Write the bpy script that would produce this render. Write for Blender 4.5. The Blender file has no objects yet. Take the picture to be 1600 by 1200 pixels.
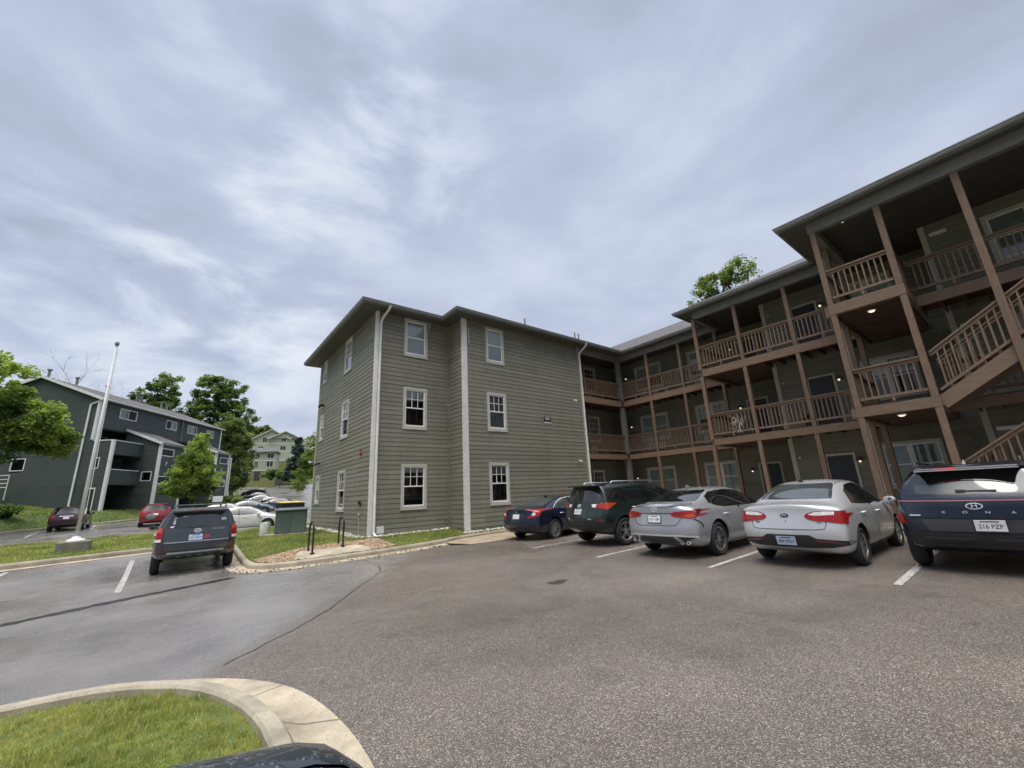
import bpy, bmesh, math, random
import numpy as np
from mathutils import Vector, Matrix
from mathutils.bvhtree import BVHTree
from mathutils.geometry import delaunay_2d_cdt
random.seed(7); np.random.seed(7)
PI = math.pi
SC = bpy.context.scene
COL = SC.collection
R = math.radians

# ------------------------------------------------------------------ materials
def _nt(m):
    m.use_nodes = True
    return m.node_tree.nodes, m.node_tree.links
MATS = {}
def mat(name, color, rough=.6, metal=0., noise=None, bump=None, spec=.5, coat=0., emis=None, stretch=None, speck=None, objvar=0):
    """noise=(scale, amount): slow colour variation; bump=(scale, strength); speck=(scale, colour, threshold)"""
    if name in MATS: return MATS[name]
    m = bpy.data.materials.new(name); N, L = _nt(m); b = N['Principled BSDF']
    b.inputs['Roughness'].default_value = rough; b.inputs['Metallic'].default_value = metal
    b.inputs['Specular IOR Level'].default_value = spec
    b.inputs['Coat Weight'].default_value = coat; b.inputs['Coat Roughness'].default_value = .04
    c = (*color, 1)
    b.inputs['Base Color'].default_value = c
    if noise or bump or speck:
        tc = N.new('ShaderNodeTexCoord'); src = tc.outputs['Object']
        if stretch:
            mp = N.new('ShaderNodeMapping'); mp.inputs['Scale'].default_value = stretch
            L.new(src, mp.inputs['Vector']); src = mp.outputs['Vector']
    out = None
    if noise:
        n = N.new('ShaderNodeTexNoise'); n.inputs['Scale'].default_value = noise[0]; n.inputs['Detail'].default_value = 6
        n.inputs['Roughness'].default_value = .65
        L.new(src, n.inputs['Vector'])
        r = N.new('ShaderNodeValToRGB'); a = noise[1]
        r.color_ramp.elements[0].position = .3; r.color_ramp.elements[1].position = .7
        r.color_ramp.elements[0].color = (*[max(0, x*(1-a)) for x in color], 1)
        r.color_ramp.elements[1].color = (*[min(1, x*(1+a)) for x in color], 1)
        L.new(n.outputs['Fac'], r.inputs['Fac']); out = r.outputs['Color']
    if speck:
        v = N.new('ShaderNodeTexVoronoi'); v.inputs['Scale'].default_value = speck[0]; L.new(src, v.inputs['Vector'])
        sp = N.new('ShaderNodeSeparateColor'); L.new(v.outputs['Color'], sp.inputs['Color'])
        mr = N.new('ShaderNodeMapRange'); mr.inputs['From Min'].default_value = speck[2]; mr.inputs['From Max'].default_value = min(1, speck[2]+.12)
        L.new(sp.outputs['Red'], mr.inputs['Value'])
        mx = N.new('ShaderNodeMix'); mx.data_type = 'RGBA'
        L.new(mr.outputs['Result'], mx.inputs['Factor'])
        if out: L.new(out, mx.inputs['A'])
        else: mx.inputs['A'].default_value = c
        mx.inputs['B'].default_value = (*speck[1], 1); out = mx.outputs['Result']
    if objvar:
        oi = N.new('ShaderNodeObjectInfo'); mr = N.new('ShaderNodeMapRange'); mr.inputs['To Min'].default_value = 1-objvar; mr.inputs['To Max'].default_value = 1+objvar; L.new(oi.outputs['Random'], mr.inputs['Value'])
        vs = N.new('ShaderNodeVectorMath'); vs.operation = 'SCALE'; L.new(mr.outputs['Result'], vs.inputs['Scale'])
        if out: L.new(out, vs.inputs[0])
        else: vs.inputs[0].default_value = color
        out = vs.outputs[0]
    if out: L.new(out, b.inputs['Base Color'])
    if bump:
        n2 = N.new('ShaderNodeTexNoise'); n2.inputs['Scale'].default_value = bump[0]; n2.inputs['Detail'].default_value = 4
        L.new(src, n2.inputs['Vector'])
        bp = N.new('ShaderNodeBump'); bp.inputs['Strength'].default_value = bump[1]; bp.inputs['Distance'].default_value = .02
        L.new(n2.outputs['Fac'], bp.inputs['Height']); L.new(bp.outputs['Normal'], b.inputs['Normal'])
    if emis:
        b.inputs['Emission Color'].default_value = (*emis[0], 1); b.inputs['Emission Strength'].default_value = emis[1]
    MATS[name] = m
    return m

def siding_mat(name, color, exp):
    """painted boards: every board a slightly different tone, plus weather streaks"""
    m = bpy.data.materials.new(name); N, L = _nt(m); b = N['Principled BSDF']
    tc = N.new('ShaderNodeTexCoord'); sx = N.new('ShaderNodeSeparateXYZ'); L.new(tc.outputs['Object'], sx.inputs[0])
    dv = N.new('ShaderNodeMath'); dv.operation = 'DIVIDE'; dv.inputs[1].default_value = exp; L.new(sx.outputs['Z'], dv.inputs[0])
    fl = N.new('ShaderNodeMath'); fl.operation = 'FLOOR'; L.new(dv.outputs[0], fl.inputs[0])
    ad = N.new('ShaderNodeMath'); ad.operation = 'ADD'; L.new(sx.outputs['X'], ad.inputs[0]); L.new(sx.outputs['Y'], ad.inputs[1])
    d2 = N.new('ShaderNodeMath'); d2.operation = 'DIVIDE'; d2.inputs[1].default_value = 3.6; L.new(ad.outputs[0], d2.inputs[0])
    m3 = N.new('ShaderNodeMath'); m3.operation = 'MULTIPLY_ADD'; m3.inputs[1].default_value = .37; L.new(fl.outputs[0], m3.inputs[0]); L.new(d2.outputs[0], m3.inputs[2])
    f2 = N.new('ShaderNodeMath'); f2.operation = 'FLOOR'; L.new(m3.outputs[0], f2.inputs[0])
    cx = N.new('ShaderNodeCombineXYZ'); L.new(fl.outputs[0], cx.inputs[0]); L.new(f2.outputs[0], cx.inputs[1])
    wn = N.new('ShaderNodeTexWhiteNoise'); wn.noise_dimensions = '2D'; L.new(cx.outputs[0], wn.inputs['Vector'])
    mp = N.new('ShaderNodeMapping'); mp.inputs['Scale'].default_value = (1.2, 1.2, .35); L.new(tc.outputs['Object'], mp.inputs[0])
    nz = N.new('ShaderNodeTexNoise'); nz.inputs['Scale'].default_value = 1.1; nz.inputs['Detail'].default_value = 8; nz.inputs['Roughness'].default_value = .7; L.new(mp.outputs[0], nz.inputs['Vector'])
    av = N.new('ShaderNodeMath'); av.operation = 'MULTIPLY_ADD'; av.inputs[1].default_value = .35; L.new(wn.outputs['Value'], av.inputs[0]); L.new(nz.outputs['Fac'], av.inputs[2])
    r = N.new('ShaderNodeValToRGB'); e = r.color_ramp.elements
    e[0].position = .3; e[1].position = 1.0
    e[0].color = (*[x*.80 for x in color], 1); e[1].color = (*[min(1, x*1.2) for x in color], 1)
    fr = N.new('ShaderNodeMath'); fr.operation = 'FRACT'; L.new(m3.outputs[0], fr.inputs[0])
    jt = N.new('ShaderNodeMath'); jt.operation = 'LESS_THAN'; jt.inputs[1].default_value = .0032; L.new(fr.outputs[0], jt.inputs[0])
    jm = N.new('ShaderNodeMix'); jm.data_type = 'RGBA'; L.new(jt.outputs[0], jm.inputs['Factor']); jm.inputs['B'].default_value = (*[x*.42 for x in color], 1)
    L.new(av.outputs[0], r.inputs['Fac']); L.new(r.outputs['Color'], jm.inputs['A']); L.new(jm.outputs['Result'], b.inputs['Base Color'])
    b.inputs['Roughness'].default_value = .62; b.inputs['Specular IOR Level'].default_value = .35
    g = N.new('ShaderNodeTexNoise'); g.inputs['Scale'].default_value = 14; g.inputs['Detail'].default_value = 5
    mg = N.new('ShaderNodeMapping'); mg.inputs['Scale'].default_value = (.6, .6, 6); L.new(tc.outputs['Object'], mg.inputs[0]); L.new(mg.outputs[0], g.inputs['Vector'])
    bp = N.new('ShaderNodeBump'); bp.inputs['Strength'].default_value = .12; bp.inputs['Distance'].default_value = .01; L.new(g.outputs['Fac'], bp.inputs['Height']); L.new(bp.outputs['Normal'], b.inputs['Normal'])
    MATS[name] = m
    return m

def glass_mat(name, tint, fac_bias=.0):
    """window pane: mirror-like sky reflection by Fresnel over a see-through pane"""
    m = bpy.data.materials.new(name); N, L = _nt(m)
    N.remove(N['Principled BSDF']); o = N['Material Output']
    t = N.new('ShaderNodeBsdfTransparent'); t.inputs['Color'].default_value = (*tint, 1)
    g = N.new('ShaderNodeBsdfGlossy'); g.inputs['Roughness'].default_value = .02; g.inputs['Color'].default_value = (.95, .97, 1, 1)
    f = N.new('ShaderNodeFresnel'); f.inputs['IOR'].default_value = 1.55
    a = N.new('ShaderNodeMath'); a.operation = 'MULTIPLY_ADD'; a.inputs[1].default_value = 1.3; a.inputs[2].default_value = fac_bias; a.use_clamp = True
    L.new(f.outputs[0], a.inputs[0])
    tc = N.new('ShaderNodeTexCoord'); nz = N.new('ShaderNodeTexNoise'); nz.inputs['Scale'].default_value = .9; L.new(tc.outputs['Object'], nz.inputs['Vector'])
    bp = N.new('ShaderNodeBump'); bp.inputs['Strength'].default_value = .05; bp.inputs['Distance'].default_value = .05; L.new(nz.outputs['Fac'], bp.inputs['Height'])
    L.new(bp.outputs['Normal'], g.inputs['Normal'])
    x = N.new('ShaderNodeMixShader'); L.new(a.outputs[0], x.inputs[0]); L.new(t.outputs[0], x.inputs[1]); L.new(g.outputs[0], x.inputs[2])
    L.new(x.outputs[0], o.inputs['Surface'])
    MATS[name] = m
    return m

def paint(name, color, flake=.0, metal=0., rough=.28, drops=.25):
    """car paint under clear coat, with beaded rain on it"""
    m = bpy.data.materials.new(name); N, L = _nt(m); b = N['Principled BSDF']
    b.inputs['Base Color'].default_value = (*color, 1); b.inputs['Metallic'].default_value = metal; b.inputs['Roughness'].default_value = rough
    b.inputs['Coat Weight'].default_value = .85; b.inputs['Coat Roughness'].default_value = .03
    tc = N.new('ShaderNodeTexCoord')
    n = N.new('ShaderNodeTexNoise'); n.inputs['Scale'].default_value = 1.3; n.inputs['Detail'].default_value = 5; L.new(tc.outputs['Object'], n.inputs['Vector'])
    r = N.new('ShaderNodeValToRGB'); r.color_ramp.elements[0].position = .35; r.color_ramp.elements[1].position = .7
    r.color_ramp.elements[0].color = (*[x*.9 for x in color], 1); r.color_ramp.elements[1].color = (*[min(1, x*1.08+.003) for x in color], 1)
    L.new(n.outputs['Fac'], r.inputs['Fac']); L.new(r.outputs['Color'], b.inputs['Base Color'])
    v = N.new('ShaderNodeTexVoronoi'); v.inputs['Scale'].default_value = 95; L.new(tc.outputs['Object'], v.inputs['Vector'])
    q = N.new('ShaderNodeMapRange'); q.inputs['From Min'].default_value = .18; q.inputs['From Max'].default_value = .42; q.inputs['To Min'].default_value = 1; q.inputs['To Max'].default_value = 0
    L.new(v.outputs['Distance'], q.inputs['Value'])
    bp = N.new('ShaderNodeBump'); bp.inputs['Strength'].default_value = drops; bp.inputs['Distance'].default_value = .002; L.new(q.outputs[0], bp.inputs['Height'])
    L.new(bp.outputs['Normal'], b.inputs['Coat Normal'])
    MATS[name] = m
    return m

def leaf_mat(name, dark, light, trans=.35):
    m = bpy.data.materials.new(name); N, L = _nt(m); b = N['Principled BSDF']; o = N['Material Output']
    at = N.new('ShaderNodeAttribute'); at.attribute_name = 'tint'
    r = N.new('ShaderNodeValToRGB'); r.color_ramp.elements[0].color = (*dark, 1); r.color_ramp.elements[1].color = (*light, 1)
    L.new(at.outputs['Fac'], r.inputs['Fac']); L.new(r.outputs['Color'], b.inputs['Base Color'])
    b.inputs['Roughness'].default_value = .5; b.inputs['Specular IOR Level'].default_value = .4
    t = N.new('ShaderNodeBsdfTranslucent'); hs = N.new('ShaderNodeHueSaturation'); hs.inputs['Value'].default_value = 1.5; L.new(r.outputs['Color'], hs.inputs['Color']); L.new(hs.outputs[0], t.inputs['Color'])
    x = N.new('ShaderNodeMixShader'); x.inputs[0].default_value = trans; L.new(b.outputs[0], x.inputs[1]); L.new(t.outputs[0], x.inputs[2]); L.new(x.outputs[0], o.inputs['Surface'])
    MATS[name] = m
    return m

# ------------------------------------------------------------------ objects
def link(o, parent=None):
    COL.objects.link(o)
    if parent is not None:
        o.parent = parent
    return o
def tag(o, label=None, cat=None, group=None, kind=None):
    if label: o['label'] = label
    if cat: o['category'] = cat
    if group: o['group'] = group
    if kind: o['kind'] = kind
    return o
def empty(name, loc, rz=0., label=None, cat=None, group=None):
    o = bpy.data.objects.new(name, None); o.empty_display_size = .2
    COL.objects.link(o); o.location = loc; o.rotation_euler = (0, 0, rz)
    return tag(o, label, cat, group)
def world_child(o, root):
    """part whose mesh is in world coordinates, under a root that stands at its own base"""
    o.parent = root
    o.matrix_parent_inverse = root.matrix_basis.inverted()
    return o

class MB:
    def __init__(s): s.v = []; s.f = []; s.m = []; s.mi = 0
    def add(s, vs, fs):
        b = len(s.v); s.v.extend([tuple(p) for p in vs])
        for f in fs: s.f.append(tuple(i+b for i in f)); s.m.append(s.mi)
    def box(s, x0, x1, y0, y1, z0, z1):
        s.add([(x0,y0,z0),(x1,y0,z0),(x1,y1,z0),(x0,y1,z0),(x0,y0,z1),(x1,y0,z1),(x1,y1,z1),(x0,y1,z1)],
              [(0,3,2,1),(4,5,6,7),(0,1,5,4),(1,2,6,5),(2,3,7,6),(3,0,4,7)])
    def obox(s, c, ax, ay, az, hx, hy, hz):
        c, ax, ay, az = Vector(c), Vector(ax), Vector(ay), Vector(az)
        P = [c+ax*(i*hx)+ay*(j*hy)+az*(k*hz) for k in (-1,1) for i, j in ((-1,-1),(1,-1),(1,1),(-1,1))]
        s.add(P, [(0,3,2,1),(4,5,6,7),(0,1,5,4),(1,2,6,5),(2,3,7,6),(3,0,4,7)])
    def bar(s, a, b, w, h, up=(0,0,1)):
        a, b = Vector(a), Vector(b); d = (b-a); l = d.length; d.normalize(); sd = d.cross(Vector(up)); sd.normalize(); u = sd.cross(d)
        s.obox((a+b)/2, d, sd, u, l/2, w/2, h/2)
    def fbox(s, F, u0, u1, o0, o1, z0, z1):
        p, d, n = F
        P = [(p[0]+d[0]*u+n[0]*o, p[1]+d[1]*u+n[1]*o, z) for z in (z0,z1) for u, o in ((u0,o0),(u1,o0),(u1,o1),(u0,o1))]
        s.add(P, [(0,3,2,1),(4,5,6,7),(0,1,5,4),(1,2,6,5),(2,3,7,6),(3,0,4,7)])
    def fquad(s, F, u0, u1, o, z0, z1):
        p, d, n = F
        s.add([(p[0]+d[0]*u+n[0]*o, p[1]+d[1]*u+n[1]*o, z) for u, z in ((u0,z0),(u1,z0),(u1,z1),(u0,z1))], [(0,1,2,3)])
    def tube(s, pts, r, n=8, caps=True):
        pts = [Vector(p) for p in pts]; rs = r if hasattr(r, '__len__') else [r]*len(pts); b = len(s.v); prev = None
        for i, p in enumerate(pts):
            d = (pts[min(i+1, len(pts)-1)]-pts[max(i-1, 0)]).normalized()
            if prev is None:
                u = d.orthogonal().normalized()
            else:
                u = (prev-d*prev.dot(d)).normalized()
            prev = u; w = d.cross(u)
            for k in range(n):
                a = 2*PI*k/n; s.v.append(tuple(p+(u*math.cos(a)+w*math.sin(a))*rs[i]))
        for i in range(len(pts)-1):
            for k in range(n):
                s.f.append((b+i*n+k, b+i*n+(k+1)%n, b+(i+1)*n+(k+1)%n, b+(i+1)*n+k)); s.m.append(s.mi)
        if caps:
            s.f.append(tuple(b+k for k in reversed(range(n)))); s.m.append(s.mi)
            e = b+(len(pts)-1)*n; s.f.append(tuple(e+k for k in range(n))); s.m.append(s.mi)
    def lathe(s, prof, c=(0,0,0), axis='z', n=24, closed=False):
        b = len(s.v); c = Vector(c); k = len(prof)
        for i in range(n):
            a = 2*PI*i/n; ca, sa = math.cos(a), math.sin(a)
            for r, h in prof:
                s.v.append(tuple(c+Vector((r*ca, r*sa, h) if axis == 'z' else (r*ca, h, r*sa))))
        for i in range(n):
            j = (i+1) % n
            for q in range(k if closed else k-1):
                t = (q+1) % k
                s.f.append((b+i*k+q, b+j*k+q, b+j*k+t, b+i*k+t)); s.m.append(s.mi)
    def prism(s, poly, z0, z1):
        n = len(poly); s.add([(x,y,z0) for x,y in poly]+[(x,y,z1) for x,y in poly], [tuple(reversed(range(n))), tuple(range(n,2*n))]+[(i,(i+1)%n,n+(i+1)%n,n+i) for i in range(n)])
    def poly(s, pts): s.add(pts, [tuple(range(len(pts)))])
    def build(s, name, m, parent=None, smooth=False, world=None, recalc=True, bevel=0, auto=None):
        me = bpy.data.meshes.new(name); me.from_pydata(s.v, [], s.f)
        ms = m if isinstance(m, (list, tuple)) else [m]
        for x in ms: me.materials.append(x)
        if len(ms) > 1: me.polygons.foreach_set('material_index', s.m)
        if recalc:
            bm = bmesh.new(); bm.from_mesh(me); bmesh.ops.recalc_face_normals(bm, faces=bm.faces)
            if bevel: bmesh.ops.bevel(bm, geom=list(bm.edges), offset=bevel, segments=1, affect='EDGES', clamp_overlap=True)
            bm.to_mesh(me); bm.free()
        if smooth or auto:
            me.polygons.foreach_set('use_smooth', [True]*len(me.polygons))
            if auto: me.set_sharp_from_angle(angle=R(auto))
        me.update()
        o = bpy.data.objects.new(name, me); COL.objects.link(o)
        if world is not None: world_child(o, world)
        elif parent is not None: o.parent = parent
        return o

def text_mesh(s, size, depth=.002, ext=1.0):
    cu = bpy.data.curves.new('lettering', 'FONT'); cu.body = s; cu.size = size; cu.extrude = depth; cu.align_x = 'CENTER'; cu.align_y = 'CENTER'; cu.space_character = ext
    o = bpy.data.objects.new('lettering', cu); COL.objects.link(o)
    bpy.context.view_layer.update()
    me = bpy.data.meshes.new_from_object(o.evaluated_get(bpy.context.evaluated_depsgraph_get()))
    bpy.data.objects.remove(o); bpy.data.curves.remove(cu)
    return me
def text_obj(name, s, size, m, loc, X, Y, parent=None, world=None, depth=.002, sx=1.0, ext=1.0):
    """lettering whose reading direction is X and whose up is Y"""
    me = text_mesh(s, size, depth, ext); me.materials.clear(); me.materials.append(m)
    X, Y = Vector(X).normalized(), Vector(Y).normalized(); Z = X.cross(Y)
    M = Matrix(((X.x*sx,Y.x,Z.x,loc[0]),(X.y*sx,Y.y,Z.y,loc[1]),(X.z*sx,Y.z,Z.z,loc[2]),(0,0,0,1)))
    me.transform(M)
    o = bpy.data.objects.new(name, me); COL.objects.link(o)
    if world is not None: world_child(o, world)
    elif parent is not None: o.parent = parent
    return o

# ------------------------------------------------------------------ the lie of the land
def sst(a, b, x):
    t = min(1., max(0., (x-a)/(b-a))); return t*t*(3-2*t)
GY = [(-400,.4),(-60,.1),(0,0),(13,-.06),(15.5,-.07),(19,.08),(24,.14),(31,.17),(37,.36),(42,.56),(46,.68),(52,.85),(60,1.15),(74,1.6),(90,2.8),(108,4.5),(130,6.4),(158,8.4),(200,14),(300,28),(500,45),(900,60)]
def gf(y):
    for (a, za), (b, zb) in zip(GY, GY[1:]):
        if y <= b: return za+(zb-za)*(y-a)/(b-a)
    return GY[-1][1]
SA, CA = math.sin(R(33.5)), math.cos(R(33.5))
LB = (-5.34, 54.55)                      # front corner of the green apartment block
def uv(x, y):
    dx, dy = x-LB[0], y-LB[1]
    return dx*SA+dy*CA, -dx*CA+dy*SA
def UV(u, v): return (LB[0]+u*SA-v*CA, LB[1]+u*CA+v*SA)
def Z(x, y):
    near = .017*max(-6, min(25, x))-.006*max(-10, min(20, y))
    t = sst(13.5, 19, y); z = near*(1-t)+gf(y)*t
    u, v = uv(x, y)
    b = sst(-3.6, -.3, v)*(1-sst(13, 24, u))*sst(-60, -30, u)*sst(14, 28, y)
    if b > 0: z = z*(1-b)+max(z, 1.85+max(0, min(v, 14))*.13)*b
    return z
# ------------------------------------------------------------------ ground, asphalt, kerbs, grass
def asphalt_mat():
    m = bpy.data.materials.new('asphalt'); N, L = _nt(m); b = N['Principled BSDF']
    tc = N.new('ShaderNodeTexCoord'); P = tc.outputs['Object']
    def noise(sc, det=4, rough=.6, vec=P):
        n = N.new('ShaderNodeTexNoise'); n.inputs['Scale'].default_value = sc; n.inputs['Detail'].default_value = det; n.inputs['Roughness'].default_value = rough; L.new(vec, n.inputs['Vector']); return n.outputs['Fac']
    def mth(op, a, c, d=None, clamp=False):
        n = N.new('ShaderNodeMath'); n.operation = op; n.use_clamp = clamp
        for i, x in enumerate((a, c, d)):
            if x is None: continue
            if isinstance(x, (int, float)): n.inputs[i].default_value = x
            else: L.new(x, n.inputs[i])
        return n.outputs[0]
    def mixc(f, a, c):
        n = N.new('ShaderNodeMix'); n.data_type = 'RGBA'
        if isinstance(f, (int, float)): n.inputs['Factor'].default_value = f
        else: L.new(f, n.inputs['Factor'])
        for k, x in (('A', a), ('B', c)):
            if isinstance(x, tuple): n.inputs[k].default_value = (*x, 1)
            else: L.new(x, n.inputs[k])
        return n.outputs['Result']
    sp = N.new('ShaderNodeSeparateXYZ'); L.new(P, sp.inputs[0])
    # the older, smoother pavement lies north-west of the seam (.66,6.0)-(3.94,10.05)
    side = mth('ADD', mth('MULTIPLY', sp.outputs['X'], -.777), mth('MULTIPLY', sp.outputs['Y'], .629))
    side = mth('ADD', side, mth('MULTIPLY', noise(.7), .5))
    west = N.new('ShaderNodeMapRange'); west.inputs['From Min'].default_value = 3.25; west.inputs['From Max'].default_value = 3.75; L.new(side, west.inputs['Value']); west = west.outputs[0]
    v = N.new('ShaderNodeTexVoronoi'); v.inputs['Scale'].default_value = 135; L.new(P, v.inputs['Vector'])
    vc = N.new('ShaderNodeSeparateColor'); L.new(v.outputs['Color'], vc.inputs[0])
    v2 = N.new('ShaderNodeTexVoronoi'); v2.inputs['Scale'].default_value = 170; L.new(P, v2.inputs['Vector'])
    vc2 = N.new('ShaderNodeSeparateColor'); L.new(v2.outputs['Color'], vc2.inputs[0])
    rr = N.new('ShaderNodeValToRGB'); e = rr.color_ramp.elements
    e[0].position = 0; e[0].color = (.086,.071,.060,1); e[1].position = 1; e[1].color = (.48,.43,.385,1)
    k = rr.color_ramp.elements.new(.45); k.color = (.142,.119,.101,1); k = rr.color_ramp.elements.new(.84); k.color = (.212,.181,.157,1)
    L.new(vc.outputs[0], rr.inputs['Fac'])
    r2 = N.new('ShaderNodeValToRGB'); e = r2.color_ramp.elements
    e[0].position = 0; e[0].color = (.150,.144,.140,1); e[1].position = 1; e[1].color = (.40,.39,.38,1)
    k = r2.color_ramp.elements.new(.6); k.color = (.228,.220,.214,1)
    L.new(vc2.outputs[0], r2.inputs['Fac'])
    col = mixc(mth('MULTIPLY', west, .78), rr.outputs['Color'], r2.outputs['Color'])
    big = N.new('ShaderNodeMapRange'); big.inputs['From Min'].default_value = .3; big.inputs['From Max'].default_value = .72; big.inputs['To Min'].default_value = .66; big.inputs['To Max'].default_value = 1.20
    L.new(noise(.33, 7, .62), big.inputs['Value'])
    vm = N.new('ShaderNodeVectorMath'); vm.operation = 'SCALE'; L.new(col, vm.inputs[0]); L.new(big.outputs[0], vm.inputs['Scale'])
    # oil drips and old stains
    st = N.new('ShaderNodeMapRange'); st.inputs['From Min'].default_value = .56; st.inputs['From Max'].default_value = .80; L.new(noise(1.15, 3, .5), st.inputs['Value'])
    col = mixc(mth('MULTIPLY', st.outputs[0], .38), vm.outputs[0], (.032,.030,.030))
    L.new(col, b.inputs['Base Color'])
    wet = N.new('ShaderNodeMapRange'); wet.inputs['From Min'].default_value = .38; wet.inputs['From Max'].default_value = .62; wet.inputs['To Min'].default_value = .54; wet.inputs['To Max'].default_value = .27
    L.new(noise(.42, 5, .6), wet.inputs['Value'])
    rg = mth('SUBTRACT', wet.outputs[0], mth('MULTIPLY', west, .12))
    L.new(rg, b.inputs['Roughness'])
    b.inputs['Specular IOR Level'].default_value = .5
    bs = mth('SUBTRACT', 1.0, v.outputs['Distance'])
    bs = mth('ADD', mth('MULTIPLY', bs, mth('SUBTRACT', 1.0, mth('MULTIPLY', west, .75))), mth('MULTIPLY', noise(30), .4))
    bp = N.new('ShaderNodeBump'); bp.inputs['Strength'].default_value = .55; bp.inputs['Distance'].default_value = .006; L.new(bs, bp.inputs['Height']); L.new(bp.outputs['Normal'], b.inputs['Normal'])
    return m
M_ASPH = asphalt_mat()
M_CONC = mat('concrete', (.40,.355,.275), .75, noise=(1.8,.38), bump=(60,.25), speck=(130,(.24,.21,.17),.86))
M_CONC2 = mat('pale_concrete', (.475,.405,.30), .62, noise=(1.9,.42), bump=(50,.2), speck=(110,(.30,.27,.22),.9))
M_LINE = mat('road_paint', (.50,.485,.46), .6, noise=(7,.5), bump=(80,.3), speck=(120,(.17,.155,.145),.66))
M_SEAL = mat('crack_sealant', (.030,.028,.028), .30, noise=(6,.5), bump=(30,.2))
M_SOIL = mat('lawn_soil', (.105,.135,.026), .9, noise=(3.5,.45), bump=(40,.6))
M_MULCHB = mat('mulch_soil', (.24,.165,.10), .9, noise=(6,.5), bump=(70,.8))
M_HILL = mat('meadow', (.085,.125,.032), .9, noise=(.25,.4), bump=(5,.5))

def sheet(name, outline, step, zf, m, far=None):
    pts = []
    n = len(outline)
    for i in range(n):
        a, b = outline[i], outline[(i+1)%n]; l = math.hypot(b[0]-a[0], b[1]-a[1]); k = max(1, int(l/step))
        for j in range(k): pts.append(Vector((a[0]+(b[0]-a[0])*j/k, a[1]+(b[1]-a[1])*j/k)))
    nb = len(pts)
    xs = [p.x for p in pts]; ys = [p.y for p in pts]
    y = min(ys)+step*.5
    while y < max(ys):
        s = step if (far is None or y < far[0]) else far[1]
        x = min(xs)+s*.5
        while x < max(xs): pts.append(Vector((x+random.uniform(-.1,.1)*s, y+random.uniform(-.1,.1)*s))); x += s
        y += s
    V, E, F, *_ = delaunay_2d_cdt(pts, [(i, (i+1)%nb) for i in range(nb)], [], 1, 1e-4)
    mb = MB(); mb.add([(p.x, p.y, zf(p.x, p.y)) for p in V], [tuple(f) for f in F])
    return mb.build(name, m, smooth=True)

lot = [(45,-22),(45,158),(13,158),(10.5,110),(10,86),UV(21.5,-3.4),UV(-36,-3.4),(-45,20),(-45,-22)]
lot_o = tag(sheet('parking_lot', lot, 1.25, Z, M_ASPH, (62, 5.0)), kind='structure')
def bvh_of(o):
    return BVHTree.FromPolygons([v.co.copy() for v in o.data.vertices], [tuple(p.vertices) for p in o.data.polygons])
LOT = bvh_of(lot_o)
def drop(x, y):
    h = LOT.ray_cast(Vector((x, y, 200)), Vector((0, 0, -1)))
    return h[0].z if h[0] else Z(x, y)
# one ground sheet out to the horizon
xs = [-900,-600,-400,-280,-200,-150,-110,-80,-65]+list(np.arange(-52,62,1.6))+[66,76,90,110,140,180,240,320,450,600,900]
ys = [-400,-250,-150,-90,-60,-40,-30]+list(np.arange(-24,104,1.6))+[108,116,126,136,148,160,175,200,240,300,380,500,680,900]
mb = MB(); nx = len(xs)
V = []
for y in ys:
    for x in xs:
        inl = (-44 < x < 44 and -21 < y < 157)
        V.append((x, y, Z(x, y)-(.30 if inl and uv(x, y)[1] < -4.4 and (y < 60 or x > 11) else .03)))
mb.add(V, [(j*nx+i, j*nx+i+1, (j+1)*nx+i+1, (j+1)*nx+i) for j in range(len(ys)-1) for i in range(nx-1)])
tag(mb.build('ground', M_HILL, smooth=True), kind='structure')

def strip(mb, a, b, w, dz, n=None):
    """a flat band laid on the asphalt from a to b"""
    a, b = Vector(a), Vector(b); d = b-a; l = d.length; d.normalize(); s = Vector((-d.y, d.x)); n = n or max(1, int(l/.4))
    V = []
    for i in range(n+1):
        p = a+d*(l*i/n)
        for k in (-1, 1):
            q = p+s*(k*w/2); V.append((q.x, q.y, drop(q.x, q.y)+dz))
    mb.add(V, [(2*i, 2*i+1, 2*i+3, 2*i+2) for i in range(n)])
# parking bay lines: the row in front of the galleries, the bay on the left, the lower lot, the far lot
mb = MB()
for y0, x0 in ((9.62,8.15),(6.95,7.85),(4.32,7.95),(1.68,8.05),(-1.0,8.1),(-3.65,8.1)): strip(mb, (x0, y0), (13.4, y0), .10, .006)
strip(mb, (-.76,13.28), (-.86,19.3), .12, .006); strip(mb, (-3.5,13.6), (-3.62,19.5), .12, .006); strip(mb, (-6.3,13.6), (-6.4,19.3), .12, .006)
tag(mb.build('bay_markings', M_LINE), kind='structure')
mb = MB()
for u in (-13.6,-10.6,-7.5,-4.4,-1.4,1.7,4.8,7.9,11,14.1):
    pass
for i in range(9):
    x = -9.3+2.42*i; ye = 54.55+(x+5.34)*1.51-3.9*1.812; strip(mb, (x+.05, ye-6.2), (x-.35, ye-.5), .13, .010)
for k in range(9):
    strip(mb, (8.6+.3*k, 56+5.2*k), (13.6+.3*k, 55+5.2*k), .13, .012)
tag(mb.build('lower_lot_markings', M_LINE), kind='structure')
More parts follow.
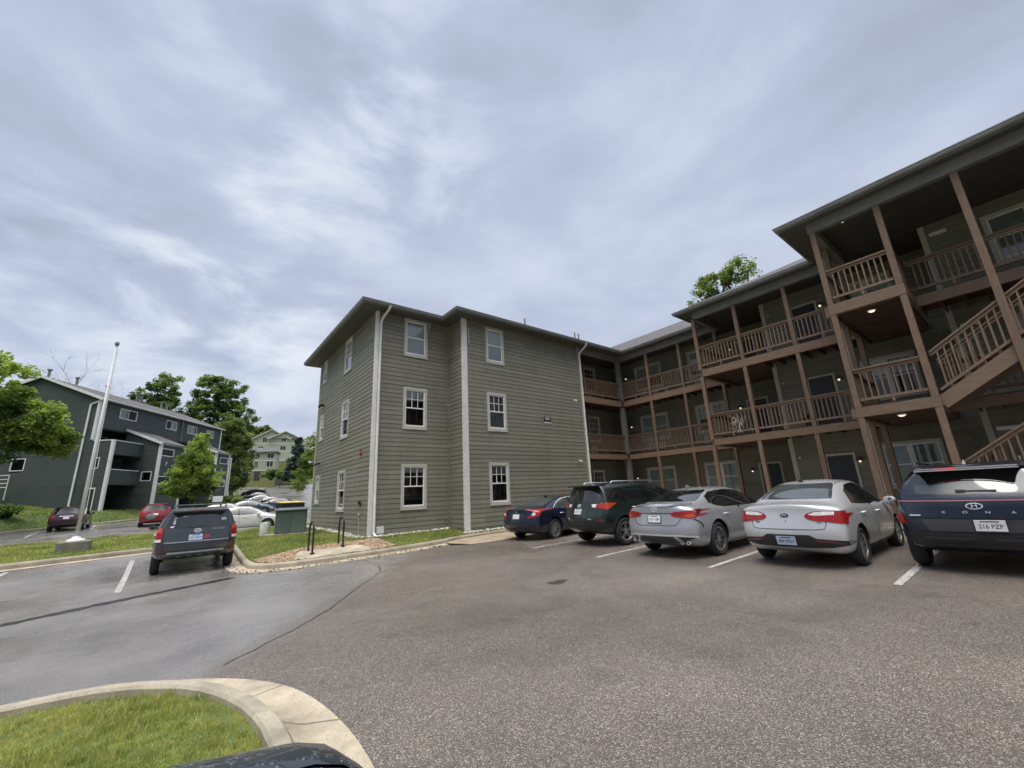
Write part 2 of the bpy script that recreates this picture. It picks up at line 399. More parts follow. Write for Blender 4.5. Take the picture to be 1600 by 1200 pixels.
# seams
def wiggle(mb, pts, w, dz, amp=.02, seed=1):
    rnd = random.Random(seed); P = []
    for a, b in zip(pts, pts[1:]):
        a, b = Vector(a), Vector(b); n = max(2, int((b-a).length/.12))
        for i in range(n): P.append(a+(b-a)*(i/n))
    P.append(Vector(pts[-1])); V = []
    for i, p in enumerate(P):
        d = (P[min(i+1, len(P)-1)]-P[max(i-1, 0)]).normalized(); s = Vector((-d.y, d.x)); off = rnd.uniform(-amp, amp); ww = w*rnd.uniform(.55, 1.3)
        for k in (-1, 1):
            q = p+s*(off+k*ww/2); V.append((q.x, q.y, drop(q.x, q.y)+dz))
    mb.add(V, [(2*i, 2*i+1, 2*i+3, 2*i+2) for i in range(len(P)-1)])
mb = MB(); wiggle(mb, [(.62,5.95),(1.47,6.73),(2.1,7.45),(2.67,8.3),(3.3,9.2),(3.94,10.07),(4.3,11.2),(4.4,12.6)], .019, .005, .018, 3)
tag(mb.build('pavement_crack', M_SEAL), kind='structure')
mb = MB(); wiggle(mb, [(-7,8.3),(-4.2,9.9),(-2.02,11.27),(-.69,12.04),(.5,12.55),(1.35,12.95)], .26, .007, .012, 5)
tag(mb.build('sealed_seam', M_SEAL), kind='structure')
mb = MB()
def blob(mb, c, r, seed, dz=.005, n=26, e=1.0):
    rd = random.Random(seed); V = [(c[0], c[1], drop(*c)+dz)]
    ph = [rd.uniform(0, 6.3) for _ in range(4)]
    for i in range(n):
        a = 2*PI*i/n; q = r*(1+.18*math.sin(2*a+ph[0])+.12*math.sin(3*a+ph[1])+.08*math.sin(5*a+ph[2])); x, y = c[0]+q*math.cos(a)*e, c[1]+q*math.sin(a); V.append((x, y, drop(x, y)+dz))
    mb.add(V, [(0, i+1, (i+1)%n+1) for i in range(n)])
blob(mb, (5.5,5.83), .15, 4, e=1.2)
tag(mb.build('asphalt_patch', mat('tar_patch', (.045,.040,.036), .5, noise=(9,.5), bump=(60,.8))), kind='structure')

# kerbs ---------------------------------------------------------------
def smooth_path(pts, closed=True, it=2):
    for _ in range(it):
        o = []; n = len(pts)
        for i in range(n if closed else n-1):
            a, b = pts[i], pts[(i+1)%n]
            o += [(a[0]*.75+b[0]*.25, a[1]*.75+b[1]*.25), (a[0]*.25+b[0]*.75, a[1]*.25+b[1]*.75)]
        if not closed: o = [pts[0]]+o+[pts[-1]]
        pts = o
    return pts
def offset_path(pts, d, closed=True):
    """move to the left of the direction of travel by d"""
    n = len(pts); out = []
    for i in range(n):
        a = Vector(pts[(i-1)%n] if closed or i else pts[0]); b = Vector(pts[(i+1)%n] if closed or i < n-1 else pts[-1]); t = (b-a).normalized()
        out.append((pts[i][0]-t.y*d, pts[i][1]+t.x*d))
    return out
def kerb_ring(name, outer, w=.16, h=.15, closed=True, m=None, zf=None, gutter=0., joints=0):
    """profile swept round an island whose outline is outer, anticlockwise; the lawn lies to the left"""
    zf = zf or (lambda x, y: drop(x, y)); inner = offset_path(outer, w, closed); mb = MB(); n = len(outer)
    o2 = offset_path(outer, .03, closed); i2 = offset_path(outer, w-.02, closed)
    V = []
    for k in range(n):
        x, y = outer[k]; z = zf(x, y)
        V += [(x, y, z-.12), (x, y, z+h*.72), (o2[k][0], o2[k][1], z+h), (i2[k][0], i2[k][1], z+h+.004), (inner[k][0], inner[k][1], z+h-.02), (inner[k][0], inner[k][1], z-.12)]
    F = []
    for k in range(n if closed else n-1):
        a, b = k*6, ((k+1)%n)*6
        F += [(a+j, b+j, b+j+1, a+j+1) for j in range(5)]
    mb.add(V, F)
    o = mb.build(name, m or M_CONC, smooth=False)
    if gutter:
        g = offset_path(outer, -gutter, closed); mg = MB(); V = []
        for k in range(n):
            V += [(outer[k][0], outer[k][1], zf(*outer[k])+.014), (g[k][0], g[k][1], zf(*g[k])+.010)]
        mg.add(V, [(2*k, 2*k+1, (2*((k+1)%n))+1, 2*((k+1)%n)) for k in range(n if closed else n-1)])
        tag(mg.build('gutter_pan', M_CONC2), kind='structure')
    return inner
def seams(mb, path, inner_off, outer_off, every, h, closed, dz=.0):
    acc = 0
    n = len(path)
    for k in range(n-1):
        a, b = Vector(path[k]), Vector(path[k+1]); l = (b-a).length; acc += l
        if acc > every:
            acc = 0; t = (b-a).normalized(); s = Vector((-t.y, t.x))
            yield a, t, s
def fill(name, outline, zf, m, step, far=None):
    return tag(sheet(name, outline, step, zf, m), kind='structure')

# island by the camera: concrete apron widening to the right
isl = [(-9,6.9),(-5,6.75),(-2.6,6.42),(-.95,5.96),(-.57,5.90),(-.14,5.74),(.32,5.32),(.56,4.92),(.73,4.42),(.81,3.95),(.82,3.43),(.78,3.0),(.60,2.60),(.25,2.55),(-.5,2.95),(-3,4.0),(-9,5.2)]
isl = list(reversed(isl))
isl = smooth_path(isl, True, 1)
inner0 = kerb_ring('island_kerb', isl, .15, .13)
tag(bpy.data.objects['island_kerb'], kind='structure')
ga = [(-9,7.3),(-5,7.1),(-2.6,6.75),(-1.0,6.32),(-.6,6.29),(-.15,6.13),(.5,5.62),(.92,5.06),(1.13,4.47),(1.21,3.66),(1.18,3.0),(1.1,2.5),(.9,2.1)]
gb = [(-9,6.9),(-5,6.75),(-2.6,6.42),(-.95,5.96),(-.57,5.90),(-.14,5.74),(.32,5.32),(.56,4.92),(.73,4.42),(.81,3.95),(.82,3.43),(.78,3.0),(.60,2.60)]
ga = smooth_path(ga, False, 2); gb = smooth_path(gb, False, 2)
mb = MB(); V = []
for (ax, ay), (bx, by) in zip(ga, gb):
    dx, dy = ax-bx, ay-by; l = math.hypot(dx, dy); bx -= dx/l*.02; by -= dy/l*.02
    V += [(ax, ay, drop(ax, ay)+.006), (bx*.6+ax*.4, by*.6+ay*.4, drop(bx, by)+.010), (bx, by, drop(bx, by)+.05)]
mb.add(V, [(3*i+j, 3*i+3+j, 3*i+4+j, 3*i+1+j) for i in range(len(ga)-1) for j in (0, 1)])
tag(mb.build('concrete_apron', M_CONC2, smooth=True), kind='structure')
mb = MB()
for i in (15, 24, 31, 37):
    a, b = Vector(ga[i]), Vector(gb[i]); b = b+(b-a).normalized()*.0
    V = []; t = Vector((-(b-a).y, (b-a).x)).normalized()*.0035
    for s in np.linspace(0, 1, 9):
        p = a+(b-a)*s; z = drop(p.x, p.y)+(.010 if s < .6 else .010+(s-.6)/.4*.043)
        V += [(p.x-t.x, p.y-t.y, z+.002), (p.x+t.x, p.y+t.y, z+.002)]
    mb.add(V, [(2*k, 2*k+1, 2*k+3, 2*k+2) for k in range(8)])
    continue
    d = (b-a).normalized(); p, q = b-d*.003+d*.03, b+d*.15; z = drop(b.x, b.y)+.132
    mb.add([(p.x-t.x,p.y-t.y,z+.004),(p.x+t.x,p.y+t.y,z+.004),(q.x+t.x,q.y+t.y,z+.007),(q.x-t.x,q.y-t.y,z+.007)], [(0,1,2,3)])
tag(mb.build('apron_joints', M_SEAL), kind='structure')
zi0 = lambda x, y: drop(x, y)+.055+.02*math.sin(2.1*x)*math.sin(1.7*y)
fill('island_soil', inner0, zi0, M_SOIL, .35)

# island of the olive building: corner by the bike hoops, then along the front
isl1 = [(1.90,30),(1.90,24),(1.88,20.5),(1.83,17.5),(1.76,14.6),(1.86,13.75),(2.5,13.25),(3.4,13.14),(4.8,13.16),(6.1,13.22),(7.3,13.40),(8.4,13.9),(9.6,14.05),(11.5,14.05),(11.9,14.3),(11.9,15.4),(16.2,16.2),(16.2,26.5),(9,30)]
isl1s = []
for p in isl1: isl1s.append(p)
isl1s = smooth_path(isl1s, True, 2)
inner1 = kerb_ring('building_kerb', isl1s, .16, .15)
tag(bpy.data.objects['building_kerb'], kind='structure')
def gz1(x, y):
    """lawn rising from the kerb to the foot of the olive building"""
    d = min(math.hypot(x-p[0], y-p[1]) for p in inner1)
    return max(drop(x, y), -.08)+.115+min(.21, max(0, d-.05)*.16)
fill('building_lawn_soil', inner1, gz1, M_SOIL, .4)
# gutter along that kerb and the sloping concrete pad at its end
mb = MB(); P = smooth_path([(1.88,21.4),(1.83,17.5),(1.76,14.6),(1.86,13.75),(2.5,13.25),(3.4,13.14),(4.8,13.16),(6.1,13.22),(7.3,13.40),(8.4,13.9)], False, 2)
G = offset_path(P, -.42, False); V = []
for p, g in zip(P, G): V += [(p[0], p[1], drop(*p)+.02), (g[0], g[1], drop(*g)+.006)]
mb.add(V, [(2*i, 2*i+1, 2*i+3, 2*i+2) for i in range(len(P)-1)])
tag(mb.build('gutter_pan', M_CONC2), kind='structure')
mb = MB(); pad = [(7.4,12.98),(7.85,12.30),(9.3,12.15),(11.9,12.15),(11.9,14.02),(9.6,14.02),(8.4,13.87),(7.5,13.42)]
mb.poly([(x, y, drop(x, y)+(.012 if y < 12.9 else .06)) for x, y in pad]); tag(mb.build('concrete_pad', mat('tan_concrete', (.40,.31,.22), .8, noise=(2.3,.3), bump=(50,.25), speck=(110,(.22,.17,.12),.9))), kind='structure')

# grass strip with the flagpole
isl2 = [(1.6,22.4),(-1.0,21.5),(-3.9,20.2),(-7,19.1),(-14,17.6),(-34,15.5),(-34,23),(-14,28),(-7,31.6),(-1.0,33.2),(.9,33.6),(1.6,32)]
isl2 = smooth_path(list(reversed(isl2)), True, 2)
inner2 = kerb_ring('strip_kerb', isl2, .17, .17, gutter=.45)
tag(bpy.data.objects['strip_kerb'], kind='structure')
def gz2(x, y):
    d = min(math.hypot(x-p[0], y-p[1]) for p in inner2)
    return drop(x, y)+.14+min(.06, d*.05)
fill('strip_soil', inner2, gz2, M_SOIL, .8)
# kerb at the foot of the green block's lawn
P = [UV(u, -3.35) for u in np.linspace(-30, 21, 60)]
kerb_ring('lower_lot_kerb', P, .17, .15, closed=False, zf=Z)
tag(bpy.data.objects['lower_lot_kerb'], kind='structure')

# blades --------------------------------------------------------------
M_BLADE = leaf_mat('grass_blade', (.085,.155,.016), (.56,.53,.16), .3)
def in_poly(x, y, poly):
    c = False; n = len(poly); j = n-1
    for i in range(n):
        xi, yi = poly[i]; xj, yj = poly[j]
        if (yi > y) != (yj > y) and x < (xj-xi)*(y-yi)/(yj-yi)+xi: c = not c
        j = i
    return c
def blades(name, poly, count, h, w, zf, accept=None, m=None, seed=1, tint=(0, 1), box=None, clump=0):
    rd = np.random.RandomState(seed); xs = [p[0] for p in poly]; ys = [p[1] for p in poly]
    bx = box or (min(xs), max(xs), min(ys), max(ys))
    Vs, T = [], []; k = 0; tries = 0
    while k < count and tries < count*8:
        tries += 1
        if clump and k % clump:
            x, y = ccx+rd.normal(0, .020), ccy+rd.normal(0, .020)
        else:
            x, y = rd.uniform(bx[0], bx[1]), rd.uniform(bx[2], bx[3]); ccx, ccy, ct, chh = x, y, rd.normal(0, .22), rd.uniform(.6, 1.45)
        if not in_poly(x, y, poly) or (accept and not accept(x, y)): continue
        z = zf(x, y)-.004; a = rd.uniform(0, 6.283); hh = h*rd.uniform(.45, 1.15)*(1+.35*math.sin(3.1*x+1)*math.sin(2.7*y)); ww = w*rd.uniform(.6, 1.2); le = rd.uniform(.25, 1.0)*hh; la = rd.uniform(0, 6.283)
        if clump: la = math.atan2(y-ccy, x-ccx)+rd.normal(0, .5); hh *= chh
        dx, dy = math.cos(a)*ww, math.sin(a)*ww; ex, ey = math.cos(la)*le, math.sin(la)*le
        Vs += [(x-dx, y-dy, z), (x+dx, y+dy, z), (x+dx*.7+ex*.4, y+dy*.7+ey*.4, z+hh*.62), (x-dx*.7+ex*.4, y-dy*.7+ey*.4, z+hh*.62), (x+ex, y+ey, z+hh)]
        pt = .5+.32*math.sin(1.9*x+.6*y)*math.sin(1.3*y-.5*x)
        t = min(1, max(0, pt+(ct+rd.normal(0, .12) if clump else rd.normal(0, .22)))); t = tint[0]+(tint[1]-tint[0])*t; T += [t, t]; k += 1
    me = bpy.data.meshes.new(name); n = len(Vs)//5
    F = []
    for i in range(n): b = i*5; F += [(b, b+1, b+2, b+3), (b+3, b+2, b+4)]
    me.from_pydata(Vs, [], F); at = me.attributes.new('tint', 'FLOAT', 'FACE'); at.data.foreach_set('value', T)
    me.materials.append(m or M_BLADE); o = bpy.data.objects.new(name, me); COL.objects.link(o)
    return tag(o, kind='stuff')
_i0 = [Vector(p) for p in inner0]
def edge_ok(x, y):
    d = min((Vector((x, y))-p).length for p in _i0); return d > .16 or random.random() < d*4.5
o = blades('grass', inner0, 68000, .046, .0024, zi0, edge_ok, clump=14, box=(-3.2, .8, 2.6, 6.4), seed=2, tint=(.05, 1)); tag(o, 'short yellow green lawn on the kerbed island nearest the camera', 'lawn')
hoop_zone = lambda x, y: not (x < 6.6 and y < 15.2+.12*(x-2) and x > 2.0 and y-13.3 < 1.95+.0*x) and not (5.55 < x < 16.6 and y > 15.85)
mulch_poly = [(2.02,15.0),(2.04,14.2),(2.35,13.62),(3.4,13.40),(4.6,13.42),(5.6,13.50),(5.85,13.62),(5.70,14.3),(5.65,15.2),(5.0,15.0),(3.9,14.9),(2.9,14.9)]
not_mulch = lambda x, y: not in_poly(x, y, mulch_poly) and not (5.60 < x < 16.7 and y > 15.80) and not (9.0 < x and y > 14.55) and not (x > 13)
o = blades('grass', inner1, 26000, .07, .007, gz1, not_mulch, seed=3, tint=(0, .8), box=(1.9, 13, 13.2, 26)); tag(o, 'green lawn around the corner of the olive three storey building', 'lawn')
o = blades('grass', inner2, 24000, .085, .013, gz2, seed=4, tint=(.05, .85), box=(-9.5, 1.7, 19.5, 36)); tag(o, 'long green grass strip around the foot of the flagpole', 'lawn')
pl = [UV(-14,-3.2), UV(20,-3.2), UV(20,-.4), UV(14,-.2), UV(-.4,-.2), UV(-.6,6), UV(-14,7)]
o = blades('grass', pl, 16000, .11, .03, Z, seed=5, tint=(0, .6)); tag(o, 'green lawn sloping up to the dark green apartment block', 'lawn')
# mulch chips and the hoop pad, pale stones along the foot of the wall
fill('mulch_bed', mulch_poly, lambda x, y: gz1(x, y)+.012, M_MULCHB, .25)
def chips(name, pts, size, m, seed, zf):
    rd = np.random.RandomState(seed); V, F, T = [], [], []
    for (x, y) in pts:
        s = size*rd.uniform(.5, 1.3); a = rd.uniform(0, 6.3); t = rd.uniform(-.7, .7); z = zf(x, y)+s*.3
        ux = Vector((math.cos(a), math.sin(a), rd.uniform(-.4, .4))).normalized(); uy = ux.cross(Vector((math.sin(t), math.cos(t), 1))).normalized(); uz = ux.cross(uy); b = len(V)
        hx, hy, hz = s, s*rd.uniform(.35, .8), s*rd.uniform(.15, .5); c = Vector((x, y, z))
        for k in (-1, 1):
            for i, j in ((-1,-1),(1,-1),(1,1),(-1,1)): V.append(tuple(c+ux*(i*hx)*(1-.25*(k > 0))+uy*(j*hy)*(1-.25*(k > 0))+uz*(k*hz)))
        F += [(b,b+3,b+2,b+1),(b+4,b+5,b+6,b+7),(b,b+1,b+5,b+4),(b+1,b+2,b+6,b+5),(b+2,b+3,b+7,b+6),(b+3,b,b+4,b+7)]; T += [rd.uniform(0, 1)]*6
    me = bpy.data.meshes.new(name); me.from_pydata(V, [], F); at = me.attributes.new('tint', 'FLOAT', 'FACE'); at.data.foreach_set('value', T); me.materials.append(m)
    o = bpy.data.objects.new(name, me); COL.objects.link(o); return tag(o, kind='stuff')
rd = random.Random(11); pts = []
while len(pts) < 7500:
    x, y = rd.uniform(2.0, 6.1), rd.uniform(13.4, 15.9)
    if in_poly(x, y, mulch_poly) and not (2.9 < x < 5.0 and 13.3 < y < 14.35): pts.append((x, y))
M_CHIP = leaf_mat('bark_chip', (.22,.12,.062), (.74,.58,.41), 0.)
o = chips('mulch', pts, .021, M_CHIP, 3, lambda x, y: gz1(x, y)+.012); tag(o, 'reddish brown bark mulch behind the kerb by the bike hoops', 'mulch')
padp = [(2.95,13.42),(4.9,13.42),(5.05,13.75),(4.75,14.3),(3.1,14.32),(2.85,13.9)]
fill('hoop_pad', padp, lambda x, y: gz1(x, y)+.028, M_CONC2, .4)
pts = [(5.62-rd.uniform(0,.28)**1.0, rd.uniform(15.9,24.4)) for _ in range(900)]+[(rd.uniform(5.6,9.0), 15.84-rd.uniform(0,.22)) for _ in range(420)]+[(rd.uniform(9.0,16.3), 14.62-rd.uniform(0,.20)) for _ in range(800)]
rd = random.Random(21); dp = []
for a, b in zip(P, P[1:]): pass
for q in smooth_path([(1.55,20.5),(1.50,17.5),(1.45,14.6),(1.6,13.45),(2.4,12.95),(3.4,12.86),(4.8,12.90),(6.1,12.95),(7.0,13.05)], False, 3):
    for _ in range(3): dp.append((q[0]+rd.gauss(0,.13), q[1]+rd.gauss(0,.10)))
M_LITT = leaf_mat('dead_leaf', (.035,.024,.014), (.20,.12,.06), 0.)
tag(chips('leaf_litter', dp, .020, M_LITT, 9, lambda x, y: drop(x, y)+.012), 'scattered dead leaves and grit in the gutter by the bark bed', 'litter')
M_STONE = leaf_mat('pale_stone', (.30,.27,.21), (.82,.80,.72), 0.)
o = chips('edging_stones', pts, .058, M_STONE, 4, lambda x, y: gz1(x, y)-.005); tag(o, 'pale crushed stone along the foot of the olive siding', 'gravel')
# ------------------------------------------------------------------ the olive building with the galleries
M_SIDE = siding_mat('olive_siding', (.218,.213,.168), .183)
M_TRIM = mat('taupe_trim', (.52,.495,.44), .6, noise=(3,.12), bump=(40,.08))
M_WHITE = mat('white_vinyl', (.84,.83,.81), .45, noise=(2,.06))
M_DSP = mat('downspout_metal', (.74,.725,.70), .4, noise=(1.5,.12))
M_GUT = mat('gutter_metal', (.21,.215,.21), .38, noise=(1.5,.18))
M_FRIEZE = mat('frieze_board', (.165,.165,.15), .6, noise=(2,.15))
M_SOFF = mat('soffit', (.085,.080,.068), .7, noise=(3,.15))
M_SHIN = mat('asphalt_shingle', (.105,.10,.105), .9, noise=(2.2,.3), bump=(55,.7), speck=(34,(.19,.18,.19),.72))
M_WOOD = mat('stained_wood', (.178,.116,.075), .65, objvar=.16, noise=(5,.28), bump=(22,.3), stretch=(7,7,.7))
M_WOODH = mat('stained_wood_beam', (.188,.123,.080), .65, objvar=.13, noise=(4,.25), bump=(16,.25), stretch=(5,.8,9))
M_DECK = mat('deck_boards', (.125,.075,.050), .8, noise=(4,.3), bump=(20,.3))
M_BLIND = mat('window_blind', (.86,.87,.85), .7, noise=(1.2,.08))
M_DARKB = mat('drawn_shade', (.42,.44,.41), .7, noise=(2,.2))
M_SAGEB = mat('sage_shade', (.62,.66,.60), .7, noise=(2,.15))
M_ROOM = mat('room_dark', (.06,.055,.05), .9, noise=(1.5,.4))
M_PANE = glass_mat('window_glass', (.80,.86,.85), .05)
M_DOOR = mat('door_paint', (.032,.034,.050), .45, noise=(2,.15))
M_FOUND = mat('foundation', (.20,.19,.16), .85, noise=(2,.3), bump=(30,.3))
M_BLACK = mat('black_metal', (.018,.018,.02), .4, noise=(6,.3))
M_LAMP = mat('lit_lamp', (.9,.8,.6), .4, emis=((1,.88,.70), 1.0))
M_BRASS = mat('lamp_body', (.20,.18,.13), .5, metal=.3, noise=(8,.2))
M_RED = mat('alarm_red', (.45,.03,.025), .4, noise=(5,.1))

BASE = (16.6, 15.0, .2)
B = empty('apartment_building', BASE, 0, 'olive clapboard three storey building with brown timber galleries and outside stairs', 'building')
bw = lambda mb, name, m, **k: mb.build(name, m, world=B, **k)

def frame(p0, p1):
    d = Vector((p1[0]-p0[0], p1[1]-p0[1])); l = d.length; d.normalize()
    return ((p0[0], p0[1]), (d.x, d.y), (d.y, -d.x)), l      # outward normal to the right of travel
def siding_wall(F, L, z0, z1, holes, m, parent_world, exp=.183, proud=.012, name='wall', groove=.014):
    mb = MB(); cuts = {z0, z1}; z = math.floor(z0/exp)*exp
    rows = []
    while z < z1:
        a, b = max(z, z0), min(z+exp, z1)
        zs = sorted({a, b} | {q for h in holes for q in h[2:4] if a < q < b})
        for p, q in zip(zs, zs[1:]): rows.append((z, p, q))
        z += exp
    for zr, p, q in rows:
        iv = [(0., L)]
        for u0, u1, a, b in holes:
            if a < q-1e-4 and b > p+1e-4:
                nv = []
                for s, e in iv:
                    if u0 > s: nv.append((s, min(e, u0)))
                    if u1 < e: nv.append((max(s, u1), e))
                iv = [t for t in nv if t[1]-t[0] > .004]
        op = proud*(1-(p-zr)/exp)+.002; oq = proud*(1-(q-zr)/exp)+.002
        P, d, n = F
        for s, e in iv:
            pt = lambda u, o, zz: (P[0]+d[0]*u+n[0]*o, P[1]+d[1]*u+n[1]*o, zz)
            if groove and abs(p-zr) < 1e-5 and q-p > .05:
                g = p+groove
                mb.add([pt(s, -.016, p-.002), pt(e, -.016, p-.002), pt(e, -.016, g), pt(s, -.016, g), pt(e, op, g), pt(s, op, g), pt(e, oq, q), pt(s, oq, q)], [(0, 1, 2, 3), (3, 2, 4, 5), (5, 4, 6, 7)])
            else:
                V = [pt(s, op, p), pt(e, op, p), pt(e, oq, q), pt(s, oq, q), pt(s, 0, p), pt(e, 0, p)]
                mb.add(V, [(0, 1, 2, 3), (4, 5, 1, 0)] if abs(p-zr) < 1e-5 else [(0, 1, 2, 3)])
    return mb.build(name, m, world=parent_world, recalc=False)

def window(F, u0, u1, z0, z1, root, grid='upper', blind=1.0, trim=M_TRIM, tw=.10, twin=False, up=None, shade=None, lower=True):
    """double hung window in a cased opening; u/z bounds are those of the casing. Returns the hole in the siding."""
    a0, a1, b0, b1 = u0+tw, u1-tw, z0+tw, z1-tw
    mb = MB()
    mb.fbox(F, u0, u1, -.03, .034, z0, b0); mb.fbox(F, u0, u1, -.03, .036, b1, z1); mb.fbox(F, u0, a0, -.03, .034, b0, b1); mb.fbox(F, a1, u1, -.03, .034, b0, b1)
    mb.fbox(F, u0-.02, u1+.02, .0, .05, z0-.035, z0-.002)
    w = mb.build('window', trim, world=root)
    lights = [(a0, a1)] if not twin else [(a0, (a0+a1)/2-.035), ((a0+a1)/2+.035, a1)]
    sash, pane, bl = MB(), MB(), MB()
    if twin: sash.fbox(F, (a0+a1)/2-.035, (a0+a1)/2+.035, -.05, .012, b0, b1)
    for c0, c1 in lights:
        s = .045; mid = (b0+b1)/2
        sash.fbox(F, c0, c1, -.06, .004, b0, b0+s*1.3); sash.fbox(F, c0, c1, -.06, .006, b1-s, b1)
        sash.fbox(F, c0, c0+s, -.06, .005, b0+s*1.3, b1-s); sash.fbox(F, c1-s, c1, -.06, .005, b0+s*1.3, b1-s)
        sash.fbox(F, c0+s, c1-s, -.055, .008, mid-.024, mid+.024)
        if grid:
            g = .011
            for k in (1, 2):
                x = c0+s+(c1-c0-2*s)*k/3; sash.fbox(F, x-g, x+g, -.040, -.012, mid+.024, b1-s)
            zz = (mid+.024+b1-s)/2; sash.fbox(F, c0+s, c1-s, -.039, -.013, zz-g, zz+g)
        pane.fquad(F, c0+s, c1-s, -.030, mid+.024, b1-s); pane.fquad(F, c0+s, c1-s, -.034, b0+s*1.3, mid-.024)
        if blind > 0:
            hb = (b1-b0)*blind; zz = b1-.01
            P, d, n = F
            nsl = max(2, int(hb/.055))
            for k in range(nsl):
                zt = zz-k*.055
                bl.add([(P[0]+d[0]*u+n[0]*o, P[1]+d[1]*u+n[1]*o, q) for u, o, q in ((c0+.03,-.082,zt),(c1-.03,-.082,zt),(c1-.03,-.070,zt-.056),(c0+.03,-.070,zt-.056))], [(0,1,2,3)])
    for mbx, nm, mm in ((sash, 'sash', M_WHITE), (pane, 'pane', M_PANE), (bl, 'blind', shade or M_BLIND)):
        if mbx.v:
            o = mbx.build(nm, mm, recalc=False if nm != 'sash' else True); o.parent = w
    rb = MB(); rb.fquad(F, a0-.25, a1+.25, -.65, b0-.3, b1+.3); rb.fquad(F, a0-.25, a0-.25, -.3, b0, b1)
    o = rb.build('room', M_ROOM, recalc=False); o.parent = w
    return (a0-.005, a1+.005, b0-.005, b1+.005)

def fdoor(F, u0, u1, z0, z1, root, m=M_DOOR, trim=M_TRIM, panels=True):
    mb = MB(); t = .085
    mb.fbox(F, u0, u0+t, -.03, .034, z0, z1-t); mb.fbox(F, u1-t, u1, -.03, .034, z0, z1-t); mb.fbox(F, u0, u1, -.03, .036, z1-t, z1)
    fr = mb.build('door_frame', trim, world=root)
    mb = MB(); a, b = u0+t, u1-t; mb.fbox(F, a, b, -.06, -.02, z0, z1-t)
    if panels:
        h = z1-t-z0; wd = b-a
        for k in (0, 1):
            x0 = a+wd*(.13+.40*k); x1 = x0+wd*.33
            for p, q in ((.08, .40), (.47, .88)):
                mb.fbox(F, x0, x1, -.0195, -.010, z0+h*p, z0+h*q)
    d = mb.build('door', m, world=root, bevel=.004)
    k = MB(); P, dd, n = F; u = b-.07; c = (P[0]+dd[0]*u+n[0]*.02, P[1]+dd[1]*u+n[1]*.02, z0+.95)
    k.tube([(c[0]-n[0]*.04, c[1]-n[1]*.04, c[2]), c, (c[0]+n[0]*.015, c[1]+n[1]*.015, c[2])], [.02,.03,.02], 8)
    o = k.build('door_knob', M_BRASS, smooth=True); o.parent = d
    return (u0+t-.002, u1-t+.002, z0, z1-t+.002)

def lamp(F, u, z, root, lit=True):
    P, d, n = F; c = lambda o, dz=0: (P[0]+d[0]*u+n[0]*o, P[1]+d[1]*u+n[1]*o, z+dz)
    mb = MB(); mb.fbox(F, u-.06, u+.06, .0, .03, z-.02, z+.2); mb.tube([c(.03,.16), c(.14,.18)], .015, 6)
    mb.lathe([(.02,.19),(.06,.17),(.115,.08),(.12,.05),(.105,.045),(.02,.10)], (*c(.15)[:2], z), n=14)
    o = mb.build('wall_lamp', M_BRASS, world=root, smooth=False)
    g = MB(); g.lathe([(.001,.085),(.034,.06),(.038,.02),(.022,-.005),(.001,-.012)], (*c(.15)[:2], z), n=10)
    q = g.build('bulb', M_LAMP, smooth=True); q.parent = o
ZT = 9.33
# floors at .40, 3.50, 6.60
FLO = (.40, 3.50, 6.60)
def wall(p0, p1, openings, z0=.32, z1=ZT, base=True):
    F, L = frame(p0, p1); holes = openings(F) if openings else []
    siding_wall(F, L, z0, z1, holes, M_SIDE, B)
    if base:
        mb = MB(); mb.fbox(F, 0, L, -.10, -.006, -.4, z0+.03); bw(mb, 'foundation', M_FOUND)
    return F, L
A0, A1 = (5.73, 24.6), (5.73, 15.95)
def op_left(F):
    h = []
    for k, zz in enumerate((1.24, 4.44, 7.60)):
        top = (2.98, 6.20, 9.30)[k]
        h.append(window(F, 24.6-20.12, 24.6-19.02, zz, top, B, blind=(.0,.55,.45)[k]))
        h.append(window(F, 24.6-24.0, 24.6-23.22, (1.60,4.83,8.03)[k], top, B, blind=(.3,.5,.8)[k]))
    return h
FL, LL = wall(A0, A1, op_left)
def op_fl(F):
    x = lambda a: a-5.73
    return [window(F, x(6.93), x(8.05), 1.22, 2.97, B, blind=.16), window(F, x(6.95), x(8.04), 4.42, 6.18, B, blind=.30), window(F, x(6.95), x(8.04), 7.58, 9.31, B, grid=None, blind=.98)]
FFL, LFL = wall(A1, (9.14,15.95), op_fl)
wall((9.14,15.95), (9.14,14.71), None)
def op_fr(F):
    x = lambda a: a-9.14
    return [window(F, x(10.34), x(11.41), 1.21, 2.95, B, blind=.30, shade=M_DARKB), window(F, x(10.34), x(11.41), 4.34, 6.06, B, blind=.98, shade=M_DARKB), window(F, x(10.36), x(11.40), 7.47, 9.20, B, grid=None, blind=.98)]
FFR, LFR = wall((9.14,14.71), (16.62,14.71), op_fr)
wall((16.62,14.71), (16.62,16.5), None)
def op_rec(F):
    x = lambda a: a-16.62
    return [window(F, x(18.98), x(20.05), f+.86, f+2.36+(.0 if k == 0 else .14), B, blind=.0 if k != 1 else .95, shade=M_DARKB) for k, f in enumerate(FLO)]
FRE, LRE = wall((16.62,16.5), (21.9,16.5), op_rec)
def op_s1(F):
    y = lambda a: 16.5-a; h = []
    for k, f in enumerate(FLO):
        h.append(window(F, y(14.84), y(12.95), f+.78, f+2.34, B, grid=None, twin=True, blind=.96 if k < 2 else .5, shade=M_SAGEB))
        h.append(window(F, y(11.28), y(9.50), f+.78, f+2.34, B, grid='upper' if k == 1 else None, twin=True, blind=.96 if k == 0 else .45, shade=M_SAGEB))
        h.append(fdoor(F, y(8.60), y(7.60), f+.02, f+2.10, B))
    return h
FS1, LS1 = wall((21.9,16.5), (21.9,6.4), op_s1)
wall((21.9,6.4), (19.7,6.4), None)
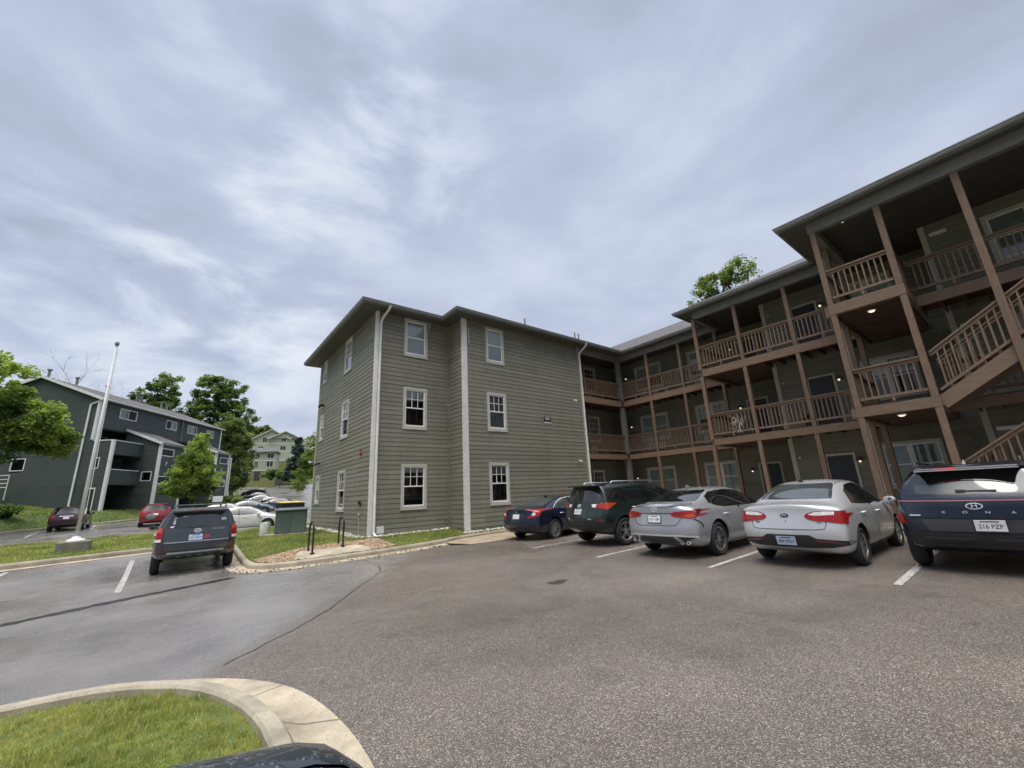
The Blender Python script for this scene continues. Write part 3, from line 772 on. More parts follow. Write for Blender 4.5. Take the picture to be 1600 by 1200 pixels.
def op_s2(F):
    y = lambda a: 6.4-a; h = []
    for k, f in enumerate(FLO):
        h.append(fdoor(F, y(5.32), y(4.34), f+.02, f+2.12, B))
        h.append(window(F, y(3.62), y(1.98), f+.78, f+2.34, B, grid=None if k == 0 else 'upper', twin=True, blind=.96 if k == 0 else .42, shade=M_DARKB if k == 0 else M_BLIND))
    return h
FS2, LS2 = wall((19.7,6.4), (19.7,.85), op_s2)
wall((19.7,.85), (17.95,.85), None)
def op_s3(F):
    y = lambda a: .85-a; h = []
    for k, f in enumerate(FLO):
        h.append(window(F, y(-.42), y(-2.2), f+.78, f+2.34, B, grid=None, twin=True, blind=.98, shade=M_DARKB))
        h.append(fdoor(F, y(-3.2), y(-4.2), f+.02, f+2.12, B))
    return h
FS3, LS3 = wall((17.95,.85), (17.95,-15.5), op_s3)
wall((17.95,-15.5), (31,-15.5), None, base=False); wall((31,-15.5), (31,24.6), None, base=False); wall((31,24.6), A0, None, base=False)

# corner boards
def cboard(x0, x1, y0, y1, z0=.30, z1=ZT, m=M_TRIM):
    mb = MB(); mb.box(x0, x1, y0, y1, z0, z1); bw(mb, 'corner_board', m)
cboard(5.700,5.83,15.92,16.06,.22, m=M_DSP); cboard(5.700,5.83,24.5,24.63); cboard(9.108,9.34,14.675,14.80,.30, m=M_DSP)
cboard(16.54,16.655,14.675,14.80); cboard(21.8,21.93,6.37,6.5,.3); cboard(19.668,19.83,6.27,6.432,.3); cboard(17.918,18.06,.74,.882,.3)
cboard(9.02,9.16,15.90,15.99,.3, m=M_SIDE)
# free-standing boxed column where the two wings meet
for a, b in ((.2,3.20),(3.5,6.19),(6.6,9.0)):
    mb = MB(); mb.box(19.98,20.22,14.62,14.86,a,b); bw(mb, 'column', M_FRIEZE)

# decks: slabs, joists and rim beams
DECKS = [(16.66,20.10,14.80,16.46),(20.24,21.86,8.72,16.46),(17.94,21.86,6.44,8.66),(17.94,19.66,2.98,6.40),(14.70,19.66,1.44,2.94),(16.20,17.90,-15.4,1.30)]
for zt in (3.5, 6.6):
    for x0, x1, y0, y1 in DECKS:
        mb = MB()
        mb.box(x0, x1, y0, y1, zt-.04, zt)
        if (x1-x0) > (y1-y0) and y1-y0 < 3:
            n = max(1, int((x1-x0)/.45))
            for k in range(n+1): x = x0+.03+(x1-x0-.06)*k/n; mb.box(x-.02, x+.02, y0+.01, y1-.01, zt-.25, zt-.043)
        else:
            n = max(1, int((y1-y0)/.45))
            for k in range(n+1): y = y0+.03+(y1-y0-.06)*k/n; mb.box(x0+.01, x1-.01, y-.02, y+.02, zt-.25, zt-.043)
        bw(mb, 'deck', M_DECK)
    zb = zt-.31 if zt < 5 else zt-.36
    rims = [('x',16.66,19.98,14.64,14.80),('y',20.08,20.24,8.72,14.62),('x',17.94,20.30,8.57,8.715),('y',17.78,17.935,2.96,8.56),('y',14.53,14.69,1.26,2.96),('x',14.69,17.78,2.945,3.09),('x',14.69,16.04,1.26,1.42),('y',16.045,16.19,-15.4,1.255)]
    for ax, a, b, c, d in rims:
        mb = MB()
        mb.box(a, b, c, d, zb, zt-.045)
        bw(mb, 'rim_beam', M_WOODH, bevel=.004)
# posts, storey by storey
posts1 = [(20.15,12.77),(20.15,10.77),(20.15,8.78),(17.86,8.63),(17.86,6.80),(17.86,4.87),(17.86,3.02),(14.61,2.88),(14.61,1.34),(14.61,-.21),(14.61,-1.76),(16.12,2.98),(16.12,-2.2),(14.61,-3.7),(14.61,-6),(14.61,-8.4),(14.61,-10.8),(14.61,-13.2)]
for i, (x, y) in enumerate(posts1):
    sg = [(.05,3.19),(3.46,6.24),(6.56,9.0)]
    if i in (9, 10) or i > 12: sg = [(.05,9.0)]
    if i == 11: sg = [(.05,3.19),(3.46,6.24),(6.56,9.0)]
    for a, b in sg:
        mb = MB(); h = .072; mb.box(x-h, x+h, y-h, y+h, a, b); bw(mb, 'post', M_WOOD, bevel=.006)
# frieze beams under the soffit
for ax, a, b, c, d in (('x',16.66,20.22,14.62,14.80),('y',20.06,20.24,8.72,14.62),('x',17.96,20.24,8.55,8.72),('y',17.77,17.95,2.985,8.545),('y',14.52,14.70,-15.5,2.805),('x',14.52,17.77,2.81,2.98)):
    mb = MB()
    mb.box(a, b, c, d, 9.0, ZT-.004)
    bw(mb, 'frieze', M_FRIEZE)
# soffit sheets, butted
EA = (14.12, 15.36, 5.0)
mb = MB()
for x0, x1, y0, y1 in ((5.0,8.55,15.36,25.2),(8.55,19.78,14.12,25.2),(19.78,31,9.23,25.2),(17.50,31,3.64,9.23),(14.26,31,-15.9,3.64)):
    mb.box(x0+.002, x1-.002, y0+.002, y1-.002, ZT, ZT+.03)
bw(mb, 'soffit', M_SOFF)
# roofs
def hip(x0, x1, y0, y1, z, p, ends, name='roof'):
    """hip roof over a rectangle; ridge along the longer side. ends: hipped at (low, high)"""
    mb = MB()
    if (x1-x0) >= (y1-y0):
        h = (y1-y0)/2; ym = (y0+y1)/2; a = x0+(h if ends[0] else 0); b = x1-(h if ends[1] else 0); zr = z+h*p
        P = [(x0,y0,z),(x1,y0,z),(x1,y1,z),(x0,y1,z),(a,ym,zr),(b,ym,zr)]; fs = [(0,1,5,4),(2,3,4,5),(3,0,4),(1,2,5)]
    else:
        h = (x1-x0)/2; xm = (x0+x1)/2; a = y0+(h if ends[0] else 0); b = y1-(h if ends[1] else 0); zr = z+h*p
        P = [(x0,y0,z),(x1,y0,z),(x1,y1,z),(x0,y1,z),(xm,a,zr),(xm,b,zr)]; fs = [(3,0,4,5),(1,2,5,4),(0,1,4),(2,3,5)]
    mb.add(P, fs); return bw(mb, name, M_SHIN, recalc=False)
ZE = 9.50; PT = .5
hip(4.98, 30, 15.34, 25.22, ZE, PT, (1, 1)); hip(8.53, 31, 14.10, 25.26, ZE+.004, PT, (1, 0))
hip(19.76, 31.6, -16, 25.3, ZE+.008, PT, (0, 1)); hip(17.48, 31.6, -16, 9.25, ZE+.012, PT, (0, 1)); hip(14.24, 31.8, -16, 3.66, ZE+.016, PT, (0, 1))
# fascia + gutter, mitred along the eave outline
eave = [(5.0,25.2),(5.0,15.36),(8.55,15.36),(8.55,14.12),(19.78,14.12),(19.78,9.23),(17.50,9.23),(17.50,3.64),(14.26,3.64),(14.26,-15.9)]
def sweep(path, prof, name, m, parent=B):
    mb = MB(); n = len(path); k = len(prof); V = []
    for i in range(n):
        p = Vector(path[i]); d0 = (p-Vector(path[i-1])).normalized() if i else None; d1 = (Vector(path[i+1])-p).normalized() if i < n-1 else None
        if d0 is None: d0 = d1
        if d1 is None: d1 = d0
        n0, n1 = Vector((d0.y, -d0.x)), Vector((d1.y, -d1.x)); m_ = (n0+n1); m_ = m_/m_.dot(n0)
        for o, z in prof: V.append((p.x+m_.x*o, p.y+m_.y*o, z))
    mb.add(V, [(i*k+j, (i+1)*k+j, (i+1)*k+(j+1)%k, i*k+(j+1)%k) for i in range(n-1) for j in range(k)]+[tuple(range(k)), tuple(reversed(range((n-1)*k, n*k)))])
    return mb.build(name, m, world=parent)
sweep(eave, [(-.002,9.31),(.020,9.31),(.020,9.496),(-.002,9.496)], 'fascia', M_FRIEZE)
sweep(eave, [(.022,9.355),(.085,9.355),(.112,9.40),(.112,9.435),(.130,9.455),(.130,9.482),(.118,9.482),(.118,9.46),(.10,9.44),(.10,9.40),(.03,9.40),(.022,9.48)], 'gutter', M_GUT)
sweep(eave, [(.0,9.499),(.075,9.474),(.075,9.482),(.0,9.512)], 'drip_edge', M_SHIN)

# downspouts
def dspout(pts, w=.085, d=.065):
    mb = MB()
    for a, b in zip(pts, pts[1:]): mb.bar(a, b, w, d, up=(1,.3,0) if abs(a[2]-b[2]) > .5 else (0,0,1))
    bw(mb, 'downspout', M_DSP)
def dtube(pts, r=.048):
    mb = MB(); P = [pts[0]]
    for i in range(1, len(pts)-1):
        a, p, b = Vector(pts[i-1]), Vector(pts[i]), Vector(pts[i+1]); q = min(.10, (p-a).length*.4, (b-p).length*.4)
        u, w = p+(a-p).normalized()*q, p+(b-p).normalized()*q
        P += [tuple(u), tuple(u*.25+p*.5+w*.25), tuple(w)]
    P.append(pts[-1]); mb.tube(P, r, 8); bw(mb, 'downspout', M_DSP, auto=50)
dtube([(6.05,15.28,9.40),(6.02,15.35,9.26),(5.90,15.86,8.95),(5.885,15.875,8.7),(5.885,15.875,.42),(5.93,15.62,.30)], .056)
dtube([(16.62,14.02,9.40),(16.62,14.08,9.26),(16.60,14.58,8.98),(16.60,14.62,8.8),(16.60,14.62,.55),(16.60,14.40,.45)], .058)
dtube([(17.42,3.30,9.40),(17.36,3.26,9.2),(16.70,3.165,8.85),(16.5,3.165,8.6),(16.5,3.165,.3)], .054)

# railings
def railing(a, b, zf, ends=0):
    a, b = Vector((*a, 0)), Vector((*b, 0)); d = (b-a); L = d.length; d.normalize(); zt = zf+1.03
    F = ((a.x, a.y), (d.x, d.y), (d.y, -d.x)); mb = MB()
    m2 = MB(); mb.fbox(F, 0, L, -.062, .062, zt-.032, zt+.008); mb.fbox(F, .001, L-.001, -.019, .019, zt-.115, zt-.031); m2.fbox(F, 0, L, -.035, .035, zf+.13, zf+.20)
    m2.fbox(F, L/2-.03, L/2+.03, -.03, .03, zf+.002, zf+.131)
    o = bw(mb, 'railing', M_WOODH)
    q = m2.build('bottom_rail', M_WOODH); q.parent = o
    p = MB(); n = max(2, int(round(L/.136)))
    for k in range(1, n):
        u = L*k/n; p.fbox(F, u-.018, u+.018, -.0175, .0175, zf+.202, zt-.117)
    q = p.build('baluster_panel', M_WOOD); q.parent = o
for zf in (3.5, 6.6):
    railing((16.66,14.72), (19.97,14.72), zf)
    for y0, y1 in ((14.61,12.85),(12.69,10.85),(10.69,8.86)): railing((20.16,y0), (20.16,y1), zf)
    railing((20.06,8.64), (17.94,8.64), zf)
    for y0, y1 in ((8.55,6.88),(6.72,4.95),(4.79,3.10)): railing((17.86,y0), (17.86,y1), zf)
    railing((16.04,2.90), (14.69,2.90), zf); railing((17.78,2.96), (16.20,2.96), zf)
    railing((14.61,2.80), (14.61,1.42), zf)
for zf in (6.6,):
    railing((14.69,1.34), (16.04,1.34), zf)
    for y0, y1 in ((1.26,-.40),(-.40,-2.12)): railing((16.12,y0), (16.12,y1), zf)
railing((16.12,1.26), (16.12,-.40), 3.5); railing((16.12,-.40), (16.12,-2.12), 3.5)
for zf in (3.5, 6.6):
    for y0 in (-5.6,-8.0,-10.4,-12.8): railing((16.12,y0), (16.12,y0-2.3), zf)

# stairs
def flight(y0, z0, y1, z1, x0, x1):
    st = empty('staircase', ((x0+x1)/2, y0, z0)); world_child(st, B)
    run, rise = y0-y1, z1-z0; n = int(round(rise/.19)); up = Vector((0, run, rise)).normalized()
    W = lambda mb, name, m, par=st, **k: _wc(mb.build(name, m, **k), par)
    def _wc(o, par): o.parent = par; o.matrix_parent_inverse = (B.matrix_basis @ st.matrix_parent_inverse @ st.matrix_basis).inverted() if par is st else Matrix.Identity(4); return o
    for x in (x0+.03, x1-.03):
        mb = MB(); mb.bar((x, y0+.06, z0-.16), (x, y1-.06, z1-.16), .05, .32); W(mb, 'stringer', M_WOODH)
    for k in range(n):
        zz = z0+rise*(k+1)/n; yy = y0-run*(k+.5)/n
        mb = MB(); mb.box(x0+.06, x1-.06, yy-run/n*.52, yy+run/n*.55, zz-.045, zz); W(mb, 'tread', M_DECK)
    for x in (x0+.02, x1-.02):
        mb = MB(); h = 1.03
        mb.bar((x, y0, z0+h+.12), (x, y1, z1+h+.12), .11, .04); mb.bar((x, y0, z0+h+.055), (x, y1, z1+h+.055), .04, .085); mb.bar((x, y0, z0+.17), (x, y1, z1+.17), .07, .06)
        m_ = int(run/.138)
        for k in range(1, m_):
            t = k/m_; yy = y0-run*t; zz = z0+rise*t; mb.box(x-.018, x+.018, yy-.0178, yy+.0178, zz+.19, zz+h+.02)
        W(mb, 'stair_railing', M_WOOD)
    return st
flight(1.22, 3.44, -3.55, 6.52, 14.64, 15.86)
flight(1.95, .20, -2.75, 3.40, 14.70, 15.86)
for y in (1.98,):
    for x in (14.72, 15.84):
        mb = MB(); mb.box(x-.05, x+.05, y-.05, y+.05, .05, 1.45); bw(mb, 'newel_post', M_WOOD)

# lamps, alarm, sign, cameras and other fixtures
for f in FLO:
    lamp(FS1, 16.5-15.42, f+1.74, B); lamp(FS1, 16.5-8.87, f+1.70, B); lamp(FS2, 6.4-4.22, f+1.74, B)
def ceil_light(x, y, z):
    mb = MB(); mb.lathe([(.001,0),(.10,0),(.10,-.02),(.085,-.03)], (x, y, z), n=16); o = bw(mb, 'ceiling_lamp', M_WHITE)
    g = MB(); g.lathe([(.001,-.07),(.05,-.062),(.08,-.035),(.08,-.028)], (x, y, z), n=16); q = g.build('bulb', M_LAMP, smooth=True); q.parent = o
ceil_light(15.35,2.15,6.31); ceil_light(15.3,2.15,3.21); ceil_light(15.2,2.2,ZT-.002)
for zf in FLO:
    mb = MB(); mb.fbox(FS3, .18, .58, .018, .10, zf+2.28, zf+2.40); bw(mb, 'emergency_light', M_WHITE, bevel=.02)
    mb = MB(); P, d, n = FS2; mb.tube([(19.68,6.10,zf+2.10),(19.60,6.10,zf+2.10),(19.52,6.10,zf+2.06)], .035, 8); bw(mb, 'camera', M_WHITE)
mb = MB(); mb.fbox(FFR, 4.56, 5.00, .018, .040, 4.95, 5.19); sg = bw(mb, 'building_sign', M_BLACK)
P, d, n = FFR
q = text_obj('sign_number', '835', .20, M_WHITE, (9.14+4.78, 14.71-.045, 5.095), (1,0,0), (0,0,1)); q.parent = sg
mb = MB(); mb.fbox(FFR, 4.55, 5.02, .018, .034, 4.885, 4.935); bw(mb, 'sign_strip', M_WHITE)
mb = MB(); mb.fbox(FL, 24.6-17.17, 24.6-17.05, .018, .08, 3.40, 3.52); a = bw(mb, 'alarm_bell', M_RED, bevel=.01)
mb = MB(); mb.lathe([(.001,-.03),(.035,-.026),(.045,0),(.045,.02)], (5.68,17.11,3.60), axis='z', n=14); q = bw(mb, 'alarm_horn', M_RED)
for y, z in ((23.42,6.70),(23.49,3.60)):
    mb = MB()
    for dy in (-.13, .13): mb.tube([(5.71,y+dy*.4,z),(5.60,y+dy,z+.02),(5.46,y+dy*1.2,z-.06)], [.03,.05,.065], 8)
    bw(mb, 'floodlight', M_BLACK)
for x, z in ((15.98,6.23),(15.97,3.08)):
    mb = MB(); mb.tube([(x,14.69,z),(x,14.60,z),(x+.02,14.53,z-.05)], [.05,.045,.04], 8); bw(mb, 'camera', M_WHITE)
mb = MB(); mb.fbox(FL, 24.6-17.05, 24.6-16.93, .018, .07, 1.50, 1.62); mb.fbox(FL, 24.6-16.93, 24.6-16.85, .018, .05, 1.46, 1.54); bw(mb, 'hose_tap', M_BLACK)
mb = MB(); mb.tube([(5.70,16.98,1.10),(5.70,16.98,.35)], .014, 6); mb.fbox(FL, 24.6-17.05, 24.6-16.92, .018, .06, 1.08, 1.18); bw(mb, 'conduit', M_TRIM)
mb = MB(); mb.fbox(FFL, .26, .52, .018, .14, .42, .66); bw(mb, 'meter_box', M_DSP, bevel=.008)
mb = MB(); mb.tube([(9.42,14.66,8.95),(9.44,14.66,8.15)], .012, 6); bw(mb, 'cable', M_DSP)
mb = MB(); mb.tube([(8.13,15.88,9.32),(8.13,15.88,8.98)], .016, 6); bw(mb, 'cable', M_DSP)
for x, y in ((16.6,19.0),(21.2,18.9),(21.6,18.9)):
    mb = MB(); zr = 9.5+.5*(y-14.1); mb.tube([(x,y,zr-.1),(x,y,zr+.75)], .05, 8); bw(mb, 'roof_vent', M_GUT)
# louvred air conditioners under the windows
for f in FLO:
    for (F, u0) in ((FS1, 16.5-14.55), (FS1, 16.5-11.0), (FRE, 2.35)):
        w_ = 1.25 if F is FS1 else .55
        mb = MB(); mb.fbox(F, u0, u0+w_, .015, .10, f+.20, f+.66)
        for k in range(7): mb.fbox(F, u0+.04, u0+w_-.04, .10, .118, f+.24+.055*k, f+.265+.055*k)
        bw(mb, 'air_conditioner', M_TRIM)
# ground slab under the galleries
mb = MB()
for x0, x1, y0, y1 in ((16.66,21.88,14.0,16.48),(19.6,21.88,8.3,14.0),(16.2,21.88,6.42,8.3),(15.4,19.68,2.6,6.42),(14.2,19.68,.87,2.6),(14.2,17.93,-15.5,.87)):
    mb.box(x0, x1, y0, y1, -.2, .40-.02*(x0 < 15)); 
tag(mb.build('gallery_walk', M_CONC), kind='structure')
mb = MB(); mb.box(13.75,14.18,-16,11.9,-.2,.26); tag(mb.build('walk_kerb', M_CONC), kind='structure')
mb = MB(); mb.box(14.19,20,6.42,8.28,-.2,.24); mb.box(14.19,15.38,2.62,6.41,-.2,.24); mb.box(14.19,19.58,8.31,11.9,-.2,.24); mb.box(16.4,19.58,11.91,13.98,-.2,.24); tag(mb.build('walk', M_CONC2), kind='structure')
# things on the galleries
mb = MB(); rd = random.Random(3)
for k in range(40):
    t0, t1 = rd.uniform(0, 6.3), rd.uniform(0, 6.3); r = .26*math.sqrt(rd.random()); c = Vector((17.74, 7.45+r*math.cos(t0), 4.0+.42*math.sin(t0)*rd.random()))
    q = Vector((17.72, c.y+rd.uniform(-.16,.16), c.z+rd.uniform(-.22,.22))); mb.bar(c, q, .0065, .0065)
tag(mb.build('wire_ornament', M_WHITE), 'white wire ornament hanging on a second floor gallery railing', 'ornament')
mb = MB(); mb.lathe([(.001,0),(.13,0),(.17,.28),(.185,.30),(.16,.30),(.15,.27),(.001,.26)], (18.05,5.05,3.502), n=16)
for k in range(9):
    a = k*.7; mb.tube([(18.05,5.05,3.76),(18.05+.08*math.cos(a),5.05+.08*math.sin(a),3.92),(18.05+.2*math.cos(a),5.05+.2*math.sin(a),3.98)], [.02,.016,.006], 5)
tag(mb.build('plant_pot', M_BLACK), 'black plant pot on the second floor gallery by a post', 'pot')
# ------------------------------------------------------------------ dark green apartment block on the left
M_GRN = siding_mat('green_siding', (.062,.076,.072), .21)
M_GRNF = mat('green_foundation', (.050,.064,.062), .8, noise=(.8,.2), bump=(25,.2))
M_GTRIM = mat('white_trim', (.72,.73,.72), .5, noise=(2,.1))
M_FPANE = glass_mat('distant_glass', (.7,.75,.75), -.06)
M_DARK = mat('dark_recess', (.022,.026,.026), .9, noise=(1,.3))
M_CURT = mat('curtain', (.88,.88,.86), .8, noise=(6,.25), stretch=(8,8,.5))
G = empty('green_apartment_building', (LB[0], LB[1], 1.8), 0, 'dark green apartment block with white corner trim and boxed balconies', 'building')
Ud, Vd = Vector((SA, CA)), Vector((-CA, SA))
def P2(u, v): return UV(u, v)
def gframe(u0, v0, u1, v1): return frame(P2(u0, v0), P2(u1, v1))
def gwall(u0, v0, u1, v1, z0, z1, op=None, m=M_GRN):
    F, L = gframe(u0, v0, u1, v1); siding_wall(F, L, z0, z1, op(F) if op else [], m, G, exp=.21, proud=.018); return F, L
def slider(F, u0, u1, z0, z1, root, curtain=.5, div=True):
    t = .075; mb = MB()
    mb.fbox(F, u0, u1, -.1, .03, z0, z0+t); mb.fbox(F, u0, u1, -.1, .03, z1-t, z1); mb.fbox(F, u0, u0+t, -.1, .03, z0+t, z1-t); mb.fbox(F, u1-t, u1, -.1, .03, z0+t, z1-t)
    if div: mb.fbox(F, (u0+u1)/2-.03, (u0+u1)/2+.03, -.08, .01, z0+t, z1-t)
    w = mb.build('window', M_GTRIM, world=root)
    p = MB(); p.fquad(F, u0+t, u1-t, -.03, z0+t, z1-t); q = p.build('pane', M_FPANE, recalc=False); q.parent = w
    if curtain:
        p = MB(); a, b = u0+t, u1-t
        if curtain > 0: b = a+(b-a)*curtain
        else: a = b+(b-a)*curtain
        n = 10
        Pp, d, nn = F
        for k in range(n):
            c0, c1 = a+(b-a)*k/n, a+(b-a)*(k+1)/n; o0, o1 = -.05-.02*(k % 2), -.05-.02*((k+1) % 2)
            p.add([(Pp[0]+d[0]*c0+nn[0]*o0, Pp[1]+d[1]*c0+nn[1]*o0, z0), (Pp[0]+d[0]*c1+nn[0]*o1, Pp[1]+d[1]*c1+nn[1]*o1, z0), (Pp[0]+d[0]*c1+nn[0]*o1, Pp[1]+d[1]*c1+nn[1]*o1, z1), (Pp[0]+d[0]*c0+nn[0]*o0, Pp[1]+d[1]*c0+nn[1]*o0, z1)], [(0,1,2,3)])
        q = p.build('curtain', M_CURT, recalc=False); q.parent = w
    r = MB(); r.fquad(F, u0-.1, u1+.1, -.5, z0-.1, z1+.1); q = r.build('room', M_DARK, recalc=False); q.parent = w
    return (u0+t-.01, u1-t+.01, z0+t-.01, z1-t+.01)
VB = 13.1; UE = 19.6; ZEV = 12.55; ZRG = 14.95
# upper floor facade and recess walls behind the balconies
F, L = gwall(-.0, 1.82, UE, 1.82, 9.75, ZEV, lambda F: [slider(F, 2.35,4.55,11.0,12.05,G,.45), slider(F, 8.9,10.7,10.95,12.0,G,-.5), slider(F, 12.6,14.4,10.95,12.0,G,.9), slider(F, 16.4,18.0,10.95,11.95,G,.95,False)])
mb = MB(); mb.fbox(F, 0, UE, -.02, .05, ZEV-.14, ZEV+.08); mb.build('fascia', M_GTRIM, world=G)
mb = MB(); 
for u in (11.55,): mb.fbox(F, u, u+.09, .02, .10, 9.8, 12.4)
mb.build('downspout', M_GUT, world=G)
gwall(0, 3.4, UE, 3.4, 1.6, 9.75, lambda F: [slider(F, .5,1.3,7.2,9.2,G,0,False), slider(F, 1.5,3.4,7.2,9.2,G,.5)])
mb = MB(); a, b, c, d = P2(0,1.85), P2(UE,1.85), P2(UE,3.39), P2(0,3.39); mb.prism([a,b,c,d], 9.60, 9.74); mb.build('recess_ceiling', M_DARK, world=G)
# gable end, with foundation
F0 = gframe(0, VB, 0, 1.82)[0]
wl = lambda v: VB-v
mb = MB()
ex, z = .21, 4.4
LG = VB-1.82
def gable_top(v): return ZRG-.05-abs(v-7.46)*(ZRG-ZEV)/(7.46-1.82)
holes = []
holes.append(slider(F0, wl(8.45), wl(7.25), 5.8, 6.95, G, 0, False))
zz = 4.41
V = []
while zz < ZRG-.1:
    q = zz+ex
    a = max(1.82, 7.46-(ZRG-.05-zz)*(7.46-1.82)/(ZRG-ZEV)) if zz > ZEV-.1 else 1.82
    b = min(VB, 7.46+(ZRG-.05-zz)*(7.46-1.82)/(ZRG-ZEV)) if zz > ZEV-.1 else VB
    iv = [(wl(b), wl(a))]
    for u0, u1, h0, h1 in holes:
        if h0 < q and h1 > zz: iv = [(wl(b), u0), (u1, wl(a))]
    for s, e in iv:
        Pp, d, n = F0; pt = lambda u, o, z_: (Pp[0]+d[0]*u+n[0]*o, Pp[1]+d[1]*u+n[1]*o, z_)
        mb.add([pt(s,.018,zz), pt(e,.018,zz), pt(e,.002,q), pt(s,.002,q), pt(s,0,zz), pt(e,0,zz)], [(0,1,2,3),(4,5,1,0)])
    zz = q
mb.build('wall', M_GRN, world=G, recalc=False)
mb = MB(); mb.fbox(F0, 0, wl(1.82), -.2, .03, 1.0, 4.40); mb.build('foundation', M_GRNF, world=G)
gwall(UE, 1.82, UE, VB, 1.6, ZEV); gwall(UE, VB, 0, VB, 1.6, ZEV)
# roof slabs with white rakes
def slab(pts, t, name, m):
    mb = MB(); n = len(pts); mb.add([(*P2(u, v), z) for u, v, z in pts]+[(*P2(u, v), z-t) for u, v, z in pts], [tuple(range(n)), tuple(reversed(range(n, 2*n)))]+[(i, n+i, n+(i+1)%n, (i+1)%n) for i in range(n)]); return mb.build(name, m, world=G)
slab([(-.25,1.45,ZEV-.05),(UE+.2,1.45,ZEV-.05),(UE+.2,7.46,ZRG),(-.25,7.46,ZRG)], .10, 'roof', M_SHIN); slab([(-.25,7.47,ZRG),(UE+.2,7.47,ZRG),(UE+.2,13.5,ZEV-.05),(-.25,13.5,ZEV-.05)], .10, 'roof', M_SHIN)
for v0, v1, z0, z1 in ((1.42,7.46,ZEV-.07,ZRG-.02),(13.53,7.462,ZEV-.07,ZRG-.02)):
    mb = MB(); a, b = P2(-.29, v0), P2(-.29, v1); mb.bar((*a, z0-.07), (*b, z1-.07), .06, .26); mb.build('rake_board', M_GTRIM, world=G)
mb = MB(); a, b = P2(-.2,1.40), P2(UE+.2,1.40); mb.bar((*a,ZEV-.10), (*b,ZEV-.10), .10, .12); mb.build('gutter', M_DSP, world=G)
for u, v in ((.8,7.9),(3.8,7.9),(7.4,7.8),(11.5,7.6),(12.8,8.1),(15.8,7.7),(17.0,7.8)):
    mb = MB(); p = P2(u, v); mb.tube([(*p, 14.5),(*p, 15.75)], .11, 8); mb.tube([(*p,15.76),(*p,15.9)], .2, 8); mb.build('roof_vent', M_GUT, world=G)
# white downpipe on the gable end
mb = MB(); pp = [(*P2(-.10,1.6),12.4),(*P2(-.10,2.6),11.95),(*P2(-.10,2.64),2.4)]
for a, b in zip(pp, pp[1:]): mb.bar(a, b, .14, .10, up=(.3,1,.1))
mb.build('downspout', M_GTRIM, world=G)
# low side wall with window and door, running out to the balcony corner
F, L = gwall(0, 1.82, 0, 0, 1.5, 8.36, lambda F: [slider(F, .2,.95,5.75,6.8,G,0,False)])
mb = MB(); mb.fbox(F, .2, 1.1, -.02, .04, 1.9, 4.0); w = mb.build('door_frame', M_GTRIM, world=G); mb = MB(); mb.fbox(F, .42, 1.02, -.01, .045, 1.95, 3.9); q = mb.build('door', M_DARK); q.parent = w
mb = MB(); mb.fbox(F, -.02, L+.05, -.12, .05, 8.36, 8.46); mb.build('wall_cap', M_GTRIM, world=G)
def trimpost(u, v, z0, z1, w=.20):
    mb = MB(); p = P2(u, v); mb.obox((*p, (z0+z1)/2), (*Ud, 0), (*Vd, 0), (0,0,1), w/2, w/2, (z1-z0)/2); mb.build('corner_trim', M_GTRIM, world=G)
trimpost(.07, .02, 1.5, 8.40, .24); trimpost(-.02, 1.86, 8.5, ZEV-.1, .22); trimpost(UE, 1.86, 9.7, ZEV-.1, .22)
def balcony(u0, u1):
    for z0, z1 in ((7.08,8.38),(4.26,5.64)):
        F, L = gframe(u0, 0, u1, 0); siding_wall(F, L, z0, z1, [], M_GRN, G, exp=.21, proud=.018)
        mb = MB(); mb.prism([P2(u0,.03),P2(u1,.03),P2(u1,3.38),P2(u0,3.38)], z0, z0+.12); mb.build('balcony_floor', M_DARK, world=G)
        mb = MB(); mb.fbox(F, 0, L, -.10, .05, z1, z1+.07); mb.build('balcony_cap', M_GTRIM, world=G)
        mb = MB(); mb.fquad(F, 0, L, -.06, z0, z1); mb.build('balcony_back', M_GRNF, world=G, recalc=False)
    F, L = gframe(u0, 3.36, u1, 3.36)
    for z in (1.95, 4.4):
        mb = MB(); mb.fbox(F, 1.1, 2.1, 0, .05, z, z+2.05); mb.build('door', M_CURT if z < 3 else M_DARK, world=G)
        mb = MB(); p = P2(u0+.75, 3.1); mb.lathe([(.001,-.1),(.09,-.06),(.11,.05),(.001,.10)], (*p, z+2.05), n=10); mb.build('porch_lamp', M_LAMP, world=G, smooth=True)
balcony(.18, 3.66); balcony(16.25, UE-.1); balcony(9.8, 13.1)
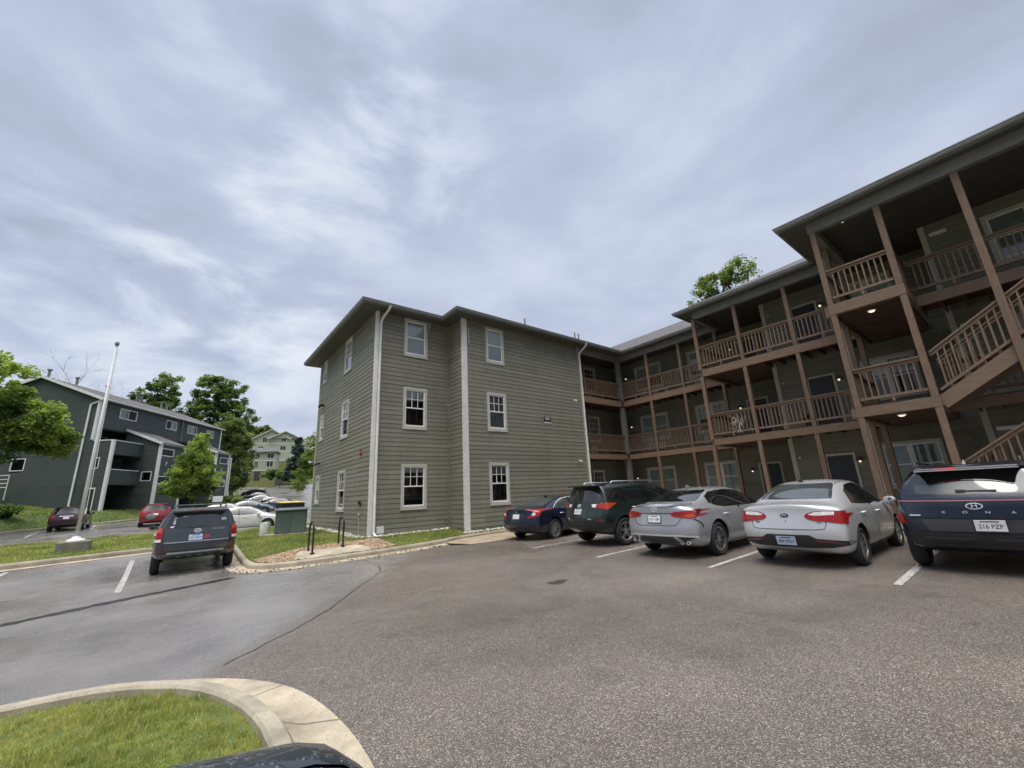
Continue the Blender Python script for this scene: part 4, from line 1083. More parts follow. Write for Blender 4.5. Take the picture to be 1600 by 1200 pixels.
def bay(u0, u1, letter, lu, wins):
    v2 = -1.72
    gwall(u0, 1.82, u0, v2, 1.5, 8.6, lambda F: [slider(F, 1.82+.28,1.82+1.28,4.65,5.62,G,0,False)] if u0 < 5 else [])
    F, L = gwall(u0, v2, u1, v2, 1.5, 8.42, lambda F: [slider(F, a, b, c, d, G, 0, False) for a, b, c, d in wins]); gwall(u1, v2, u1, 1.82, 1.5, 8.6)
    # cheek triangles and the lean-to roof
    for u in (u0, u1):
        mb = MB(); mb.add([(*P2(u, v2), 8.42), (*P2(u, 1.82), 8.42), (*P2(u, 1.82), 9.97)], [(0,1,2)]); mb.build('wall', M_GRN, world=G, recalc=False)
    slab([(u0-.15, v2-.25, 8.50), (u1+.15, v2-.25, 8.50), (u1+.15, 1.80, 10.06), (u0-.15, 1.80, 10.06)], .09, 'bay_roof', M_SHIN)
    mb = MB(); a, b = P2(u0-.19, v2-.25), P2(u0-.19, 1.78); mb.bar((*a, 8.42), (*b, 9.98), .06, .24); mb.build('rake_board', M_GTRIM, world=G)
    mb = MB(); mb.fbox(F, -.15, L+.15, .02, .16, 8.36, 8.49); mb.build('gutter', M_DSP, world=G)
    trimpost(u0+.07, v2+.02, 1.5, 8.35, .24); trimpost(u1-.07, v2+.02, 1.5, 8.35, .24)
    p, d, n = F
    text_obj('building_letter', letter, .62, M_GTRIM, (p[0]+d[0]*lu+n[0]*.03, p[1]+d[1]*lu+n[1]*.03, 6.42), (d[0], d[1], 0), (0,0,1), world=G)
bay(3.70, 7.4, 'F', 1.15, [(.15,2.05,7.2,8.0),(.15,2.05,4.35,5.15)])
bay(13.2, 16.1, 'F', 1.5, [(.9,2.6,7.15,7.95),(.4,2.5,4.3,5.15)])
trimpost(UE, .05, 1.5, 8.4, .24)
# white handrail by the gable end
H = empty('handrail', (*P2(-2.6, 9.2), 2.6), 0, 'white tubular handrail at the gable end of the green block', 'railing')
mb = MB()
for z in (5.35, 5.0, 4.65, 4.3): mb.tube([(*P2(-1.1,7.2), z), (*P2(-1.1,13.5), z)], .035, 6)
o = mb.build('rail', M_GTRIM, world=H)
for v in (7.2, 9.4, 11.6, 13.5):
    mb = MB(); mb.tube([(*P2(-1.1,v), 3.2), (*P2(-1.1,v), 5.38)], .04, 6); mb.build('rail_post', M_GTRIM, world=H)

# ------------------------------------------------------------------ pale flats up the hill
M_PALE = mat('pale_green_siding', (.40,.44,.34), .7, noise=(.6,.08), bump=(6,.2), stretch=(.1,.1,6))
M_SAGE = mat('sage_siding', (.46,.48,.36), .7, noise=(.6,.08), bump=(6,.2), stretch=(.1,.1,6))
M_OLIV = mat('moss_siding', (.22,.24,.085), .7, noise=(.6,.1), bump=(6,.2), stretch=(.1,.1,6))
M_BAND = mat('cream_band', (.66,.68,.60), .6, noise=(2,.05))
M_PSHIN = mat('grey_shingle', (.13,.14,.15), .9, noise=(1,.25), bump=(10,.4))
hd = R(14); Hx, Hy = Vector((math.cos(hd), -math.sin(hd))), Vector((math.sin(hd), math.cos(hd)))
def flat_block(name, org, x0, x1, dep, z0, ze, bands, wins, gables, label, low, door=None):
    """wall facing the camera in a frame: x along the front, y into the hill"""
    o = Vector(org); pt = lambda x, y: tuple(o+Hx*x+Hy*y)
    r = empty(name, (*o, z0), 0, label, 'building')
    F = (pt(0, 0), tuple(Hx), tuple(-Hy))
    mb = MB(); mb.prism([pt(x0,0), pt(x1,0), pt(x1,dep), pt(x0,dep)], bands[0], ze); mb.build('wall', M_PALE if low else M_SAGE, world=r)
    mb = MB(); mb.prism([pt(x0,0), pt(x1,0), pt(x1,dep), pt(x0,dep)], z0-3, bands[0]-.002); mb.build('lower_wall', M_OLIV, world=r)
    for z in bands:
        mb = MB(); mb.fbox(F, x0-.05, x1+.05, .0, .06, z-.14, z+.14); mb.build('band', M_BAND, world=r)
    for x, z, w, h in wins:
        mb = MB(); mb.fbox(F, x-.1, x+w+.1, .01, .05, z-.1, z+h+.1); q = mb.build('window', M_BAND, world=r)
        mb = MB(); mb.fquad(F, x, x+w*.47, .056, z, z+h); mb.fquad(F, x+w*.53, x+w, .056, z, z+h); p = mb.build('pane', mat('far_glass', (.06,.07,.08), .08, noise=(.4,.5)), recalc=False); p.parent = q
    for a, b, zr, y0, e in gables:
        mb = MB(); m_ = (a+b)/2; mb.add([(*pt(a, y0), e), (*pt(b, y0), e), (*pt(m_, y0), zr)], [(0,1,2)]); mb.build('gable', M_PALE if low else M_SAGE, world=r, recalc=False)
        for s, t in ((a, m_), (b, m_)):
            mb = MB(); k = .6*(1 if s == b else -1); zk = e-.6*(zr-e)/abs(m_-s)
            V = [(*pt(s+k, y0-.5), zk), (*pt(t, y0-.5), zr), (*pt(t, y0+dep), zr), (*pt(s+k, y0+dep), zk)]
            mb.add(V+[(x, y, z+.16) for x, y, z in V], [(0,1,2,3),(7,6,5,4),(0,4,5,1),(1,5,6,2),(2,6,7,3),(3,7,4,0)]); mb.build('roof', M_PSHIN, world=r)
            mb = MB(); mb.bar((*pt(s+k, y0-.54), zk+.05), (*pt(t, y0-.54), zr+.05), .06, .26); mb.build('rake_board', M_BAND, world=r)
    if door:
        mb = MB(); mb.fbox(F, door[0], door[1], .0, .05, door[2], door[3]); mb.build('door', mat('far_door', (.06,.05,.05), .6, noise=(2,.2)), world=r)
    return r
b1 = flat_block('apartment_building', (17.6,134.8), -6.2, 3.4, 10, 8.6, 16.3, [11.25,13.9], [(-4.3,9.6,1.5,1.5),(1.0,9.6,1.3,1.5),(-4.0,12.2,1.6,1.4),(-1.6,12.2,.8,1.5),(1.3,12.2,1.5,1.5),(-4.0,14.6,1.5,1.2),(-1.4,14.6,.8,1.2),(1.3,14.6,1.5,1.2)], [], 'pale three storey flats with a grey hipped roof, lower one up the hill', True, (-1.5,.0,8.5,10.9))
mb = MB(); o = Vector((17.6,134.8)); pt = lambda x, y: tuple(o+Hx*x+Hy*y)
for x0, x1, dz in ((-6.8,.9,0),(.3,4.0,.1)):
    P = [(*pt(x0,-.6),16.25+dz),(*pt(x1,-.6),16.25+dz),(*pt(x1,8),16.25+dz),(*pt(x0,8),16.25+dz),(*pt(x0+2.2,3.6),17.9+dz),(*pt(x1-1.4,3.6),17.9+dz)]
    mb.add(P, [(0,1,5,4),(1,2,5),(2,3,4,5),(3,0,4),(3,2,1,0)])
mb.build('roof', M_PSHIN, world=b1)
flat_block('apartment_building', (22.2,149.2), -6.0, 9.5, 12, 11.0, 22.2, [15.2,18.0,20.6], [(-3.0,21.0,1.2,1.4),(2.2,21.2,1.2,1.1),(6.6,21.0,.9,1.2),(2.0,18.6,1.5,1.2),(6.4,18.4,.6,1.4),(6.3,15.8,.6,1.4),(-4.0,18.5,1.3,1.2)], [(-5.4,4.2,25.0,0,22.2),(-1.0,7.5,24.4,-.4,22.2)], 'sage green four storey gabled flats behind the pale ones', False)
# retaining walls by the far lot
mb = MB(); a, b = (11.6,141.2), (15.2,140.4); mb.bar((*a,8.05), (*b,8.05), .4, 1.7); tag(mb.build('retaining_wall', mat('white_wall', (.56,.56,.58), .7, noise=(1,.15))), 'white rendered retaining wall beside the far car park', 'wall')
mb = MB(); a, b = (15.45,140.4), (27,138.6); mb.bar((*a,7.9), (*b,8.5), .4, 1.5); tag(mb.build('retaining_wall', mat('grey_block_wall', (.20,.175,.14), .85, noise=(1,.3))), 'brown block retaining wall below the pale flats', 'wall')

# ------------------------------------------------------------------ street furniture
M_POLE = mat('pole_paint', (.62,.63,.64), .38, noise=(1.2,.15), bump=(12,.05))
fx, fy = -2.72, 22.9; fz = gz2(fx, fy)
fp = empty('flagpole', (fx, fy, fz+.42), 0, 'tall white flagpole without a flag on a concrete footing', 'flagpole')
mb = MB(); mb.tube([(fx,fy,fz+.38),(fx,fy,fz+3),(fx,fy,fz+8.05)], [.066,.060,.034], 14); mb.build('pole', M_POLE, world=fp, smooth=True)
mb = MB(); mb.lathe([(.001,.54),(.10,.52),(.15,.45),(.24,.41),(.27,.38),(.27,.34),(.001,.34)], (fx,fy,fz), n=20); mb.build('base_collar', M_GTRIM, world=fp, smooth=False)
mb = MB(); mb.lathe([(.001,.16),(.06,.12),(.08,.04),(.05,-.05),(.001,-.06)], (fx,fy,fz+8.1), n=12); mb.build('finial', M_GUT, world=fp, smooth=True)
mb = MB(); mb.tube([(fx+.12,fy-.06,fz+1.4),(fx+.08,fy-.06,fz+5),(fx+.06,fy-.05,fz+7.9)], .012, 5); mb.box(fx+.09,fx+.14,fy-.12,fy-.06,fz+1.3,fz+1.5); mb.build('halyard', M_WHITE, world=fp)
mb = MB(); mb.box(fx-.46,fx+.42,fy-.36,fy+.44,fz-.3,fz+.36); tag(mb.build('flagpole_footing', mat('weathered_concrete', (.22,.205,.17), .85, noise=(2.5,.35), bump=(40,.4)), bevel=.03), 'weathered square concrete footing under the flagpole', 'footing')
def hoop(x, y, rz, label):
    z = gz1(x, y)+.02; P = []
    w, h = .215, .86
    dx, dy = math.cos(rz), math.sin(rz)
    for s, zz in [(-w,-.05),(-w,h-w)]+[(-w*math.cos(a), h-w+w*math.sin(a)) for a in np.linspace(.2, PI-.2, 9)]+[(w,h-w),(w,-.05)]: P.append((x+dx*s, y+dy*s, z+zz))
    r = empty('bike_hoop', (x, y, z), 0, label, 'bike rack', 'black bike hoops beside the kerb')
    mb = MB(); mb.tube(P, .028, 10); mb.build('hoop', M_BLACK, world=r, smooth=True)
    for s in (-w, w):
        mb = MB(); mb.lathe([(.001,.016),(.07,.014),(.07,0)], (x+dx*s, y+dy*s, z), n=14); mb.build('base_plate', M_BLACK, world=r)
hoop(3.32, 14.02, R(92), 'black bike hoop nearer the grey four-wheel drive, at the edge of the bark'); hoop(4.30, 14.42, R(92), 'black bike hoop nearer the olive building')
# green transformer cabinet
tx, ty = 4.02, 20.5; tz = gz1(tx, ty)
T = empty('transformer_cabinet', (tx, ty, tz-.06), R(-14), 'green steel transformer cabinet on the lawn by the building corner', 'cabinet')
M_TG = mat('cabinet_green', (.10,.135,.12), .45, noise=(1.6,.25), bump=(8,.06))
mb = MB(); mb.box(-.58,.58,-.45,.45,.05,1.0); mb.build('body', M_TG, T, bevel=.015)
mb = MB(); V = [(-.62,-.52,1.003),(.62,-.52,1.003),(.62,.5,1.003),(-.62,.5,1.003),(-.62,-.52,1.06),(.62,-.52,1.06),(.56,.45,1.13),(-.56,.45,1.13)]
mb.add(V, [(0,3,2,1),(4,5,6,7),(0,1,5,4),(1,2,6,5),(2,3,7,6),(3,0,4,7)]); mb.build('lid', M_TG, T, bevel=.012)
for a, b in ((-.55,-.01),(.01,.55)):
    mb = MB(); mb.box(a,b,-.468,-.452,.12,.98); mb.build('door', M_TG, T, bevel=.005)
mb = MB(); mb.box(-.9,.9,-.7,.7,-.3,.05); tag(mb.build('cabinet_pad', M_CONC), 'low concrete pad under the green transformer cabinet', 'pad')
pad = bpy.data.objects['cabinet_pad']; pad.location = (tx, ty, tz-.01); pad.rotation_euler[2] = R(-14)
# pale marker post
bx, by = 3.15, 21.2; bz = gz1(bx, by)
mb = MB(); mb.lathe([(.001,.55),(.16,.54),(.19,.50),(.19,.0),(.19,-.2)], (bx,by,bz), n=20); tag(mb.build('bollard', mat('bollard_concrete', (.50,.50,.46), .7, noise=(3,.2), bump=(40,.2)), auto=40), 'short pale round concrete bollard on the lawn', 'bollard')
# bin with a yellow lid
D = empty('dumpster', (8.35,43.3,Z(8.35,43.3)), R(8), 'dark dumpster with a yellow lid behind the transformer cabinet', 'dumpster')
mb = MB(); mb.add([(-1,-.6,.1),(1,-.6,.1),(1,.6,.1),(-1,.6,.1),(-1,-.75,1.15),(.9,-.75,1.15),(.9,.75,1.2),(-1,.75,1.2)], [(0,3,2,1),(4,5,6,7),(0,1,5,4),(1,2,6,5),(2,3,7,6),(3,0,4,7)]); mb.build('bin', mat('bin_navy', (.012,.014,.018), .5, noise=(2,.3)), D, bevel=.02)
mb = MB(); mb.add([(-1.04,-.8,1.17),(.94,-.8,1.17),(.94,.8,1.23),(-1.04,.8,1.23),(-1.04,-.8,1.24),(.94,-.8,1.24),(.94,.8,1.36),(-1.04,.8,1.36)], [(0,3,2,1),(4,5,6,7),(0,1,5,4),(1,2,6,5),(2,3,7,6),(3,0,4,7)]); mb.build('lid', mat('bin_yellow', (.62,.47,.12), .5, noise=(2,.15)), D, bevel=.02)
# small blank white board
sx_, sy_ = 3.15, 49.2; sz = Z(sx_, sy_)
S_ = empty('sign_board', (sx_, sy_, sz), R(-6), 'small blank white board on a post seen over the grey four-wheel drive', 'sign')
mb = MB(); mb.box(-.40,.40,-.03,.03,1.42,1.95); mb.build('board', M_WHITE, S_, bevel=.02)
mb = MB(); mb.box(-.05,.05,.035,.12,-.2,2.0); mb.build('post', M_GUT, S_)
# ------------------------------------------------------------------ trees
M_BARK = mat('bark', (.10,.078,.060), .9, noise=(4,.4), bump=(14,.7), stretch=(6,6,1))
M_TWIG = mat('bare_twig', (.40,.39,.39), .85, noise=(3,.2))
LM_A = leaf_mat('leaf_deep', (.045,.085,.022), (.27,.37,.085), .45)
LM_B = leaf_mat('leaf_fresh', (.055,.105,.018), (.42,.53,.10), .45)
LM_C = leaf_mat('leaf_lime', (.075,.125,.018), (.34,.42,.085), .45)
LM_D = leaf_mat('needle_blue', (.030,.055,.045), (.12,.17,.13), .15)
LM_E = leaf_mat('leaf_olive', (.07,.105,.03), (.32,.39,.12), .45)
def leaves(clusters, per, size, rng, flat=.5, aspect=.55):
    """little leaf faces thrown round each cluster centre; returns vertices, faces, tints"""
    C = np.array([c[0] for c in clusters]); rad = np.array([c[1] for c in clusters]); base = np.array([c[2] for c in clusters])
    n = len(C)*per; idx = np.repeat(np.arange(len(C)), per)
    d = rng.normal(size=(n, 3)); d /= np.linalg.norm(d, axis=1)[:, None]; r = rng.random(n)**.6
    P = C[idx]+d*(rad[idx]*r)[:, None]*np.array([1, 1, .72])
    a = rng.normal(size=(n, 3)); a[:, 2] *= flat; a /= np.linalg.norm(a, axis=1)[:, None]
    u = rng.normal(size=(n, 3)); b = np.cross(a, u); b /= np.linalg.norm(b, axis=1)[:, None]
    s = size*(.55+.9*rng.random(n))
    A_ = a*s[:, None]; B_ = b*(s*aspect)[:, None]
    V = np.empty((n, 4, 3)); V[:, 0] = P-A_; V[:, 1] = P+B_; V[:, 2] = P+A_; V[:, 3] = P-B_
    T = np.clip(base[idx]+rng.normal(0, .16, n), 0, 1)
    return V.reshape(-1, 3), np.arange(n*4).reshape(-1, 4), T
def leaf_obj(name, V, F, T, m, world):
    me = bpy.data.meshes.new(name); n = len(F)
    me.vertices.add(len(V)); me.vertices.foreach_set('co', V.ravel()); me.loops.add(n*4); me.loops.foreach_set('vertex_index', F.ravel().astype(np.int32))
    me.polygons.add(n); me.polygons.foreach_set('loop_start', np.arange(0, n*4, 4, dtype=np.int32)); me.polygons.foreach_set('loop_total', np.full(n, 4, dtype=np.int32))
    at = me.attributes.new('tint', 'FLOAT', 'FACE'); at.data.foreach_set('value', T.astype(np.float32)); me.materials.append(m); me.update(calc_edges=True)
    o = bpy.data.objects.new(name, me); COL.objects.link(o); return world_child(o, world)
def limb(mb, a, b, r0, r1, rng, k=5, sag=.12):
    a, b = Vector(a), Vector(b); L = (b-a).length; P = []
    for i in range(k+1):
        t = i/k; p = a.lerp(b, t); w = math.sin(PI*t)*L*sag*.5; P.append(p+Vector((rng.normal()*w*.5, rng.normal()*w*.5, w*.6*(1 if i < k else 0))))
    mb.tube(P, [r0+(r1-r0)*i/k for i in range(k+1)], 6)
def tree(name, base, trunk_h, r, blobs, ncl, per, size, m, label, seed=1, bark=None, group=None, cat='tree', clr=.5, shell=.55, nlimb=14, flat=.6, tintz=.35):
    """blobs: (centre, radii) lobes of the crown in world space"""
    rng = np.random.RandomState(seed); root = empty(name, base, 0, label, cat, group)
    vol = np.array([b[1][0]*b[1][1]*b[1][2] for b in blobs]); vol = vol**.8; vol /= vol.sum(); cl = []
    for i in range(ncl):
        c, rr = blobs[rng.choice(len(blobs), p=vol)]
        d = rng.normal(size=3); d /= np.linalg.norm(d); q = shell+(1-shell)*rng.random()**.6
        q *= rng.uniform(.82, 1.12)
        p = np.array(c)+d*np.array(rr)*q
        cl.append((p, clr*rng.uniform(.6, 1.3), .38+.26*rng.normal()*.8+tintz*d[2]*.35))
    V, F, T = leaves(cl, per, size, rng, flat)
    leaf_obj('crown', V, F, T, m, root)
    mb = MB(); b = Vector(base); cen = Vector(np.mean([np.array(x[0]) for x in blobs], axis=0)); top = Vector((b.x*.5+cen.x*.5, b.y*.5+cen.y*.5, max(b.z+trunk_h, cen.z)))
    k = 6; mb.tube([b.lerp(top, i/k)+Vector((rng.normal()*r*.35, rng.normal()*r*.35, -.15 if i == 0 else 0)) for i in range(k+1)], [r*1.35]+[r*(1-.75*i/k) for i in range(1, k+1)], 8)
    for i in rng.choice(len(cl), min(nlimb, len(cl)), replace=False):
        p = cl[i][0]; t = rng.uniform(.3, 1.0); s = b.lerp(top, max(t, trunk_h/max(.1, (top-b).length)*.8 if t < .4 else t))
        limb(mb, s, p, r*.38, r*.06, rng)
    o = mb.build('trunk', bark or M_BARK, world=root, smooth=True)
    return root
def Bz(x, y, d=0): return (x, y, Z(x, y)-d)
# big crown at the left edge, in front of the gable
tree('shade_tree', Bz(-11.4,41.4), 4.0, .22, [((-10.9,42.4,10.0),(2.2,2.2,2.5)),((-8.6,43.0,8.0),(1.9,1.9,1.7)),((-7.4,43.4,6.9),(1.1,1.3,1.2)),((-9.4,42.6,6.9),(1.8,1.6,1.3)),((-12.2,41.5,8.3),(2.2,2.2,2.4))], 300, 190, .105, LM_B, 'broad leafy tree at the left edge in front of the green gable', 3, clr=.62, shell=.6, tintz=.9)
# young tree in front of the green block
tree('young_tree', Bz(1.0,50.3), 1.8, .10, [((1.0,50.2,4.6),(2.1,1.9,1.7)),((1.15,50.2,6.4),(1.5,1.4,1.3)),((1.25,50.2,7.9),(.75,.75,1.2)),((.2,50.1,3.5),(1.5,1.4,.9)),((2.2,50.1,3.7),(1.3,1.3,.8))], 190, 150, .09, LM_B, 'young conical street tree on the lawn before the green block', 5, clr=.5, shell=.35, tintz=.6)
tree('juniper', Bz(3.9,51.0), .3, .05, [((3.9,51.0,2.0),(1.9,1.0,.7)),((2.2,50.6,1.7),(1.0,.8,.5))], 60, 60, .12, LM_A, 'low dark juniper shrub beside the young tree', 6, clr=.35, nlimb=5, cat='shrub')
# tall trees behind the green block
tree('tall_tree', Bz(-5.2,92), 9, .45, [((-6.0,93,20.5),(2.3,2.3,3.0)),((-3.6,94,22.5),(2.2,2.2,3.3)),((-5.0,93,17.0),(3.3,2.8,2.6)),((-2.4,93,18.5),(1.9,1.9,2.6))], 150, 150, .17, LM_A, 'left one of the two tall dark trees above the green roof', 8, clr=.78, shell=.45)
tree('tall_tree', Bz(4.4,93), 9, .5, [((2.6,94,22.6),(2.4,2.4,3.6)),((6.2,94,21.8),(2.6,2.4,3.6)),((4.0,94,18.6),(4.2,3,2.9)),((8.6,94,18.0),(1.9,1.9,2.4)),((1.0,94,19.5),(1.8,1.8,2.0)),((4.6,95,25.0),(1.6,1.5,1.8))], 215, 150, .17, LM_A, 'right and larger of the two tall dark trees above the green roof', 9, clr=.82, shell=.5)
tree('full_tree', Bz(7.4,88), 3, .35, [((7.2,88.6,12.8),(2.6,2.2,3.0)),((8.0,88.6,9.2),(2.5,2.0,2.9)),((7.6,88.6,6.4),(2.0,1.7,1.9)),((6.1,88,15.2),(2.0,1.8,2.0))], 240, 140, .16, LM_E, 'leafy tree hugging the far end of the green block', 10, clr=.8, shell=.45)
tree('low_tree', Bz(-1.5,97), 5, .3, [((-1.0,97,17.0),(3.2,2.2,2.0)),((2.4,98,15.2),(3.0,2.2,2.2)),((5.8,98,14.6),(3.0,2.2,2.6))], 120, 120, .2, LM_A, 'dark bushy tree just showing over the green roof ridge', 12, clr=.85)
# lime trees by the pale flats
tree('lime_tree', Bz(12.5,152), 6, .35, [((11.8,152,22.5),(3.6,3,3.6)),((15.0,153,20.5),(3,2.6,3.2)),((10.2,151,17.0),(3.0,2.6,3.6))], 150, 60, .5, LM_C, 'yellow green tree left of the pale flats', 13, clr=1.2)
tree('lime_tree', Bz(18.6,170), 6, .3, [((18.0,170,27.0),(2.6,2.4,2.6)),((22.5,171,27.5),(2.2,2.2,2.2))], 80, 55, .45, LM_E, 'thin green tree top over the pale flats roof', 14, clr=1.0)
# right of the flats, beside the olive wall
tree('spruce', Bz(24.6,121), 1, .22, [((23.9,121,17.6),(.7,.7,1.6)),((24.0,121,15.4),(1.6,1.5,1.4)),((24.1,121,13.2),(2.3,2.0,1.3)),((24.2,121,11.2),(2.9,2.4,1.3)),((24.3,121,9.4),(3.2,2.6,1.2))], 170, 60, .30, LM_D, 'dark blue green spruce beside the pale flats', 15, clr=.7, shell=.4, flat=.3)
tree('birch', Bz(15.0,59), 2.6, .16, [((14.6,59.4,9.2),(1.9,1.8,2.0)),((13.6,59.2,7.0),(1.8,1.6,1.7)),((12.8,59.2,5.2),(1.5,1.4,1.2)),((15.4,59.4,6.4),(2.2,2,2.0)),((12.0,58.9,3.9),(.9,1.0,.8))], 230, 140, .09, LM_C, 'light green tree growing close behind the olive building corner', 16, clr=.6, shell=.45)
tree('shrub', Bz(21.5,128), .5, .08, [((20.2,128,9.6),(3.6,1.6,1.3)),((24.5,127,9.0),(3.0,1.6,1.2))], 60, 55, .3, LM_A, 'dark hedge shrub under the spruce by the flats', 17, clr=.6, cat='shrub', nlimb=4)
tree('roof_tree', Bz(43,17), 12, .35, [((41.4,17.2,21.8),(1.7,1.7,1.5)),((42.4,15.0,22.6),(1.6,1.6,1.1)),((40.8,18.8,20.2),(1.3,1.3,1.2))], 85, 80, .115, LM_C, 'light green tree crown showing above the gallery roof', 18, clr=.6, shell=.5, nlimb=26)
tree('roof_tree', Bz(46,7.5), 12, .3, [((44.8,7.8,23.0),(1.5,1.5,1.0))], 24, 40, .2, LM_C, 'small tuft of leaves peeping over the roof by the tall gable', 28, clr=.5, nlimb=8)
for i, (x, y, s, z_, lab) in enumerate(((6.5,63.0,1.0,1.2,'leafy shrub at the far corner of the green block'),(-9.5,46.6,.8,1.6,'round shrub at the foot of the green gable'),(-12.2,45.4,.9,1.7,'dark shrub left of the gable end'))):
    tree('shrub', Bz(x, y), .3, .05, [((x,y,Z(x,y)+s*.5),(s,s*.8,s*.6))], 26, 60, .12, LM_A, lab, 30+i, clr=.3, cat='shrub', nlimb=4)
# bare trees behind the green block
def bare(name, base, h, r, label, seed, spread=.55, depth=5):
    rng = np.random.RandomState(seed); root = empty(name, base, 0, label, 'tree'); tr, cr = MB(), MB()
    def grow(p, d, l, r, k):
        q = p+d*l; mid = p.lerp(q, .5)+Vector(rng.normal(size=3))*l*.05
        (tr if k >= depth-1 else cr).tube([p, mid, q], [r, r*.85, r*.68], 5 if k > 1 else 3)
        if k == 0: return
        for _ in range(rng.randint(2, 5)):
            dd = (d+Vector(rng.normal(size=3))*spread+Vector((0,0,.10))).normalized(); grow(q, dd, l*rng.uniform(.55, .82), r*.62, k-1)
    grow(Vector(base), Vector((rng.normal()*.05, 0, 1)).normalized(), h*.34, r, depth)
    tr.build('trunk', M_TWIG, world=root, smooth=True); cr.build('crown', M_TWIG, world=root, recalc=False)
bare('bare_tree', Bz(-15.6,76), 17.5, .10, 'leafless grey tree behind the left end of the green roof', 4)
bare('bare_tree', Bz(-11.4,84), 18.0, .09, 'leafless twigs over the ridge left of the flagpole', 9)
bare('bare_tree', Bz(-8.4,86), 18.5, .085, 'leafless twigs over the ridge right behind the flagpole', 12)
# ------------------------------------------------------------------ cars
M_TYRE = mat('tyre', (.022,.022,.023), .75, noise=(9,.3), bump=(30,.2))
M_GLS = mat('tinted_glass', (.010,.012,.013), .03, spec=.9, noise=(2.2,.5), coat=.6)
M_GLS2 = mat('car_glass_pale', (.055,.065,.065), .04, spec=.9, noise=(1.8,.35), coat=.6)
M_TRB = mat('black_plastic', (.022,.022,.024), .5, noise=(6,.3), bump=(90,.1))
M_GLOSB = mat('gloss_black', (.008,.008,.009), .08, coat=.5, noise=(3,.2))
M_TLR = mat('tail_lamp_red', (.30,.006,.008), .10, coat=.6, noise=(18,.35), bump=(45,.3), stretch=(1,1,1))
M_TLD = mat('tail_lamp_dark', (.11,.006,.008), .10, coat=1., noise=(14,.4), bump=(40,.2))
M_TLO = mat('tail_lamp_amber', (.48,.05,.012), .12, coat=1., noise=(18,.3), bump=(45,.3))
M_TLW = mat('lamp_clear', (.72,.70,.69), .08, coat=1., noise=(22,.25), bump=(40,.3))
M_CHR = mat('chrome', (.86,.87,.88), .22, metal=.55, noise=(4,.08))
M_SILV = mat('alloy', (.52,.53,.55), .28, metal=.9, noise=(7,.12))
M_GUN = mat('gunmetal', (.075,.078,.085), .35, metal=.6, noise=(7,.2))
M_PLB = mat('plate_blue', (.46,.58,.76), .45, noise=(14,.2))
M_PLW = mat('plate_white', (.70,.71,.72), .45, noise=(14,.12))
M_INK = mat('plate_ink', (.03,.035,.06), .5, noise=(8,.1))
M_WELL = mat('wheel_well', (.010,.010,.010), .95, noise=(5,.3))
M_HEADL = mat('headlamp', (.55,.58,.60), .06, coat=1., noise=(16,.4), bump=(30,.4))
M_MIRR = mat('mirror_glass', (.55,.58,.6), .03, metal=1., noise=(2,.1))

def interp(tab, x):
    if x <= tab[0][0]: return tab[0][1]
    for (a, va), (b, vb) in zip(tab, tab[1:]):
        if x <= b: return va+(vb-va)*(x-a)/(b-a)
    return tab[-1][1]
TC = [1, .72, .38, 0, -.38, -.72, -1]
def car_shell(S, sub):
    """box-topology shell: side rows r0..r6 by stations, rounded by subdivision"""
    L = S['L']; xs = S['xs']; ns = len(xs); bm = bmesh.new(); idx = {}
    def rows(x, end=None):
        zb, zl, zt = interp(S['zb'], x), interp(S['belt'], x), interp(S['top'], x); w, wt = interp(S['w'], x), interp(S['wt'], x); cam = S.get('camber', .045)
        ze = zt-cam
        zs = [zb, zb+.10, zb+.44*(zl-zb), zb+.80*(zl-zb), zl, zl+.52*(ze-zl), ze]
        sh = S.get('shoulder', .955)
        ys = [w*.84, w*.965, w, w*.992, w*sh, w*sh*.50+wt*.50+.012, wt]
        return zs, ys, cam
    def V(i, r, j):
        k = (i, r, j)
        if k in idx: return idx[k]
        x = xs[i]; zs, ys, cam = rows(x); t = TC[j]
        if i == 0: x = S['xr'][r]+S['pcr']*abs(t)**2.6
        elif i == ns-1: x = L-S['xf'][r]-S['pcf']*abs(t)**2.4
        z = zs[r]; f = ys[r]
        if r == 6: z += cam*(1-t*t)
        elif r == 5: z += cam*.45*(1-t*t)
        v = bm.verts.new((x, f*t, z)); idx[k] = v; return v
    for i in range(ns-1):
        for r in range(6):
            bm.faces.new((V(i,r,0), V(i+1,r,0), V(i+1,r+1,0), V(i,r+1,0))); bm.faces.new((V(i,r+1,6), V(i+1,r+1,6), V(i+1,r,6), V(i,r,6)))
        for j in range(6):
            bm.faces.new((V(i,6,j), V(i+1,6,j), V(i+1,6,j+1), V(i,6,j+1))); bm.faces.new((V(i,0,j+1), V(i+1,0,j+1), V(i+1,0,j), V(i,0,j)))
    for r in range(6):
        for j in range(6):
            bm.faces.new((V(0,r,j), V(0,r+1,j), V(0,r+1,j+1), V(0,r,j+1))); bm.faces.new((V(ns-1,r,j+1), V(ns-1,r+1,j+1), V(ns-1,r+1,j), V(ns-1,r,j)))
    cr = bm.edges.layers.float.new('crease_edge')
    for (a, b, val) in S.get('crease', []):
        for j in range(6):
            e = bm.edges.get((idx[(a[0], a[1], j)], idx[(b[0], b[1], j+1)]))
            if e: e[cr] = val
    for i in range(ns-1):
        for j in (0, 6):
            e = bm.edges.get((idx[(i, 4, j)], idx[(i+1, 4, j)]))
            if e: e[cr] = S.get('belt_crease', .25)
    bmesh.ops.recalc_face_normals(bm, faces=bm.faces)
    me = bpy.data.meshes.new('shell'); bm.to_mesh(me); bm.free()
    o = bpy.data.objects.new('shell', me); COL.objects.link(o)
    md = o.modifiers.new('s', 'SUBSURF'); md.levels = sub; md.render_levels = sub
    return o
